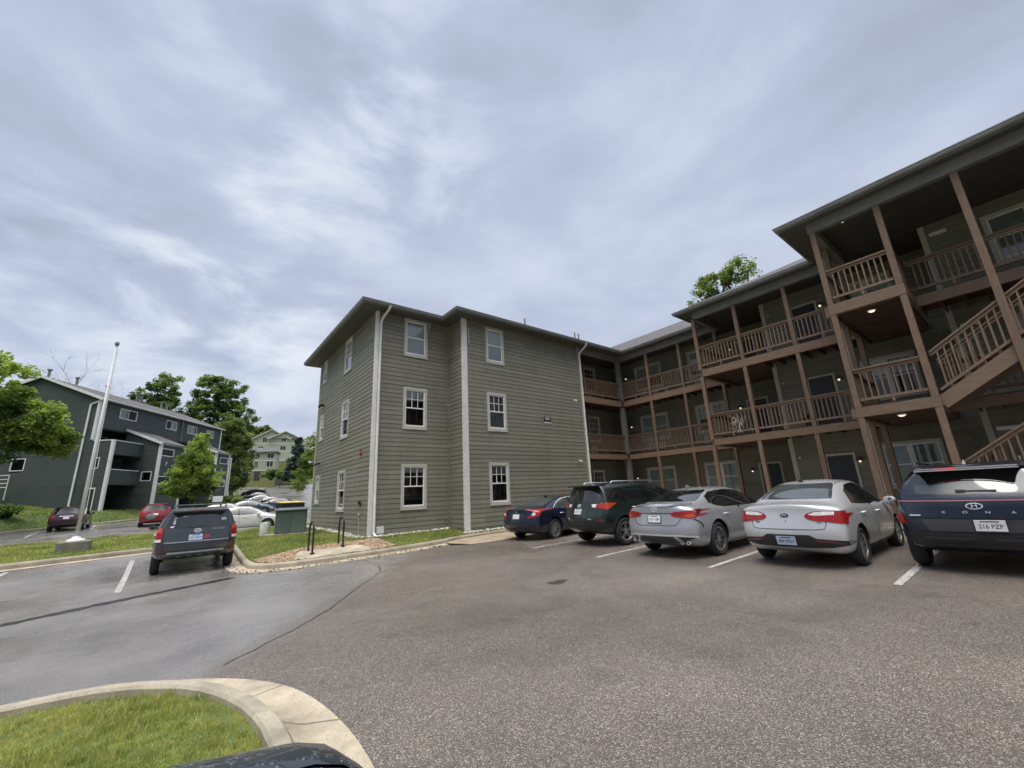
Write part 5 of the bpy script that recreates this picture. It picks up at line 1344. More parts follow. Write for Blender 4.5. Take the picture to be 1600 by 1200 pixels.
def bake(o):
    bpy.context.view_layer.update(); dg = bpy.context.evaluated_depsgraph_get(); me = bpy.data.meshes.new_from_object(o.evaluated_get(dg)); return me

def three_ring(c, y, z, a, b):
    P = lambda cy, cz, p, q: c.ellipse(cy, cz, p, q, 26)
    c.line('emblem', 'rear', P(y, z, a, b), .013, M_CHR, .010, closed=True); c.line('emblem_ring', 'rear', P(y, z-.002, a*.36, b*.92), .010, M_CHR, .012, closed=True); c.line('emblem_ring', 'rear', P(y, z+b*.38, a*.72, b*.52), .010, M_CHR, .014, closed=True)
class Car:
    def __init__(c, S, name, loc, rz, paint_m, label, sub=2, group='parked cars', cat='car', res=.035):
        c.S = S; c.res = res; c.p = paint_m
        c.root = empty(name, loc, rz, label, cat, group)
        sh = car_shell(S, sub); solid = bake(sh)
        c.bvh = BVHTree.FromPolygons([v.co.copy() for v in solid.vertices], [tuple(p.vertices) for p in solid.polygons])
        # wheel arches cut out of the shell
        rw = S['rw']; mb = MB()
        for x in S['axles']:
            for s in (-1, 1):
                n = 28; ra = rw+S.get('gap', .055); y0, y1 = s*(S['hw']-.30), s*(S['hw']+.25)
                P0 = [(x+ra*math.cos(2*PI*k/n), y0, rw+.01+ra*math.sin(2*PI*k/n)) for k in range(n)]; P1 = [(px_, y1, pz) for px_, _, pz in P0]
                mb.add(P0+P1, [tuple(range(n)), tuple(range(n, 2*n))]+[(k, (k+1)%n, n+(k+1)%n, n+k) for k in range(n)])
        sh.data = solid; sh.modifiers.clear(); solid.materials.clear(); solid.materials.append(paint_m); solid.materials.append(M_WELL)
        cut = mb.build('cut', M_WELL); b = sh.modifiers.new('b', 'BOOLEAN'); b.operation = 'DIFFERENCE'; b.object = cut; b.solver = 'EXACT'
        try: b.material_mode = 'TRANSFER'
        except Exception: pass
        me = bake(sh); bpy.data.objects.remove(cut)
        sh.modifiers.clear(); sh.data = me; me.name = 'body'; sh.name = 'body'
        if len(me.materials) == 0: me.materials.append(paint_m)
        me.polygons.foreach_set('use_smooth', [True]*len(me.polygons)); me.set_sharp_from_angle(angle=R(38))
        sh.parent = c.root; c.body = sh
        for i, x in enumerate(S['axles']):
            for s in (1, -1): c.wheel(x, s, rw)
    def wheel(c, x, s, rw):
        S = c.S; tw = S.get('tw', .205); yo = S['hw']-.012; rr = S.get('rim', .215)
        y = lambda d: s*(yo-d)
        mb = MB(); P = [(rr+.004, y(.028)), (rr+.03, y(.010)), (rw*.86, y(.0)), (rw-.022, y(.018)), (rw, y(.05)), (rw, y(tw-.05)), (rw-.022, y(tw-.018)), (rw*.86, y(tw)), (rr, y(tw-.02))]
        mb.lathe(P, (0,0,0), axis='y', n=32)
        t = mb.build('wheel', M_TYRE, c.root, smooth=False, auto=35); t.location = (x, 0, rw)
        rm = MB(); rm.mi = 0
        rm.lathe([(rr+.006, y(.024)), (rr-.012, y(.020)), (rr-.022, y(.045)), (rr-.03, y(.14)), (.02, y(.145))], (0,0,0), axis='y', n=32)
        sp = S.get('spokes', 5); w0, w1 = S.get('sw', (.05, .03)); dbl = S.get('dbl', False)
        for mi, w0_, w1_, off in (((1, w0, w1, 0.),) if not dbl else ((1, w0*.55, w1*.6, .13), (1, w0*.55, w1*.6, -.13))):
            rm.mi = mi
            for k in range(sp):
                a = 2*PI*k/sp+.3; d = Vector((math.cos(a), 0, math.sin(a))); a2 = a+off; d2 = Vector((math.cos(a2), 0, math.sin(a2))); n2 = Vector((-d2.z, 0, d2.x)); n1 = Vector((-d.z, 0, d.x))
                A0, A1 = d*.035, d2*(rr-.012)
                V = []
                for (pt, nn, w, yy) in ((A0, n1, w0_, .040), (A1, n2, w1_, .030)):
                    for k1, dy in ((-1, 0), (1, 0), (1, .03), (-1, .03)): q = pt+nn*(k1*w/2); V.append((q.x, y(yy+dy), q.z))
                rm.add(V, [(0,1,2,3),(7,6,5,4),(0,4,5,1),(1,5,6,2),(2,6,7,3),(3,7,4,0)])
        rm.mi = 1; rm.lathe([(.001, y(.026)), (.035, y(.028)), (.055, y(.038)), (.06, y(.07))], (0,0,0), axis='y', n=16)
        rm.lathe([(rr+.004, y(.021)), (rr-.010, y(.017)), (rr-.020, y(.024)), (rr-.022, y(.05))], (0,0,0), axis='y', n=32)
        o = rm.build('rim', S.get('rimm', (M_GUN, M_SILV)), auto=35); o.parent = t
    # rays on to the shell
    def hit(c, view, a, b):
        L = c.S['L']
        if view == 'rear': o, d = Vector((-1, a, b)), Vector((1, 0, 0))
        elif view == 'front': o, d = Vector((L+1, a, b)), Vector((-1, 0, 0))
        elif view == 'left': o, d = Vector((a, 3, b)), Vector((0, -1, 0))
        elif view == 'right': o, d = Vector((a, -3, b)), Vector((0, 1, 0))
        elif view == 'top': o, d = Vector((a, b, 4)), Vector((0, 0, -1))
        h = c.bvh.ray_cast(o, d)
        return h[0], h[1]
    def patch(c, name, view, poly, m, off=.004, parent=None, res=None, mirror=False, skirt=.02, label=None):
        if view == 'side':
            return [c.patch(name, 'left', poly, m, off, parent, res, False, skirt, label), c.patch(name, 'right', poly, m, off, parent, res, False, skirt, label)]
        if mirror:
            return [c.patch(name, view, poly, m, off, parent, res, False, skirt, label), c.patch(name, view, [(-a, b) for a, b in poly] if view in ('rear', 'front') else [(a, -b) for a, b in poly], m, off, parent, res, False, skirt, label)]
        if view in ('left', 'right'): poly = [(min(max(a, .265), c.S['L']-.24), b) for a, b in poly]
        res = res or c.res; pts = []; n = len(poly)
        for i in range(n):
            a, b = Vector(poly[i]), Vector(poly[(i+1)%n]); k = max(1, int((b-a).length/res))
            for j in range(k): pts.append(a.lerp(b, j/k))
        nb = len(pts); x0, x1 = min(p.x for p in pts), max(p.x for p in pts); y0, y1 = min(p.y for p in pts), max(p.y for p in pts)
        y = y0+res*.7
        while y < y1-res*.3:
            x = x0+res*.7
            while x < x1-res*.3: pts.append(Vector((x, y))); x += res
            y += res
        VV, EE, FF, ov, *_ = delaunay_2d_cdt(pts, [(i, (i+1)%nb) for i in range(nb)], [], 1, 1e-4)
        H = []
        for p in VV:
            h = c.hit(view, p.x, p.y); H.append(h)
        mb = MB(); mp = {}; cnt = {}
        fs = []
        for f in FF:
            if all(H[i][0] is not None for i in f): fs.append(tuple(f))
        out = MB(); V = []
        for i, h in enumerate(H):
            V.append(tuple(h[0]+h[1]*off) if h[0] is not None else (0, 0, 0))
        k0 = len(V)
        V += [tuple(h[0]-h[1]*skirt) if h[0] is not None else (0, 0, 0) for h in H]
        ed = {}
        for f in fs:
            for a, b in zip(f, f[1:]+f[:1]): ed[(a, b)] = 1
        sk = [(a, b, b+k0, a+k0) for (a, b) in ed if (b, a) not in ed]
        out.add(V, fs+sk)
        me = bpy.data.meshes.new(name); me.from_pydata(out.v, [], out.f); bm = bmesh.new(); bm.from_mesh(me)
        bmesh.ops.delete(bm, geom=[v for v in bm.verts if not v.link_faces], context='VERTS'); bmesh.ops.recalc_face_normals(bm, faces=bm.faces); bm.to_mesh(me); bm.free()
        me.materials.append(m); me.polygons.foreach_set('use_smooth', [True]*len(me.polygons)); me.set_sharp_from_angle(angle=R(40))
        o = bpy.data.objects.new(name, me); COL.objects.link(o); o.parent = parent or c.root
        if label: o['label'] = label
        return o
    def line(c, name, view, path, w, m, off=.003, parent=None, closed=False, mirror=False):
        """a narrow band following the shell"""
        if view == 'side': return [c.line(name, v, path, w, m, off, parent, closed) for v in ('left', 'right')]
        if mirror: return [c.line(name, view, path, w, m, off, parent, closed), c.line(name, view, [(-a, b) for a, b in path] if view in ('rear','front') else [(a, -b) for a, b in path], w, m, off, parent, closed)]
        P = []; pp = [Vector(p) for p in path]+([Vector(path[0])] if closed else [])
        for a, b in zip(pp, pp[1:]):
            k = max(1, int((b-a).length/c.res))
            for j in range(k): P.append(a.lerp(b, j/k))
        P.append(pp[-1]); V, ok = [], []
        for i, p in enumerate(P):
            t = (P[min(i+1, len(P)-1)]-P[max(i-1, 0)]); t = t.normalized() if t.length else Vector((1, 0)); s = Vector((-t.y, t.x))*(w/2)
            a, b = c.hit(view, p.x+s.x, p.y+s.y), c.hit(view, p.x-s.x, p.y-s.y)
            good = a[0] is not None and b[0] is not None; ok.append(good)
            if good: V += [tuple(a[0]+a[1]*off), tuple(b[0]+b[1]*off), tuple(a[0]-a[1]*.012), tuple(b[0]-b[1]*.012)]
            else: V += [(0,0,0)]*4
        F = []
        for i in range(len(P)-1):
            if ok[i] and ok[i+1]:
                q, r = 4*i, 4*i+4; F += [(q, q+1, r+1, r), (q, r, r+2, q+2), (q+1, q+3, r+3, r+1)]
        mb = MB(); mb.add(V, F); o = mb.build(name, m, parent or c.root, smooth=False); return o
    def plate(c, y, z, text, bg, view='rear', size=(.305, .152), tsize=.075):
        h = c.hit(view, y, z); s = -1 if view == 'rear' else 1; x = h[0].x+s*.012; nz = h[1]; tl = math.atan2(nz.z, -nz.x) if view == 'rear' else 0; tl = max(-.35, min(.35, tl))
        mb = MB(); w, hh = size; up = Vector((math.sin(tl), 0, math.cos(tl))); nr = Vector((-math.cos(tl), 0, math.sin(tl))) if view == 'rear' else Vector((1, 0, 0))
        c0 = Vector((x, y, z)); mb.obox(c0, nr, (0, 1, 0), up, .006, w/2, hh/2); p = mb.build('license_plate', bg, c.root, bevel=.003)
        if text:
            q = text_obj('plate_number', text, tsize, M_INK, c0+nr*.0075-up*.012, (0, s*1.0, 0), up, sx=.86, depth=.001); q.parent = p
            mb = MB(); mb.obox(c0+nr*.0065+up*(hh*.36), nr, (0,1,0), up, .001, w*.30, hh*.05); q = mb.build('plate_legend', M_INK); q.parent = p
        fr = MB()
        for a, b, cc, d in ((-w/2-.012, w/2+.012, hh/2, hh/2+.012), (-w/2-.012, w/2+.012, -hh/2-.012, -hh/2), (-w/2-.012, -w/2, -hh/2, hh/2), (w/2, w/2+.012, -hh/2, hh/2)):
            fr.obox(c0+Vector((0,(a+b)/2,0))+up*((cc+d)/2)-nr*.002, nr, (0,1,0), up, .006, (b-a)/2, (d-cc)/2)
        q = fr.build('plate_frame', M_TRB); q.parent = p
        return p
    def ellipse(c, cy, cz, a, b, n=22): return [(cy+a*math.cos(2*PI*k/n), cz+b*math.sin(2*PI*k/n)) for k in range(n)]
    def badge(c, name, y, z, text, size, m, view='rear', ext=1.0, off=.006, sx=1.0):
        h = c.hit(view, y, z); up = Vector((0, 0, 1)); n = h[1]
        X = Vector((0, -1, 0)) if view == 'rear' else Vector((0, 1, 0)); Y = (n.cross(X)).normalized(); X = Y.cross(n).normalized()
        o = text_obj(name, text, size, m, h[0]+n*off, X, Y, depth=.003, ext=ext, sx=sx); o.parent = c.root; return o
    def mirror_pods(c, x, z, m, w=.20, sides=(1, -1)):
        for s in sides:
            h = c.hit('left' if s > 0 else 'right', x, z)
            y = h[0].y if h[0] else s*.8
            mb = MB(); cx = x-.03; n = 10; R_ = []
            for (px_, k) in ((-.06, .55), (-.05, .95), (.02, 1.0), (.09, .7), (.12, .25)):
                ring = []
                for j in range(n):
                    a = 2*PI*j/n; ring.append((cx+px_+.03*math.cos(a)*k, y+s*(.02+w*.55+w*.5*math.cos(a)*k), z+.06+.075*math.sin(a)*k))
                R_.append(ring)
            V = [p for r in R_ for p in r]; F = [(i*n+j, i*n+(j+1)%n, (i+1)*n+(j+1)%n, (i+1)*n+j) for i in range(len(R_)-1) for j in range(n)]+[tuple(range(n)), tuple((len(R_)-1)*n+j for j in range(n))]
            mb.add(V, F); mb.bar((x, y-s*.03, z+.02), (x, y+s*.10, z+.03), .05, .03)
            o = mb.build('side_mirror', m, c.root, auto=60)
            g = MB(); g.add([(cx-.064, y+s*(.02+w*.55+w*.45*math.cos(2*PI*j/14)*.55), z+.06+.075*math.sin(2*PI*j/14)*.55) for j in range(14)], [tuple(range(14))]); q = g.build('mirror_glass', M_MIRR); q.parent = o
    def common(c, doors=True, handle=M_CHR, side=None):
        """side glass, pillars, doors, windscreen taken from the profile"""
        S = c.S
        gl = S['side_glass']; gm = S.get('glass', M_GLS)
        c.patch('side_window', 'side', gl, gm, .004, res=c.res)
        for x0, x1 in S['pillars']:
            zt = max(p[1] for p in gl if True); c.line('door_pillar', 'side', [(x0, interp(S['belt'], x0)+.02), (x1, S['pillar_top'])], .075, M_GLOSB, .0065)
        if S.get('chrome'): c.line('window_trim', 'side', S['chrome'], .018, M_CHR, .008)
        c.patch('windscreen', 'front', S['screen'], gm, .004)
        if doors:
            for path in S['door_lines']:
                o = c.line('door', 'side', path, .009, M_WELL, .002)
            for hx, hz in S['handles']:
                for s, v in ((1, 'left'), (-1, 'right')):
                    h = c.hit(v, hx, hz)
                    mb = MB(); y = h[0].y; mb.tube([(hx-.09, y-.005*s, hz), (hx-.08, y+.028*s, hz+.004), (hx+.08, y+.028*s, hz+.008), (hx+.10, y-.005*s, hz+.008)], .013, 6); mb.build('door_handle', handle, c.root, smooth=True)

SED = dict(L=4.37, hw=.86, rw=.315, axles=(.93, 3.50), xs=[0,.28,.50,.74,1.0,1.28,1.6,2.0,2.4,2.75,3.1,3.42,3.75,4.08,4.37], camber=.05,
  zb=[(0,.31),(.5,.20),(3.8,.19),(4.37,.24)], belt=[(0,.93),(.5,.965),(1.2,.96),(2.5,.91),(3.3,.88),(3.8,.80),(4.37,.60)],
  top=[(0,1.045),(.28,1.065),(.50,1.08),(.74,1.185),(1.0,1.305),(1.28,1.40),(1.6,1.45),(2.0,1.463),(2.4,1.44),(2.75,1.335),(3.1,1.165),(3.42,1.00),(3.75,.92),(4.08,.83),(4.37,.70)],
  w=[(0,.80),(.3,.845),(.9,.862),(3.4,.86),(4.0,.82),(4.37,.68)], wt=[(0,.66),(.5,.66),(.74,.62),(1.0,.585),(1.28,.565),(1.6,.565),(2.4,.565),(2.75,.59),(3.1,.63),(3.42,.69),(4.0,.66),(4.37,.52)],
  xr=[.10,.02,.0,.05,.075,.07,.085], xf=[.12,.02,.0,.02,.06,.08,.10], pcr=.17, pcf=.30, crease=[((0,6),(0,6),.55),((0,2),(0,2),.3)],
  side_glass=[(.98,1.02),(1.22,1.23),(1.55,1.335),(2.0,1.365),(2.4,1.335),(2.72,1.235),(3.18,.965),(2.4,.955),(1.5,.99)], pillars=[(1.98,1.92)], pillar_top=1.35,
  screen=[(-.60,1.03),(.60,1.03),(.54,1.20),(.50,1.36),(-.50,1.36),(-.54,1.20)],
  door_lines=[[(2.0,.93),(2.02,.5),(2.04,.24)],[(1.02,.99),(1.14,.78),(1.30,.55),(1.42,.30)],[(3.02,.93),(3.12,.75),(3.10,.45),(3.06,.28)],[(1.42,.27),(3.06,.25)]], handles=[(1.32,.845),(2.28,.825)])
def variant(base, **k):
    d = dict(base); d.update(k); return d
def scale_spec(S, fx=1., fy=1., fz=1., **k):
    d = dict(S); sx = lambda t: [(a*fx, b*fz) for a, b in t]; sy = lambda t: [(a*fx, b*fy) for a, b in t]
    d.update(L=S['L']*fx, hw=S['hw']*fy, axles=tuple(a*fx for a in S['axles']), xs=[a*fx for a in S['xs']], zb=sx(S['zb']), belt=sx(S['belt']), top=sx(S['top']), w=sy(S['w']), wt=sy(S['wt']), side_glass=sx(S['side_glass']), screen=[(a*fy, b*fz) for a, b in S['screen']],
      door_lines=[sx(p) for p in S['door_lines']], handles=sx(S['handles']), pillars=[(a*fx, b*fx) for a, b in S['pillars']], pillar_top=S['pillar_top']*fz)
    if S.get('chrome'): d['chrome'] = sx(S['chrome'])
    d.update(k); return d

# ---- silver sedan with the clear-topped lamps
P_SILV = paint('silver_paint', (.60,.61,.635), metal=.35, rough=.26)
P_SILD = paint('pewter_paint', (.39,.405,.43), metal=.4, rough=.26)
P_NAVY = paint('navy_paint', (.012,.020,.042), metal=.35, rough=.25)
P_BLUE = paint('deep_blue_paint', (.008,.014,.040), metal=.25, rough=.25)
P_DGRN = paint('dark_green_paint', (.010,.022,.020), metal=.2, rough=.25)
P_SLATE = paint('slate_paint', (.060,.066,.074), metal=.4, rough=.28)
P_WHITE = paint('white_paint', (.70,.70,.68), rough=.3)
P_RED = paint('red_paint', (.24,.010,.014), metal=.15, rough=.25)
P_MAR = paint('maroon_paint', (.040,.008,.014), metal=.2, rough=.25)
P_BLK = paint('black_paint', (.010,.011,.014), rough=.25)
P_TEAL = paint('steel_blue_paint', (.055,.085,.11), metal=.4, rough=.28)
def zg(x, y): return drop(x, y)
def place(x, y, dz=.0): return (x, y, zg(x, y)+dz)

S = variant(SED, spokes=8, sw=(.045,.028), rimm=(M_GUN, M_SILV), rim=.215, glass=M_GLS)
k = Car(S, 'sedan', place(8.50,3.11,.02), R(-.4), P_SILV, 'bright silver sedan with wide red and clear tail lamps and a light blue plate', 3)
k.common()
k.patch('rear_window', 'rear', [(-.585,1.115),(.585,1.115),(.565,1.19),(.50,1.345),(.45,1.38),(-.45,1.38),(-.50,1.345),(-.565,1.19)], M_GLS2, .004)
k.patch('roof_seam', 'top', [(1.34,.49),(1.34,.505),(2.4,.53),(2.4,.515)], M_TRB, .003, mirror=True, res=.06)
for t in k.patch('tail_light', 'rear', [(.30,.845),(.34,.80),(.42,.775),(.62,.755),(.835,.72),(.835,.925),(.60,.935),(.44,.925),(.33,.885)], M_TLR, .010, mirror=True, res=.025): pass
k.patch('lamp_lens', 'rear', [(.36,.872),(.45,.855),(.70,.865),(.71,.915),(.60,.922),(.45,.913)], M_TLW, .013, mirror=True, res=.025)
for v in ('left', 'right'): k.patch('tail_light', v, [(.10,.735),(.30,.70),(.36,.74),(.33,.925),(.10,.93)], M_TLR, .010, res=.025)
k.line('trunk_seam', 'rear', [(.585,.93),(.585,.70),(.55,.645),(.45,.63),(-.45,.63),(-.55,.645),(-.585,.70),(-.585,.93)], .010, M_WELL)
k.patch('bumper_insert', 'rear', [(-.86,.455),(-.60,.475),(-.42,.49),(-.33,.545),(.33,.545),(.42,.49),(.60,.475),(.86,.455),(.80,.385),(.60,.345),(.40,.335),(-.40,.335),(-.60,.345),(-.80,.385)], M_TRB, .006)
k.patch('reflector', 'rear', [(.40,.440),(.62,.425),(.76,.395),(.76,.420),(.62,.462),(.42,.470)], M_TLD, .010, mirror=True, res=.02)
k.plate(.03, .445, '404 MOY', M_PLB)
k.patch('emblem', 'rear', k.ellipse(0, .86, .068, .034), M_GLOSB, .006, res=.02); k.badge('emblem_letters', 0, .862, 'KIA', .05, M_CHR, off=.009)
k.badge('trunk_badge', .47, .745, 'Rio', .05, M_GUN, off=.004); k.badge('trunk_badge', -.50, .745, 'GDI', .035, M_GUN, off=.004)
k.patch('lock', 'rear', k.ellipse(-.01, .765, .010, .010, 10), M_GLOSB, .004, res=.01)
mb = MB(); mb.box(1.36,1.44,.03,.10,1.425,1.455); mb.tube([(1.40,.065,1.45),(1.34,.08,1.56),(1.28,.10,1.63)], [.006,.004,.003], 5); mb.build('antenna', M_TRB, k.root)
k.mirror_pods(3.02, .93, P_SILV)
k.line('rocker', 'side', [(1.35,.27),(3.1,.26)], .05, M_TRB, .004)

# ---- pewter sedan with the sharp red lamps
S = scale_spec(SED, 1.117, 1.06, .992, rw=.345, rim=.238, spokes=10, sw=(.03,.02), dbl=True, axles=(1.06,3.88), rimm=(M_GUN, M_SILV), glass=M_GLS, pcr=.20,
  top=[(0,1.085),(.30,1.10),(.56,1.12),(.83,1.20),(1.12,1.295),(1.43,1.38),(1.79,1.435),(2.2,1.448),(2.7,1.42),(3.05,1.32),(3.45,1.15),(3.82,1.0),(4.2,.92),(4.55,.83),(4.88,.70)],
  side_glass=[(1.02,1.09),(1.12,1.22),(1.42,1.315),(1.75,1.345),(2.2,1.355),(2.7,1.32),(3.05,1.21),(3.55,.985),(2.7,.975),(1.55,.985),(1.22,1.02)])
c = Car(S, 'sedan', place(8.30,5.62,.02), R(-.6), P_SILD, 'darker silver sedan with black tinted windows and boomerang tail lamps', 3)
c.common()
c.patch('rear_window', 'rear', [(-.60,1.135),(.60,1.135),(.585,1.18),(.50,1.33),(.45,1.365),(-.45,1.365),(-.50,1.33),(-.585,1.18)], M_GLS, .004)
c.patch('spoiler', 'rear', [(-.62,1.055),(.62,1.055),(.64,1.085),(-.64,1.085)], P_SILD, .022)
c.patch('tail_light', 'rear', [(.36,.905),(.40,.855),(.50,.83),(.66,.815),(.78,.80),(.895,.86),(.895,.975),(.62,.955),(.44,.94)], M_TLR, .010, mirror=True, res=.025)
c.patch('lamp_lens', 'rear', [(.64,.845),(.76,.815),(.84,.85),(.80,.895),(.68,.885)], M_TLO, .013, mirror=True, res=.02)
c.patch('lamp_lens', 'rear', [(.42,.893),(.60,.870),(.60,.888),(.45,.912)], M_TLD, .013, mirror=True, res=.02)
c.patch('tail_light', 'side', [(.14,.80),(.30,.84),(.50,.955),(.56,.985),(.40,.985),(.14,.97)], M_TLD, .009, res=.025)
c.line('bumper_slash', 'side', [(.24,.79),(.40,.70),(.44,.62)], .022, M_GLOSB, .006)
c.line('trunk_strip', 'rear', [(-.38,.915),(.38,.915)], .016, M_GUN, .006)
c.line('trunk_seam', 'rear', [(.60,.82),(.50,.69),(.42,.665),(-.42,.665),(-.50,.69),(-.60,.82)], .010, M_WELL)
c.patch('diffuser', 'rear', [(-.72,.40),(-.46,.44),(.46,.44),(.72,.40),(.64,.315),(-.64,.315)], M_GUN, .006)
c.patch('bumper_fin', 'rear', [(.40,.45),(.47,.45),(.58,.33),(.50,.325)], P_SILD, .022, mirror=True)
c.line('bumper_lip', 'rear', [(-.88,.44),(-.5,.465),(.5,.465),(.88,.44)], .022, M_CHR, .008)
c.patch('bumper_vent', 'rear', [(.52,.435),(.80,.425),(.74,.405),(.56,.408)], M_GLOSB, .008, mirror=True)
for s in (1, -1):
    for o_ in (.52, .66):
        mb = MB(); mb.lathe([(.030,.0),(.044,.0),(.046,.10),(.030,.10)], (0,0,0), axis='y', n=16); e = mb.build('exhaust_tip', M_CHR, c.root, auto=40); e.rotation_euler = (0,0,R(90)); e.location = (.24, s*o_, .325); e.scale = (.8,.8,.8)
c.plate(.0, .80, 'ACF-1288', M_PLW, tsize=.070)
three_ring(c, 0, .995, .070, .044)
mb = MB(); mb.add([(1.52,-.02,1.435),(1.52,.02,1.435),(1.72,0,1.448),(1.54,0,1.50)], [(0,1,3),(1,2,3),(2,0,3)]); mb.build('antenna', P_SILD, c.root)
c.mirror_pods(3.36, .95, P_SILD); c.line('rocker', 'side', [(1.5,.24),(3.5,.23)], .03, M_CHR, .006)

# ---- deep blue sedan with C-shaped lamps
S = scale_spec(SED, 1.06, 1.045, .975, rw=.33, rim=.232, spokes=10, sw=(.042,.03), dbl=True, rimm=(M_GLOSB, M_SILV), axles=(1.02,3.72), glass=M_GLS2, pcr=.19,
  top=[(0,1.02),(.30,1.035),(.53,1.055),(.78,1.135),(1.06,1.22),(1.36,1.31),(1.7,1.385),(2.12,1.42),(2.54,1.40),(2.9,1.30),(3.29,1.13),(3.63,.97),(3.98,.89),(4.32,.80),(4.63,.68)],
  chrome=[(1.05,1.00),(1.35,1.17),(1.70,1.29),(2.12,1.335),(2.5,1.31)], side_glass=[(1.12,.995),(1.38,1.16),(1.72,1.275),(2.12,1.315),(2.54,1.29),(2.88,1.19),(3.37,.94),(2.5,.935),(1.6,.965)])
c = Car(S, 'sedan', place(9.02,11.40), R(6.5), P_BLUE, 'deep blue sedan with C-shaped red tail lamps, parked against the olive wall', 3)
c.common()
c.patch('rear_window', 'rear', [(-.60,1.075),(.60,1.075),(.58,1.13),(.50,1.29),(.44,1.33),(-.44,1.33),(-.50,1.29),(-.58,1.13)], M_GLS2, .004)
c.patch('tail_light', 'rear', [(.30,.985),(.62,.955),(.66,.90),(.58,.80),(.46,.745),(.50,.72),(.70,.745),(.84,.80),(.84,.985),(.55,1.005)], M_TLR, .010, mirror=True, res=.025)
c.patch('lamp_lens', 'rear', [(.60,.82),(.72,.80),(.74,.88),(.66,.90)], M_TLW, .013, mirror=True, res=.02)
c.patch('tail_light', 'side', [(.13,.80),(.30,.82),(.42,.92),(.46,.965),(.13,.985)], M_TLR, .009, res=.025)
c.patch('trunk_strip', 'rear', [(-.34,.965),(.34,.965),(.34,1.0),(-.34,1.0)], M_GLOSB, .008)
c.patch('plate_recess', 'rear', [(-.40,.86),(.40,.86),(.32,.69),(-.32,.69)], M_TRB, .004); c.plate(0, .775, '', M_PLW)
c.badge('emblem', 0, .915, 'H', .085, M_CHR)
c.line('trunk_seam', 'rear', [(.46,.75),(.40,.665),(-.40,.665),(-.46,.75)], .010, M_WELL)
c.patch('bumper_insert', 'rear', [(-.60,.43),(.60,.43),(.50,.30),(-.50,.30)], M_TRB, .005); c.patch('bumper_vent', 'rear', [(.60,.50),(.82,.49),(.82,.41),(.66,.40)], M_TRB, .006, mirror=True); c.patch('reflector', 'rear', [(.78,.50),(.83,.50),(.83,.43),(.79,.43)], M_TLD, .010, mirror=True, res=.02)
c.line('bumper_lip', 'rear', [(-.80,.345),(.80,.345)], .02, M_GUN, .006)
mb = MB(); mb.add([(1.55,-.02,1.355),(1.55,.02,1.355),(1.74,0,1.388),(1.56,0,1.43)], [(0,1,3),(1,2,3),(2,0,3)]); mb.build('antenna', P_BLUE, c.root)
c.mirror_pods(3.2, .90, P_BLUE)

# ---- SUVs
SUV = dict(L=4.57, hw=.915, rw=.36, rim=.235, axles=(.93, 3.59), xs=[0,.30,.60,1.0,1.5,2.0,2.5,2.9,3.25,3.6,3.95,4.28,4.57], camber=.05, gap=.06, shoulder=.96,
  zb=[(0,.42),(.5,.26),(3.9,.24),(4.57,.32)], belt=[(0,1.10),(.6,1.12),(1.5,1.08),(3.2,1.03),(3.7,.98),(4.2,.88),(4.57,.74)],
  top=[(0,1.60),(.30,1.635),(.60,1.65),(1.0,1.66),(2.0,1.66),(2.5,1.63),(2.9,1.50),(3.25,1.29),(3.6,1.12),(3.95,1.05),(4.28,.97),(4.57,.84)],
  w=[(0,.85),(.3,.90),(.9,.917),(3.6,.915),(4.2,.87),(4.57,.74)], wt=[(0,.60),(.6,.645),(2.5,.65),(2.9,.67),(3.25,.72),(3.6,.75),(4.2,.70),(4.57,.56)],
  xr=[.12,.03,.0,.09,.14,.25,.34], xf=[.12,.02,.0,.02,.05,.07,.10], pcr=.16, pcf=.28, crease=[((0,6),(0,6),.6),((0,2),(0,2),.35)],
  side_glass=[(.42,1.24),(.55,1.40),(.85,1.52),(2.0,1.555),(2.5,1.52),(2.84,1.40),(3.30,1.10),(2.4,1.10),(1.5,1.135),(.9,1.165)], pillars=[(1.95,1.9),(1.02,1.0)], pillar_top=1.53,
  screen=[(-.66,1.16),(.66,1.16),(.60,1.36),(.56,1.53),(-.56,1.53),(-.60,1.36)],
  door_lines=[[(2.0,1.08),(2.02,.6),(2.04,.34)],[(1.02,1.12),(1.16,.95),(1.30,.75),(1.36,.40)],[(3.05,1.06),(3.12,.85),(3.10,.40)],[(1.36,.36),(3.1,.35)]], handles=[(1.32,.97),(2.3,.95)])
def rack(c, x0, x1, y, z, m, h=.05, bars=()):
    for s in (1, -1):
        mb = MB(); mb.tube([(x0,s*y,z-.03),(x0+.08,s*y,z+h),(x1-.12,s*y,z+h),(x1,s*y,z-.03)], [.016,.02,.02,.016], 8); mb.build('roof_rail', m, c.root, smooth=True)
    for x in bars:
        mb = MB(); mb.tube([(x,-y,z+h),(x,y,z+h)], .016, 6); mb.build('rack_bar', m, c.root)
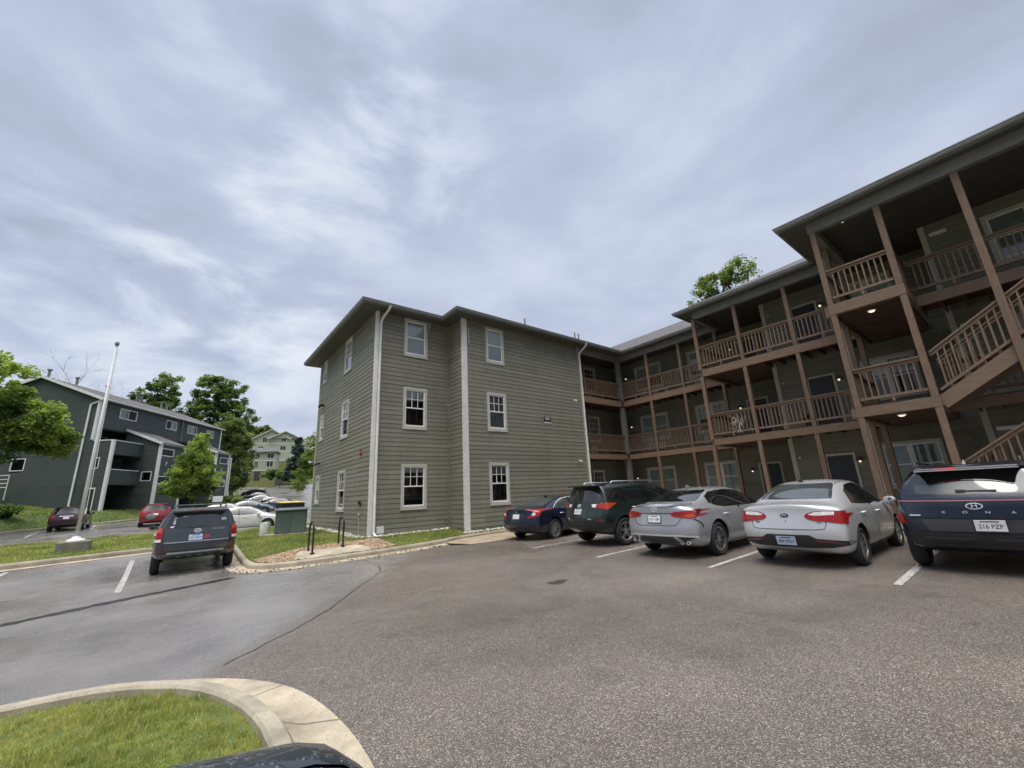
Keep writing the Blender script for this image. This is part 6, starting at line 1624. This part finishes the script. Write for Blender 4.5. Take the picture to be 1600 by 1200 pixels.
# dark green one
S = variant(SUV, spokes=5, sw=(.10,.055), rimm=(M_GUN, M_SILV))
c = Car(S, 'suv', place(8.98,8.50,.03), R(-8.5), P_DGRN, 'dark green SUV with a roof spoiler, silver roof rails and white tipped tail lamps', 3)
c.common()
c.patch('rear_window', 'rear', [(-.66,1.16),(.66,1.16),(.61,1.34),(.55,1.495),(-.55,1.495),(-.61,1.34)], M_GLS, .004)
mb = MB(); mb.add([(.16,-.60,1.575),(.16,.60,1.575),(.62,.60,1.585),(.62,-.60,1.585),(.13,-.57,1.605),(.13,.57,1.605),(.62,.59,1.655),(.62,-.59,1.655)], [(0,3,2,1),(4,5,6,7),(0,1,5,4),(1,2,6,5),(2,3,7,6),(3,0,4,7)]); mb.build('spoiler', P_DGRN, c.root, bevel=.012)
c.patch('tail_light', 'rear', [(.44,1.08),(.50,1.005),(.70,.98),(.88,.95),(.88,1.12),(.70,1.105)], M_TLR, .012, mirror=True, res=.025)
c.patch('lamp_lens', 'rear', [(.43,1.085),(.48,1.01),(.58,1.005),(.60,1.095)], M_TLW, .015, mirror=True, res=.02)
c.patch('tail_light', 'side', [(.14,.95),(.35,.96),(.62,1.075),(.68,1.11),(.14,1.12)], M_TLO, .012, res=.025)
c.patch('plate_recess', 'rear', [(-.36,1.0),(.36,1.0),(.30,.72),(-.30,.72)], P_DGRN, .006); c.plate(.06, .90, 'EWF 419', M_PLW, tsize=.070)
three_ring(c, .06, 1.05, .066, .042)
c.patch('trunk_strip', 'rear', [(-.42,1.02),(.42,1.02),(.42,1.075),(-.42,1.075)], M_GLOSB, .005)
c.line('tailgate_seam', 'rear', [(.66,1.0),(.64,.70),(.56,.60),(-.56,.60),(-.64,.70),(-.66,1.0)], .010, M_WELL)
c.patch('bumper', 'rear', [(-.90,.60),(-.66,.60),(-.60,.56),(.60,.56),(.66,.60),(.90,.60),(.88,.48),(.70,.43),(-.70,.43),(-.88,.48)], M_TRB, .012); c.patch('reflector', 'rear', [(.60,.66),(.70,.71),(.84,.70),(.84,.64)], M_TLD, .012, mirror=True, res=.02)
c.badge('trunk_badge', -.44, .70, 'AWD', .055, M_CHR, off=.008); c.badge('trunk_badge', .50, .70, 'XLE', .05, M_CHR, off=.008)
c.line('arch_trim', 'side', [(.93+.44*math.cos(a), .37+.44*math.sin(a)) for a in np.linspace(.05, 3.05, 16)], .06, M_TRB, .010); c.line('arch_trim', 'side', [(3.59+.44*math.cos(a), .37+.44*math.sin(a)) for a in np.linspace(.05, 3.05, 16)], .06, M_TRB, .010)
c.line('rocker', 'side', [(1.38,.36),(3.14,.35)], .10, M_TRB, .008)
rack(c, .75, 2.55, .60, 1.635, M_SILV); c.mirror_pods(3.05, 1.06, P_DGRN, .22)
c.patch('wiper', 'rear', [(.05,1.185),(.40,1.20),(.40,1.215),(.05,1.205)], M_TRB, .014)

# navy crossover with the full width light bar
S = scale_spec(SUV, .953, 1.0, .952, rw=.35, rim=.235, axles=(.80,3.46), spokes=5, sw=(.10,.06), rimm=(M_GLOSB, M_GUN), glass=M_GLS, pcr=.15,
  wt=[(0,.62),(.6,.64),(2.4,.645),(2.8,.67),(3.1,.72),(3.4,.75),(4.0,.70),(4.36,.56)], xr=[.12,.03,.0,.02,.05,.18,.30], belt=[(0,1.07),(.6,1.075),(1.5,1.04),(3.1,1.0),(3.6,.95),(4.0,.85),(4.36,.72)])
c = Car(S, 'suv', place(9.06,.80,.015), R(1.6), P_NAVY, 'navy crossover with a full width rear light bar and spaced lettering, at the right edge', 3)
c.common()
c.patch('rear_window', 'rear', [(-.69,1.115),(.69,1.115),(.64,1.30),(.59,1.445),(.52,1.475),(-.52,1.475),(-.59,1.445),(-.64,1.30)], M_GLS, .004)
c.patch('pale_glass_band', 'rear', [(-.60,1.16),(-.55,1.135),(.55,1.135),(.60,1.16),(.595,1.27),(-.595,1.27)], M_GLS2, .0055)  # band of paler glass across the lower rear window
mb = MB(); V = [(.10,-.56,1.478),(.10,.56,1.478),(.60,.60,1.50),(.60,-.60,1.50),(.08,-.54,1.512),(.08,.54,1.512),(.60,.60,1.575),(.60,-.60,1.575)]; mb.add(V, [(0,3,2,1),(4,5,6,7),(0,1,5,4),(1,2,6,5),(2,3,7,6),(3,0,4,7)]); mb.build('spoiler', P_NAVY, c.root, bevel=.015)
mb = MB(); mb.box(.076,.095,.08,.30,1.485,1.503); mb.build('brake_light', mat('brake_lamp', (.5,.02,.02), .2, emis=((1,.05,.04),.5)), c.root); mb = MB(); mb.bar((.085,-.54,1.476),(.085,.54,1.476),.012,.012); mb.build('spoiler_trim', M_CHR, c.root)
c.patch('light_bar', 'rear', [(-.88,1.015),(.88,1.015),(.88,1.045),(-.88,1.045)], M_TLD, .008, res=.03)
c.line('light_strip', 'rear', [(-.84,1.031),(.84,1.031)], .010, mat('light_strip', (.42,.20,.20), .2, coat=1., noise=(9,.2)), .011)
c.patch('emblem', 'rear', c.ellipse(0, .955, .088, .045, 28), M_CHR, .010, res=.02); c.patch('emblem_inset', 'rear', c.ellipse(0, .955, .074, .033, 28), P_NAVY, .012, res=.02); c.badge('emblem_letter', 0, .955, 'H', .085, M_CHR, off=.015, sx=1.15)
for ch, y in zip('KONA', (.33,.11,-.115,-.355)): c.badge('tailgate_letter', y, .868, ch, .046, M_CHR, off=.008, sx=1.5)
c.patch('trunk_badge', 'rear', [(.60,.815),(.73,.815),(.73,.832),(.60,.832)], M_CHR, .007, res=.03)
c.line('tailgate_seam', 'rear', [(-.74,.785),(.74,.785)], .018, M_WELL, .004)
c.patch('plate_recess', 'rear', [(-.62,.77),(.62,.77),(.54,.60),(-.54,.60)], P_SLATE, .003); c.plate(-.10, .69, '216 PZP', M_PLW, tsize=.080)
c.line('tailgate_seam', 'rear', [(.80,.77),(.66,.60),(.50,.585),(-.50,.585),(-.66,.60),(-.80,.77)], .012, M_WELL)
c.patch('bumper', 'rear', [(-.90,.56),(-.70,.565),(.70,.565),(.90,.56),(.88,.42),(.66,.37),(-.66,.37),(-.88,.42)], M_TRB, .012); c.patch('skid_plate', 'rear', [(-.52,.425),(.52,.425),(.46,.375),(-.46,.375)], M_GUN, .020); c.patch('bumper_slot', 'rear', [(.10,.515),(.62,.515),(.62,.495),(.10,.495)], M_GUN, .016, mirror=True)
c.patch('tail_light', 'side', [(.15,.70),(.44,.70),(.44,.835),(.15,.84)], M_TLR, .030, res=.025); c.patch('tail_light', 'rear', [(.80,.70),(.90,.70),(.90,.84),(.82,.835)], M_TLR, .02, mirror=True, res=.02)
c.patch('lamp_lens', 'side', [(.15,.765),(.42,.76),(.42,.785),(.15,.79)], M_TLW, .034, res=.02); c.patch('lamp_lens', 'side', [(.18,.60),(.40,.62),(.42,.695),(.16,.695)], M_TLW, .016, res=.02)
for x in (.80,3.46): c.line('arch_trim', 'side', [(x+.45*math.cos(a), .36+.45*math.sin(a)) for a in np.linspace(.0, 3.1, 16)], .10, M_TRB, .014)
c.line('rocker', 'side', [(1.28,.34),(3.0,.33)], .12, M_TRB, .008)
mb = MB(); mb.obox((.105,-.06,1.165), (0,1,0), (.25,0,.97), (1,0,-.25), .20, .011, .01); mb.obox((.10,.10,1.168), (0,1,0), (.25,0,.97), (1,0,-.25), .05, .018, .014); mb.build('wiper', M_TRB, c.root)
rack(c, .70, 2.35, .58, 1.575, M_TRB, .05); c.mirror_pods(2.9, 1.02, P_NAVY, .22)
mb = MB(); mb.add([(.62,-.025,1.565),(.62,.025,1.565),(.86,0,1.575),(.66,0,1.635)], [(0,1,3),(1,2,3),(2,0,3)]); mb.build('antenna', M_GLOSB, c.root)

# slate grey four-wheel drive on the left
S4 = scale_spec(SUV, 1.05, 1.042, 1.05, rw=.385, rim=.23, axles=(1.02,3.81), spokes=6, sw=(.09,.06), rimm=(M_GUN, M_SILV), gap=.075, pcr=.11, camber=.04,
  zb=[(0,.50),(.5,.40),(4.0,.38),(4.8,.45)], top=[(0,1.70),(.32,1.725),(.63,1.735),(1.05,1.745),(2.2,1.745),(2.65,1.70),(3.05,1.55),(3.41,1.33),(3.78,1.20),(4.15,1.15),(4.5,1.08),(4.8,.94)],
  wt=[(0,.66),(.6,.70),(2.6,.70),(3.0,.72),(3.4,.76),(3.8,.79),(4.4,.74),(4.8,.60)], xr=[.10,.02,.0,.06,.09,.17,.24])
c = Car(S4, 'suv', place(.62,14.93,.0), R(90.2), P_SLATE, 'slate grey four-wheel drive with a roof rack and stickers on its rear window', 3)
c.common()
c.patch('rear_window', 'rear', [(-.70,1.20),(.70,1.20),(.72,1.26),(.64,1.55),(-.64,1.55),(-.72,1.26)], M_GLS, .004)
mb = MB(); mb.add([(.06,-.63,1.61),(.06,.63,1.61),(.5,.66,1.62),(.5,-.66,1.62),(.02,-.60,1.672),(.02,.60,1.672),(.5,.64,1.735),(.5,-.64,1.735)], [(0,3,2,1),(4,5,6,7),(0,1,5,4),(1,2,6,5),(2,3,7,6),(3,0,4,7)]); mb.build('spoiler', P_SLATE, c.root, bevel=.02)
mb = MB(); mb.add([(.014,-.23,1.635),(.014,.23,1.635),(.036,.23,1.635),(.036,-.23,1.635),(.008,-.22,1.66),(.008,.22,1.66),(.036,.22,1.66),(.036,-.22,1.66)], [(0,3,2,1),(4,5,6,7),(0,1,5,4),(1,2,6,5),(2,3,7,6),(3,0,4,7)]); mb.build('brake_light', M_TLD, c.root)
c.patch('tail_light', 'rear', [(.775,1.22),(.83,1.23),(.90,1.16),(.93,.86),(.775,.86)], M_TLR, .014, mirror=True, res=.025); c.patch('tail_light', 'side', [(.10,.86),(.32,.88),(.30,1.18),(.12,1.24)], M_TLR, .010, res=.025)
c.patch('lamp_lens', 'rear', [(.785,1.215),(.83,1.222),(.90,1.15),(.905,1.10),(.785,1.10)], M_TLO, .018, mirror=True, res=.02); c.patch('lamp_lens', 'rear', [(.785,.94),(.925,.94),(.93,.87),(.785,.87)], M_TLW, .018, mirror=True, res=.02)
c.patch('reflector', 'rear', [(.73,.72),(.93,.72),(.93,.60),(.75,.60)], M_TLD, .012, mirror=True, res=.025)
c.line('tailgate_strip', 'rear', [(-.72,.84),(.72,.84)], .028, M_SILV, .010); c.patch('plate_recess', 'rear', [(-.42,1.03),(.36,1.03),(.36,.86),(-.42,.86)], P_SLATE, .002)
c.plate(.05, .945, '625 MKW', M_PLB, tsize=.074); c.patch('tow_sticker', 'rear', [(-.13,.99),(-.27,.99),(-.27,.90),(-.13,.90)], mat('sticker_red', (.30,.03,.045), .5, noise=(12,.3)), .008, res=.04)
three_ring(c, .02, 1.115, .080, .046)
c.badge('trunk_badge', -.46, 1.135, '4RUNNER', .062, M_SILV, off=.006, ext=1.1)
c.line('tailgate_seam', 'rear', [(.74,1.22),(.74,.70),(.70,.62),(-.70,.62),(-.74,.70),(-.74,1.22)], .010, M_WELL)
c.patch('bumper', 'rear', [(-.92,.60),(-.70,.575),(.70,.575),(.92,.60),(.90,.50),(.70,.43),(-.70,.43),(-.90,.50)], P_SLATE, .035); c.patch('bumper_step', 'rear', [(-.62,.60),(.62,.60),(.62,.575),(-.62,.575)], M_SILV, .04)
for y in (.36,.14,-.10,-.32): c.patch('bumper_slot', 'rear', [(y-.07,.505),(y+.07,.505),(y+.06,.485),(y-.06,.485)], M_SILV, .042, res=.04)
M_STK = mat('sticker_white', (.72,.73,.74), .5, noise=(20,.15)); M_STB = mat('sticker_blue', (.10,.26,.50), .5, noise=(15,.3))
for j, (y, z, w, h) in enumerate(((.53,1.475,.035,.022),(.545,1.42,.022,.020),(.55,1.372,.026,.020),(.555,1.325,.030,.016))): c.patch('window_sticker', 'rear', c.ellipse(y, z, w, h, 9), M_STK, .0065, res=.03)
c.patch('window_sticker', 'rear', [(.64,1.25),(.54,1.265),(.56,1.225),(.62,1.22)], M_STK, .0065); c.patch('window_sticker', 'rear', [(.40,1.50),(.34,1.525),(.28,1.50),(.30,1.485),(.38,1.485)], M_STK, .0065)
c.patch('window_sticker', 'rear', [(-.50,1.52),(-.58,1.52),(-.60,1.43),(-.50,1.43)], M_STB, .0065); c.patch('window_sticker', 'rear', [(-.50,1.42),(-.62,1.42),(-.62,1.36),(-.50,1.36)], M_STK, .0065)
rack(c, .50, 2.5, .60, 1.725, M_GUN, .085, (.75, 2.1)); c.mirror_pods(3.2, 1.12, P_SLATE, .24)
for s in (1, -1):
    mb = MB(); mb.box(1.44,1.46,s*.80-.12,s*.80+.12,.26,.55); mb.build('mud_flap', M_TRB, c.root)
c.patch('wiper', 'rear', [(-.10,1.215),(.10,1.20),(.30,1.225),(.30,1.24),(.10,1.222),(-.10,1.235)], M_TRB, .014)
for x in (1.02,3.81): c.line('arch_trim', 'side', [(x+.48*math.cos(a), .40+.48*math.sin(a)) for a in np.linspace(.0, 3.1, 14)], .07, M_TRB, .012)

# ---- plainer cars farther off
def far_car(S, x, y, rz, pm, label, name='sedan', lamps=True, sub=2, z=None, front=False, hatch=False):
    c = Car(S, name, (x, y, Z(x, y)+.012 if z is None else z), R(rz), pm, label, sub, res=.07)
    c.common(); gm = S.get('glass', M_GLS); T = interp(S['top'], .6); sy = S['hw']/.86
    b0 = interp(S['belt'], 0)
    if name == 'sedan': c.patch('rear_window', 'rear', [(-.58*sy,b0+.19),(.58*sy,b0+.19),(.50*sy,b0+.42),(-.50*sy,b0+.42)], gm, .005)
    else: c.patch('rear_window', 'rear', [(-.62*sy,b0+.06),(.62*sy,b0+.06),(.54*sy,b0+.40),(-.54*sy,b0+.40)], gm, .005)
    c.patch('tail_light', 'rear', [(.50*sy,b0-.20),(.80*sy,b0-.20),(.80*sy,b0-.03),(.56*sy,b0-.03)], M_TLR, .012, mirror=True); c.patch('tail_light', 'side', [(.12,b0-.2),(.35,b0-.16),(.35,b0-.03),(.12,b0-.03)], M_TLR, .012)
    c.plate(0, b0-.22 if name == 'suv' else b0-.26, '', M_PLW)
    if front:
        L = S['L']; f0 = interp(S['belt'], L)
        c.patch('headlight', 'front', [(.42*sy,f0+.08),(.74*sy,f0+.10),(.72*sy,f0-.06),(.46*sy,f0-.03)], M_HEADL, .010, mirror=True); c.patch('headlight', 'side', [(L-.22,f0+.10),(L-.50,f0+.16),(L-.46,f0+.02),(L-.22,f0-.04)], M_HEADL, .010)
        c.patch('grille', 'front', [(-.40*sy,f0+.05),(.40*sy,f0+.05),(.34*sy,f0-.06),(-.34*sy,f0-.06)], M_GLOSB, .008); c.patch('air_intake', 'front', [(-.55*sy,f0-.20),(.55*sy,f0-.20),(.50*sy,f0-.31),(-.50*sy,f0-.31)], M_TRB, .008)
    else: c.patch('headlight', 'front', [(.40*sy,.60),(.70*sy,.62),(.68*sy,.52),(.42*sy,.54)], M_HEADL, .010, mirror=True)
    c.mirror_pods(3.0*S['L']/4.37, interp(S['belt'], 3.0)+.03, pm)
    return c
CS = variant(SED, spokes=7, sw=(.07,.05), rimm=(M_SILV, M_SILV), rim=.20)
c = far_car(CS, 1.35, 31.75, -12, P_WHITE, 'white sedan seen from its front wheel, beyond the grass by the transformer', front=True, sub=2)
c = far_car(variant(SUV, spokes=5, sw=(.08,.05)), -5.75, 42.4, 90, P_MAR, 'maroon SUV parked nose in beside the flagpole', 'suv'); c.line('tailgate_strip', 'rear', [(-.34,1.0),(.34,1.0)], .05, M_CHR, .010)
c = far_car(variant(SUV, spokes=5, sw=(.08,.05)), -1.0, 41.0, 91, P_RED, 'bright red SUV with a round cover on its tailgate, half hidden by the grey one', 'suv'); rack(c, .75, 2.5, .6, 1.635, M_GUN); c.patch('spare_cover', 'rear', c.ellipse(.25, .72, .27, .2, 20), mat('cover_grey', (.16,.18,.17), .5, noise=(5,.2)), .03)
far_car(variant(CS), -13.2, 44.0, 55, P_BLK, 'black car just entering the left edge of the lower lot')
far_car(variant(CS), 1.1, 40.6, -14, P_WHITE, 'white sedan in the second row, its roof showing over the first white one', front=True)
far_car(variant(CS, rimm=(M_SILV, M_SILV)), 3.9, 50.5, -16, P_TEAL, 'blue sedan with a pale bonnet behind the white sedans', front=True)
coupe = scale_spec(SED, 1.07, 1.02, .95, rimm=(M_SILV, M_SILV), spokes=7, sw=(.07,.05))
far_car(coupe, 12.3, 59.6, 169, P_TEAL, 'steel blue coupe side-on, nearest of the row on the far slope', front=True)
far_car(variant(CS), 12.7, 69.0, 163, P_MAR, 'dark plum sedan behind the steel blue coupe', front=True)
far_car(variant(CS), 12.6, 78.0, 163, P_SILD, 'silver grey sedan in the middle of the far row', front=True)
far_car(variant(CS), 13.3, 87.5, 164, P_SLATE, 'dark slate sedan just below the black SUV on the far slope', front=True)
far_car(variant(SUV), 14.2, 97.0, 165, P_BLK, 'black SUV at the top of the far row', 'suv', front=True)
far_car(variant(CS), 29.5, 152.0, 176, P_WHITE, 'white hatchback crossing in front of the pale flats', front=True)
# the dark car the picture is taken beside: only the wet housing of its door mirror shows
S = scale_spec(SUV, 1.05, 1.04, 1.13, spokes=5, sw=(.08,.05), rw=.39)
P_OWN = paint('midnight_paint', (.022,.030,.040), metal=.2, rough=.42, drops=1.6)
own = Car(S, 'suv', (0,0,0), 0, P_OWN, 'wet black car at the bottom edge of the photo, only its rain beaded mirror showing', 2, res=.06)
own.common(); L = S['L']; f0 = interp(S['belt'], L)
own.patch('headlight', 'front', [(.44,f0+.10),(.80,f0+.12),(.78,f0-.04),(.48,f0-.02)], M_HEADL, .010, mirror=True); own.patch('grille', 'front', [(-.42,f0+.06),(.42,f0+.06),(.36,f0-.08),(-.36,f0-.08)], M_GLOSB, .008)
own.patch('rear_window', 'rear', [(-.62,1.32),(.62,1.32),(.54,1.68),(-.54,1.68)], M_GLS, .005); own.patch('tail_light', 'rear', [(.60,1.0),(.88,1.0),(.88,1.22),(.66,1.22)], M_TLR, .012, mirror=True)
own.mirror_pods(3.2, 1.22, P_OWN, sides=(1,))
# right door mirror in car coordinates: y runs to the left, the camera stands .9 m right of the centre line
prof = [(.035,1.405),(.075,1.403),(.13,1.392),(.178,1.381),(.217,1.372),(.247,1.359),(.273,1.336),(.295,1.313),(.310,1.283),(.312,1.245),(.300,1.205),(.270,1.180),(.20,1.170),(.10,1.176),(.04,1.190)]
cy_, cz_ = .18, 1.30; mb = MB(); V = []; n = len(prof)
rings = [(.452,.93),(.460,.965),(.476,.985),(.50,.965),(.525,.86),(.542,.66),(.550,.36)]
for f_, k_ in rings:
    for l_, z_ in prof: V.append((2.7+f_, -.9-(cy_+(l_-cy_)*k_), cz_+(z_-cz_)*k_))
F = [(i*n+j, i*n+(j+1)%n, (i+1)*n+(j+1)%n, (i+1)*n+j) for i in range(len(rings)-1) for j in range(n)]+[tuple((len(rings)-1)*n+j for j in range(n))]
mb.add(V, F); mb.add([(2.7+.453, -.9-(cy_+(l_-cy_)*.90), cz_+(z_-cz_)*.90) for l_, z_ in prof], [tuple(range(n))])
mm = mb.build('side_mirror', P_OWN, own.root, smooth=True)
mb = MB(); mb.add([(2.7+.450, -.9-(cy_+(l_-cy_)*.84), cz_+(z_-cz_)*.82) for l_, z_ in prof], [tuple(range(n))]); q = mb.build('mirror_glass', M_MIRR); q.parent = mm
mb = MB(); mb.obox((3.24,-.88,1.20), (1,0,0), (0,1,0), (0,0,1), .06, .07, .035); q = mb.build('mirror_arm', M_TRB, bevel=.015); q.parent = mm
th = R(100); own.root.rotation_euler = (0,0,th); d = Vector((math.cos(th), math.sin(th))); rt = Vector((d.y, -d.x)); p = -d*2.7-rt*.9; own.root.location = (p.x, p.y, 0)
SPOTS = [(545,110,0,22,.12),(640,230,0,13,.08),(430,400,0,16,.14),(330,500,0,14,.08),(40,440,0,15,.17),(430,640,0,20,.12)]
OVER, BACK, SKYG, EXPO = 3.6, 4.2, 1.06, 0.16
# ------------------------------------------------------------------ sky, sun, camera
CF, CP, CR, CH = 646.8, R(14.8886), R(-2.78798), R(38.785)
fw = Vector((math.sin(CH)*math.cos(CP), math.cos(CH)*math.cos(CP), math.sin(CP))); r0 = Vector((math.cos(CH), -math.sin(CH), 0)); u0 = r0.cross(fw)
rr = r0*math.cos(CR)+u0*math.sin(CR); uu = u0*math.cos(CR)-r0*math.sin(CR)
cam = bpy.data.cameras.new('camera'); co = bpy.data.objects.new('camera', cam); COL.objects.link(co)
co.matrix_world = Matrix(((rr.x,uu.x,-fw.x,0),(rr.y,uu.y,-fw.y,0),(rr.z,uu.z,-fw.z,1.6),(0,0,0,1)))
cam.sensor_width = 36; cam.lens = CF*36/1600; cam.clip_start = .05; cam.clip_end = 3000; SC.camera = co

W = bpy.data.worlds.new('World'); SC.world = W; W.use_nodes = True; N, L = W.node_tree.nodes, W.node_tree.links
bg = N['Background']; SE, SR = R(66), R(250)
sk = N.new('ShaderNodeTexSky'); sk.sky_type = 'NISHITA'; sk.sun_disc = False; sk.sun_elevation = SE; sk.sun_rotation = SR; sk.air_density = 1.; sk.dust_density = 2.
tc = N.new('ShaderNodeTexCoord'); D = tc.outputs['Generated']
def mth(op, a, c=None, d=None, clamp=False):
    n = N.new('ShaderNodeMath'); n.operation = op; n.use_clamp = clamp
    for i, x in enumerate((a, c, d)):
        if x is None: continue
        if isinstance(x, (int, float)): n.inputs[i].default_value = x
        else: L.new(x, n.inputs[i])
    return n.outputs[0]
def rng_(x, a, b, c=0., d=1., smooth=True):
    n = N.new('ShaderNodeMapRange'); n.interpolation_type = 'SMOOTHSTEP' if smooth else 'LINEAR'
    for k, v in (('From Min',a),('From Max',b),('To Min',c),('To Max',d)): n.inputs[k].default_value = v
    L.new(x, n.inputs['Value']); return n.outputs[0]
sp = N.new('ShaderNodeSeparateXYZ'); L.new(D, sp.inputs[0])
zz = mth('ADD', mth('MAXIMUM', sp.outputs['Z'], 0.), .55)
cx = N.new('ShaderNodeCombineXYZ'); L.new(mth('DIVIDE', sp.outputs['X'], zz), cx.inputs[0]); L.new(mth('DIVIDE', sp.outputs['Y'], zz), cx.inputs[1])
def cloud(scale, loc, rot, str_, det=7, rough=.55, dist=.6):
    mp = N.new('ShaderNodeMapping'); mp.inputs['Location'].default_value = loc; mp.inputs['Rotation'].default_value = (0,0,rot); mp.inputs['Scale'].default_value = str_; L.new(cx.outputs[0], mp.inputs[0])
    n = N.new('ShaderNodeTexNoise'); n.inputs['Scale'].default_value = scale; n.inputs['Detail'].default_value = det; n.inputs['Roughness'].default_value = rough; n.inputs['Distortion'].default_value = dist; L.new(mp.outputs[0], n.inputs['Vector']); return n.outputs['Fac']
def pixdir(px_, py_):
    return (rr*((px_-800)/CF)-uu*((py_-600)/CF)+fw).normalized()
def spot(px_, py_, deg_in, deg_out):
    v = pixdir(px_, py_); n = N.new('ShaderNodeVectorMath'); n.operation = 'DOT_PRODUCT'; L.new(D, n.inputs[0]); n.inputs[1].default_value = v
    return rng_(n.outputs['Value'], math.cos(R(deg_out)), math.cos(R(deg_in)))
def mass(scale, loc, st, det, rough, dist):
    mp = N.new('ShaderNodeMapping'); mp.inputs['Location'].default_value = loc; mp.inputs['Rotation'].default_value = (.25,.15,.4); mp.inputs['Scale'].default_value = st; L.new(D, mp.inputs[0])
    n = N.new('ShaderNodeTexNoise'); n.inputs['Scale'].default_value = scale; n.inputs['Detail'].default_value = det; n.inputs['Roughness'].default_value = rough; n.inputs['Distortion'].default_value = dist; L.new(mp.outputs[0], n.inputs['Vector']); return n.outputs['Fac']
base = mass(1.7, (3.1,1.7,.4), (1,1,2.1), 6, .50, .25); fine = mass(4.2, (7.,2.,1.), (1,1,2.4), 9, .56, .35)
v = mth('ADD', mth('MULTIPLY', base, .72), mth('MULTIPLY', fine, .28))
for (x, y, a, b, s) in SPOTS: v = mth('ADD', v, mth('MULTIPLY', mth('MULTIPLY', spot(x, y, a, b), s), rng_(fine, .36, .66)))
rp = N.new('ShaderNodeValToRGB'); e = rp.color_ramp.elements
e[0].position = .34; e[0].color = (.355,.395,.495,1); e[1].position = .80; e[1].color = (.73,.765,.83,1)
k = e.new(.50); k.color = (.440,.498,.628,1); k = e.new(.62); k.color = (.548,.606,.722,1)
L.new(v, rp.inputs['Fac'])
# overcast dome, with warm-white fill added out of view overhead and behind the camera
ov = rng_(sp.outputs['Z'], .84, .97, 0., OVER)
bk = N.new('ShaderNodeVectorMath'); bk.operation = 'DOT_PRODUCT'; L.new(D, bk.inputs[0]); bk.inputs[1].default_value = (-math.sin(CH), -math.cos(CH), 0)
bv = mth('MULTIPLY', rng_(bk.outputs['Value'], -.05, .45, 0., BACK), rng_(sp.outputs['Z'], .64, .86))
dk = mth('MULTIPLY', rng_(bk.outputs['Value'], -.25, .35), rng_(sp.outputs['Z'], .55, .22))      # unseen low sky behind the camera, dimmed to darken the galleries
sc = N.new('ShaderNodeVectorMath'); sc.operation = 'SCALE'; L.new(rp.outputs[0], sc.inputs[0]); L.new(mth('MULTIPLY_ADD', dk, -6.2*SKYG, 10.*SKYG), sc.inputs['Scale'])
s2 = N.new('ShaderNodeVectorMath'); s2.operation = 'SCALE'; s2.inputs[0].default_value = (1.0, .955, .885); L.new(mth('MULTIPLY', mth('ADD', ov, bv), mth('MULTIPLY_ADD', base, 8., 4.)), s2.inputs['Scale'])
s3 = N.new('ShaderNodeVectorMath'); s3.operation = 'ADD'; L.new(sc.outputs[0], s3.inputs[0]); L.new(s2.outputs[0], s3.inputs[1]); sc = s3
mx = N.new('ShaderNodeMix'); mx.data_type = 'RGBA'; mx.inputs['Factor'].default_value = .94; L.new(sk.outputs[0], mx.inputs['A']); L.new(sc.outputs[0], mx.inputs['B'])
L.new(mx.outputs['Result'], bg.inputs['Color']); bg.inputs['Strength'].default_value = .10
sun = bpy.data.lights.new('sun', 'SUN'); sun.energy = .8; sun.angle = R(25); sun.color = (1,.965,.92); so = bpy.data.objects.new('sun', sun); COL.objects.link(so)
az = SR; dv = Vector((math.sin(az)*math.cos(SE), math.cos(az)*math.cos(SE), math.sin(SE))); so.rotation_euler = dv.to_track_quat('Z', 'Y').to_euler()
SC.view_settings.view_transform = 'Standard'; SC.view_settings.look = 'None'; SC.view_settings.exposure = EXPO; SC.view_settings.gamma = 1
SC.cycles.max_bounces = 6; SC.cycles.diffuse_bounces = 3; SC.cycles.glossy_bounces = 3; SC.cycles.transparent_max_bounces = 8; SC.cycles.transmission_bounces = 3
SC.cycles.use_denoising = True
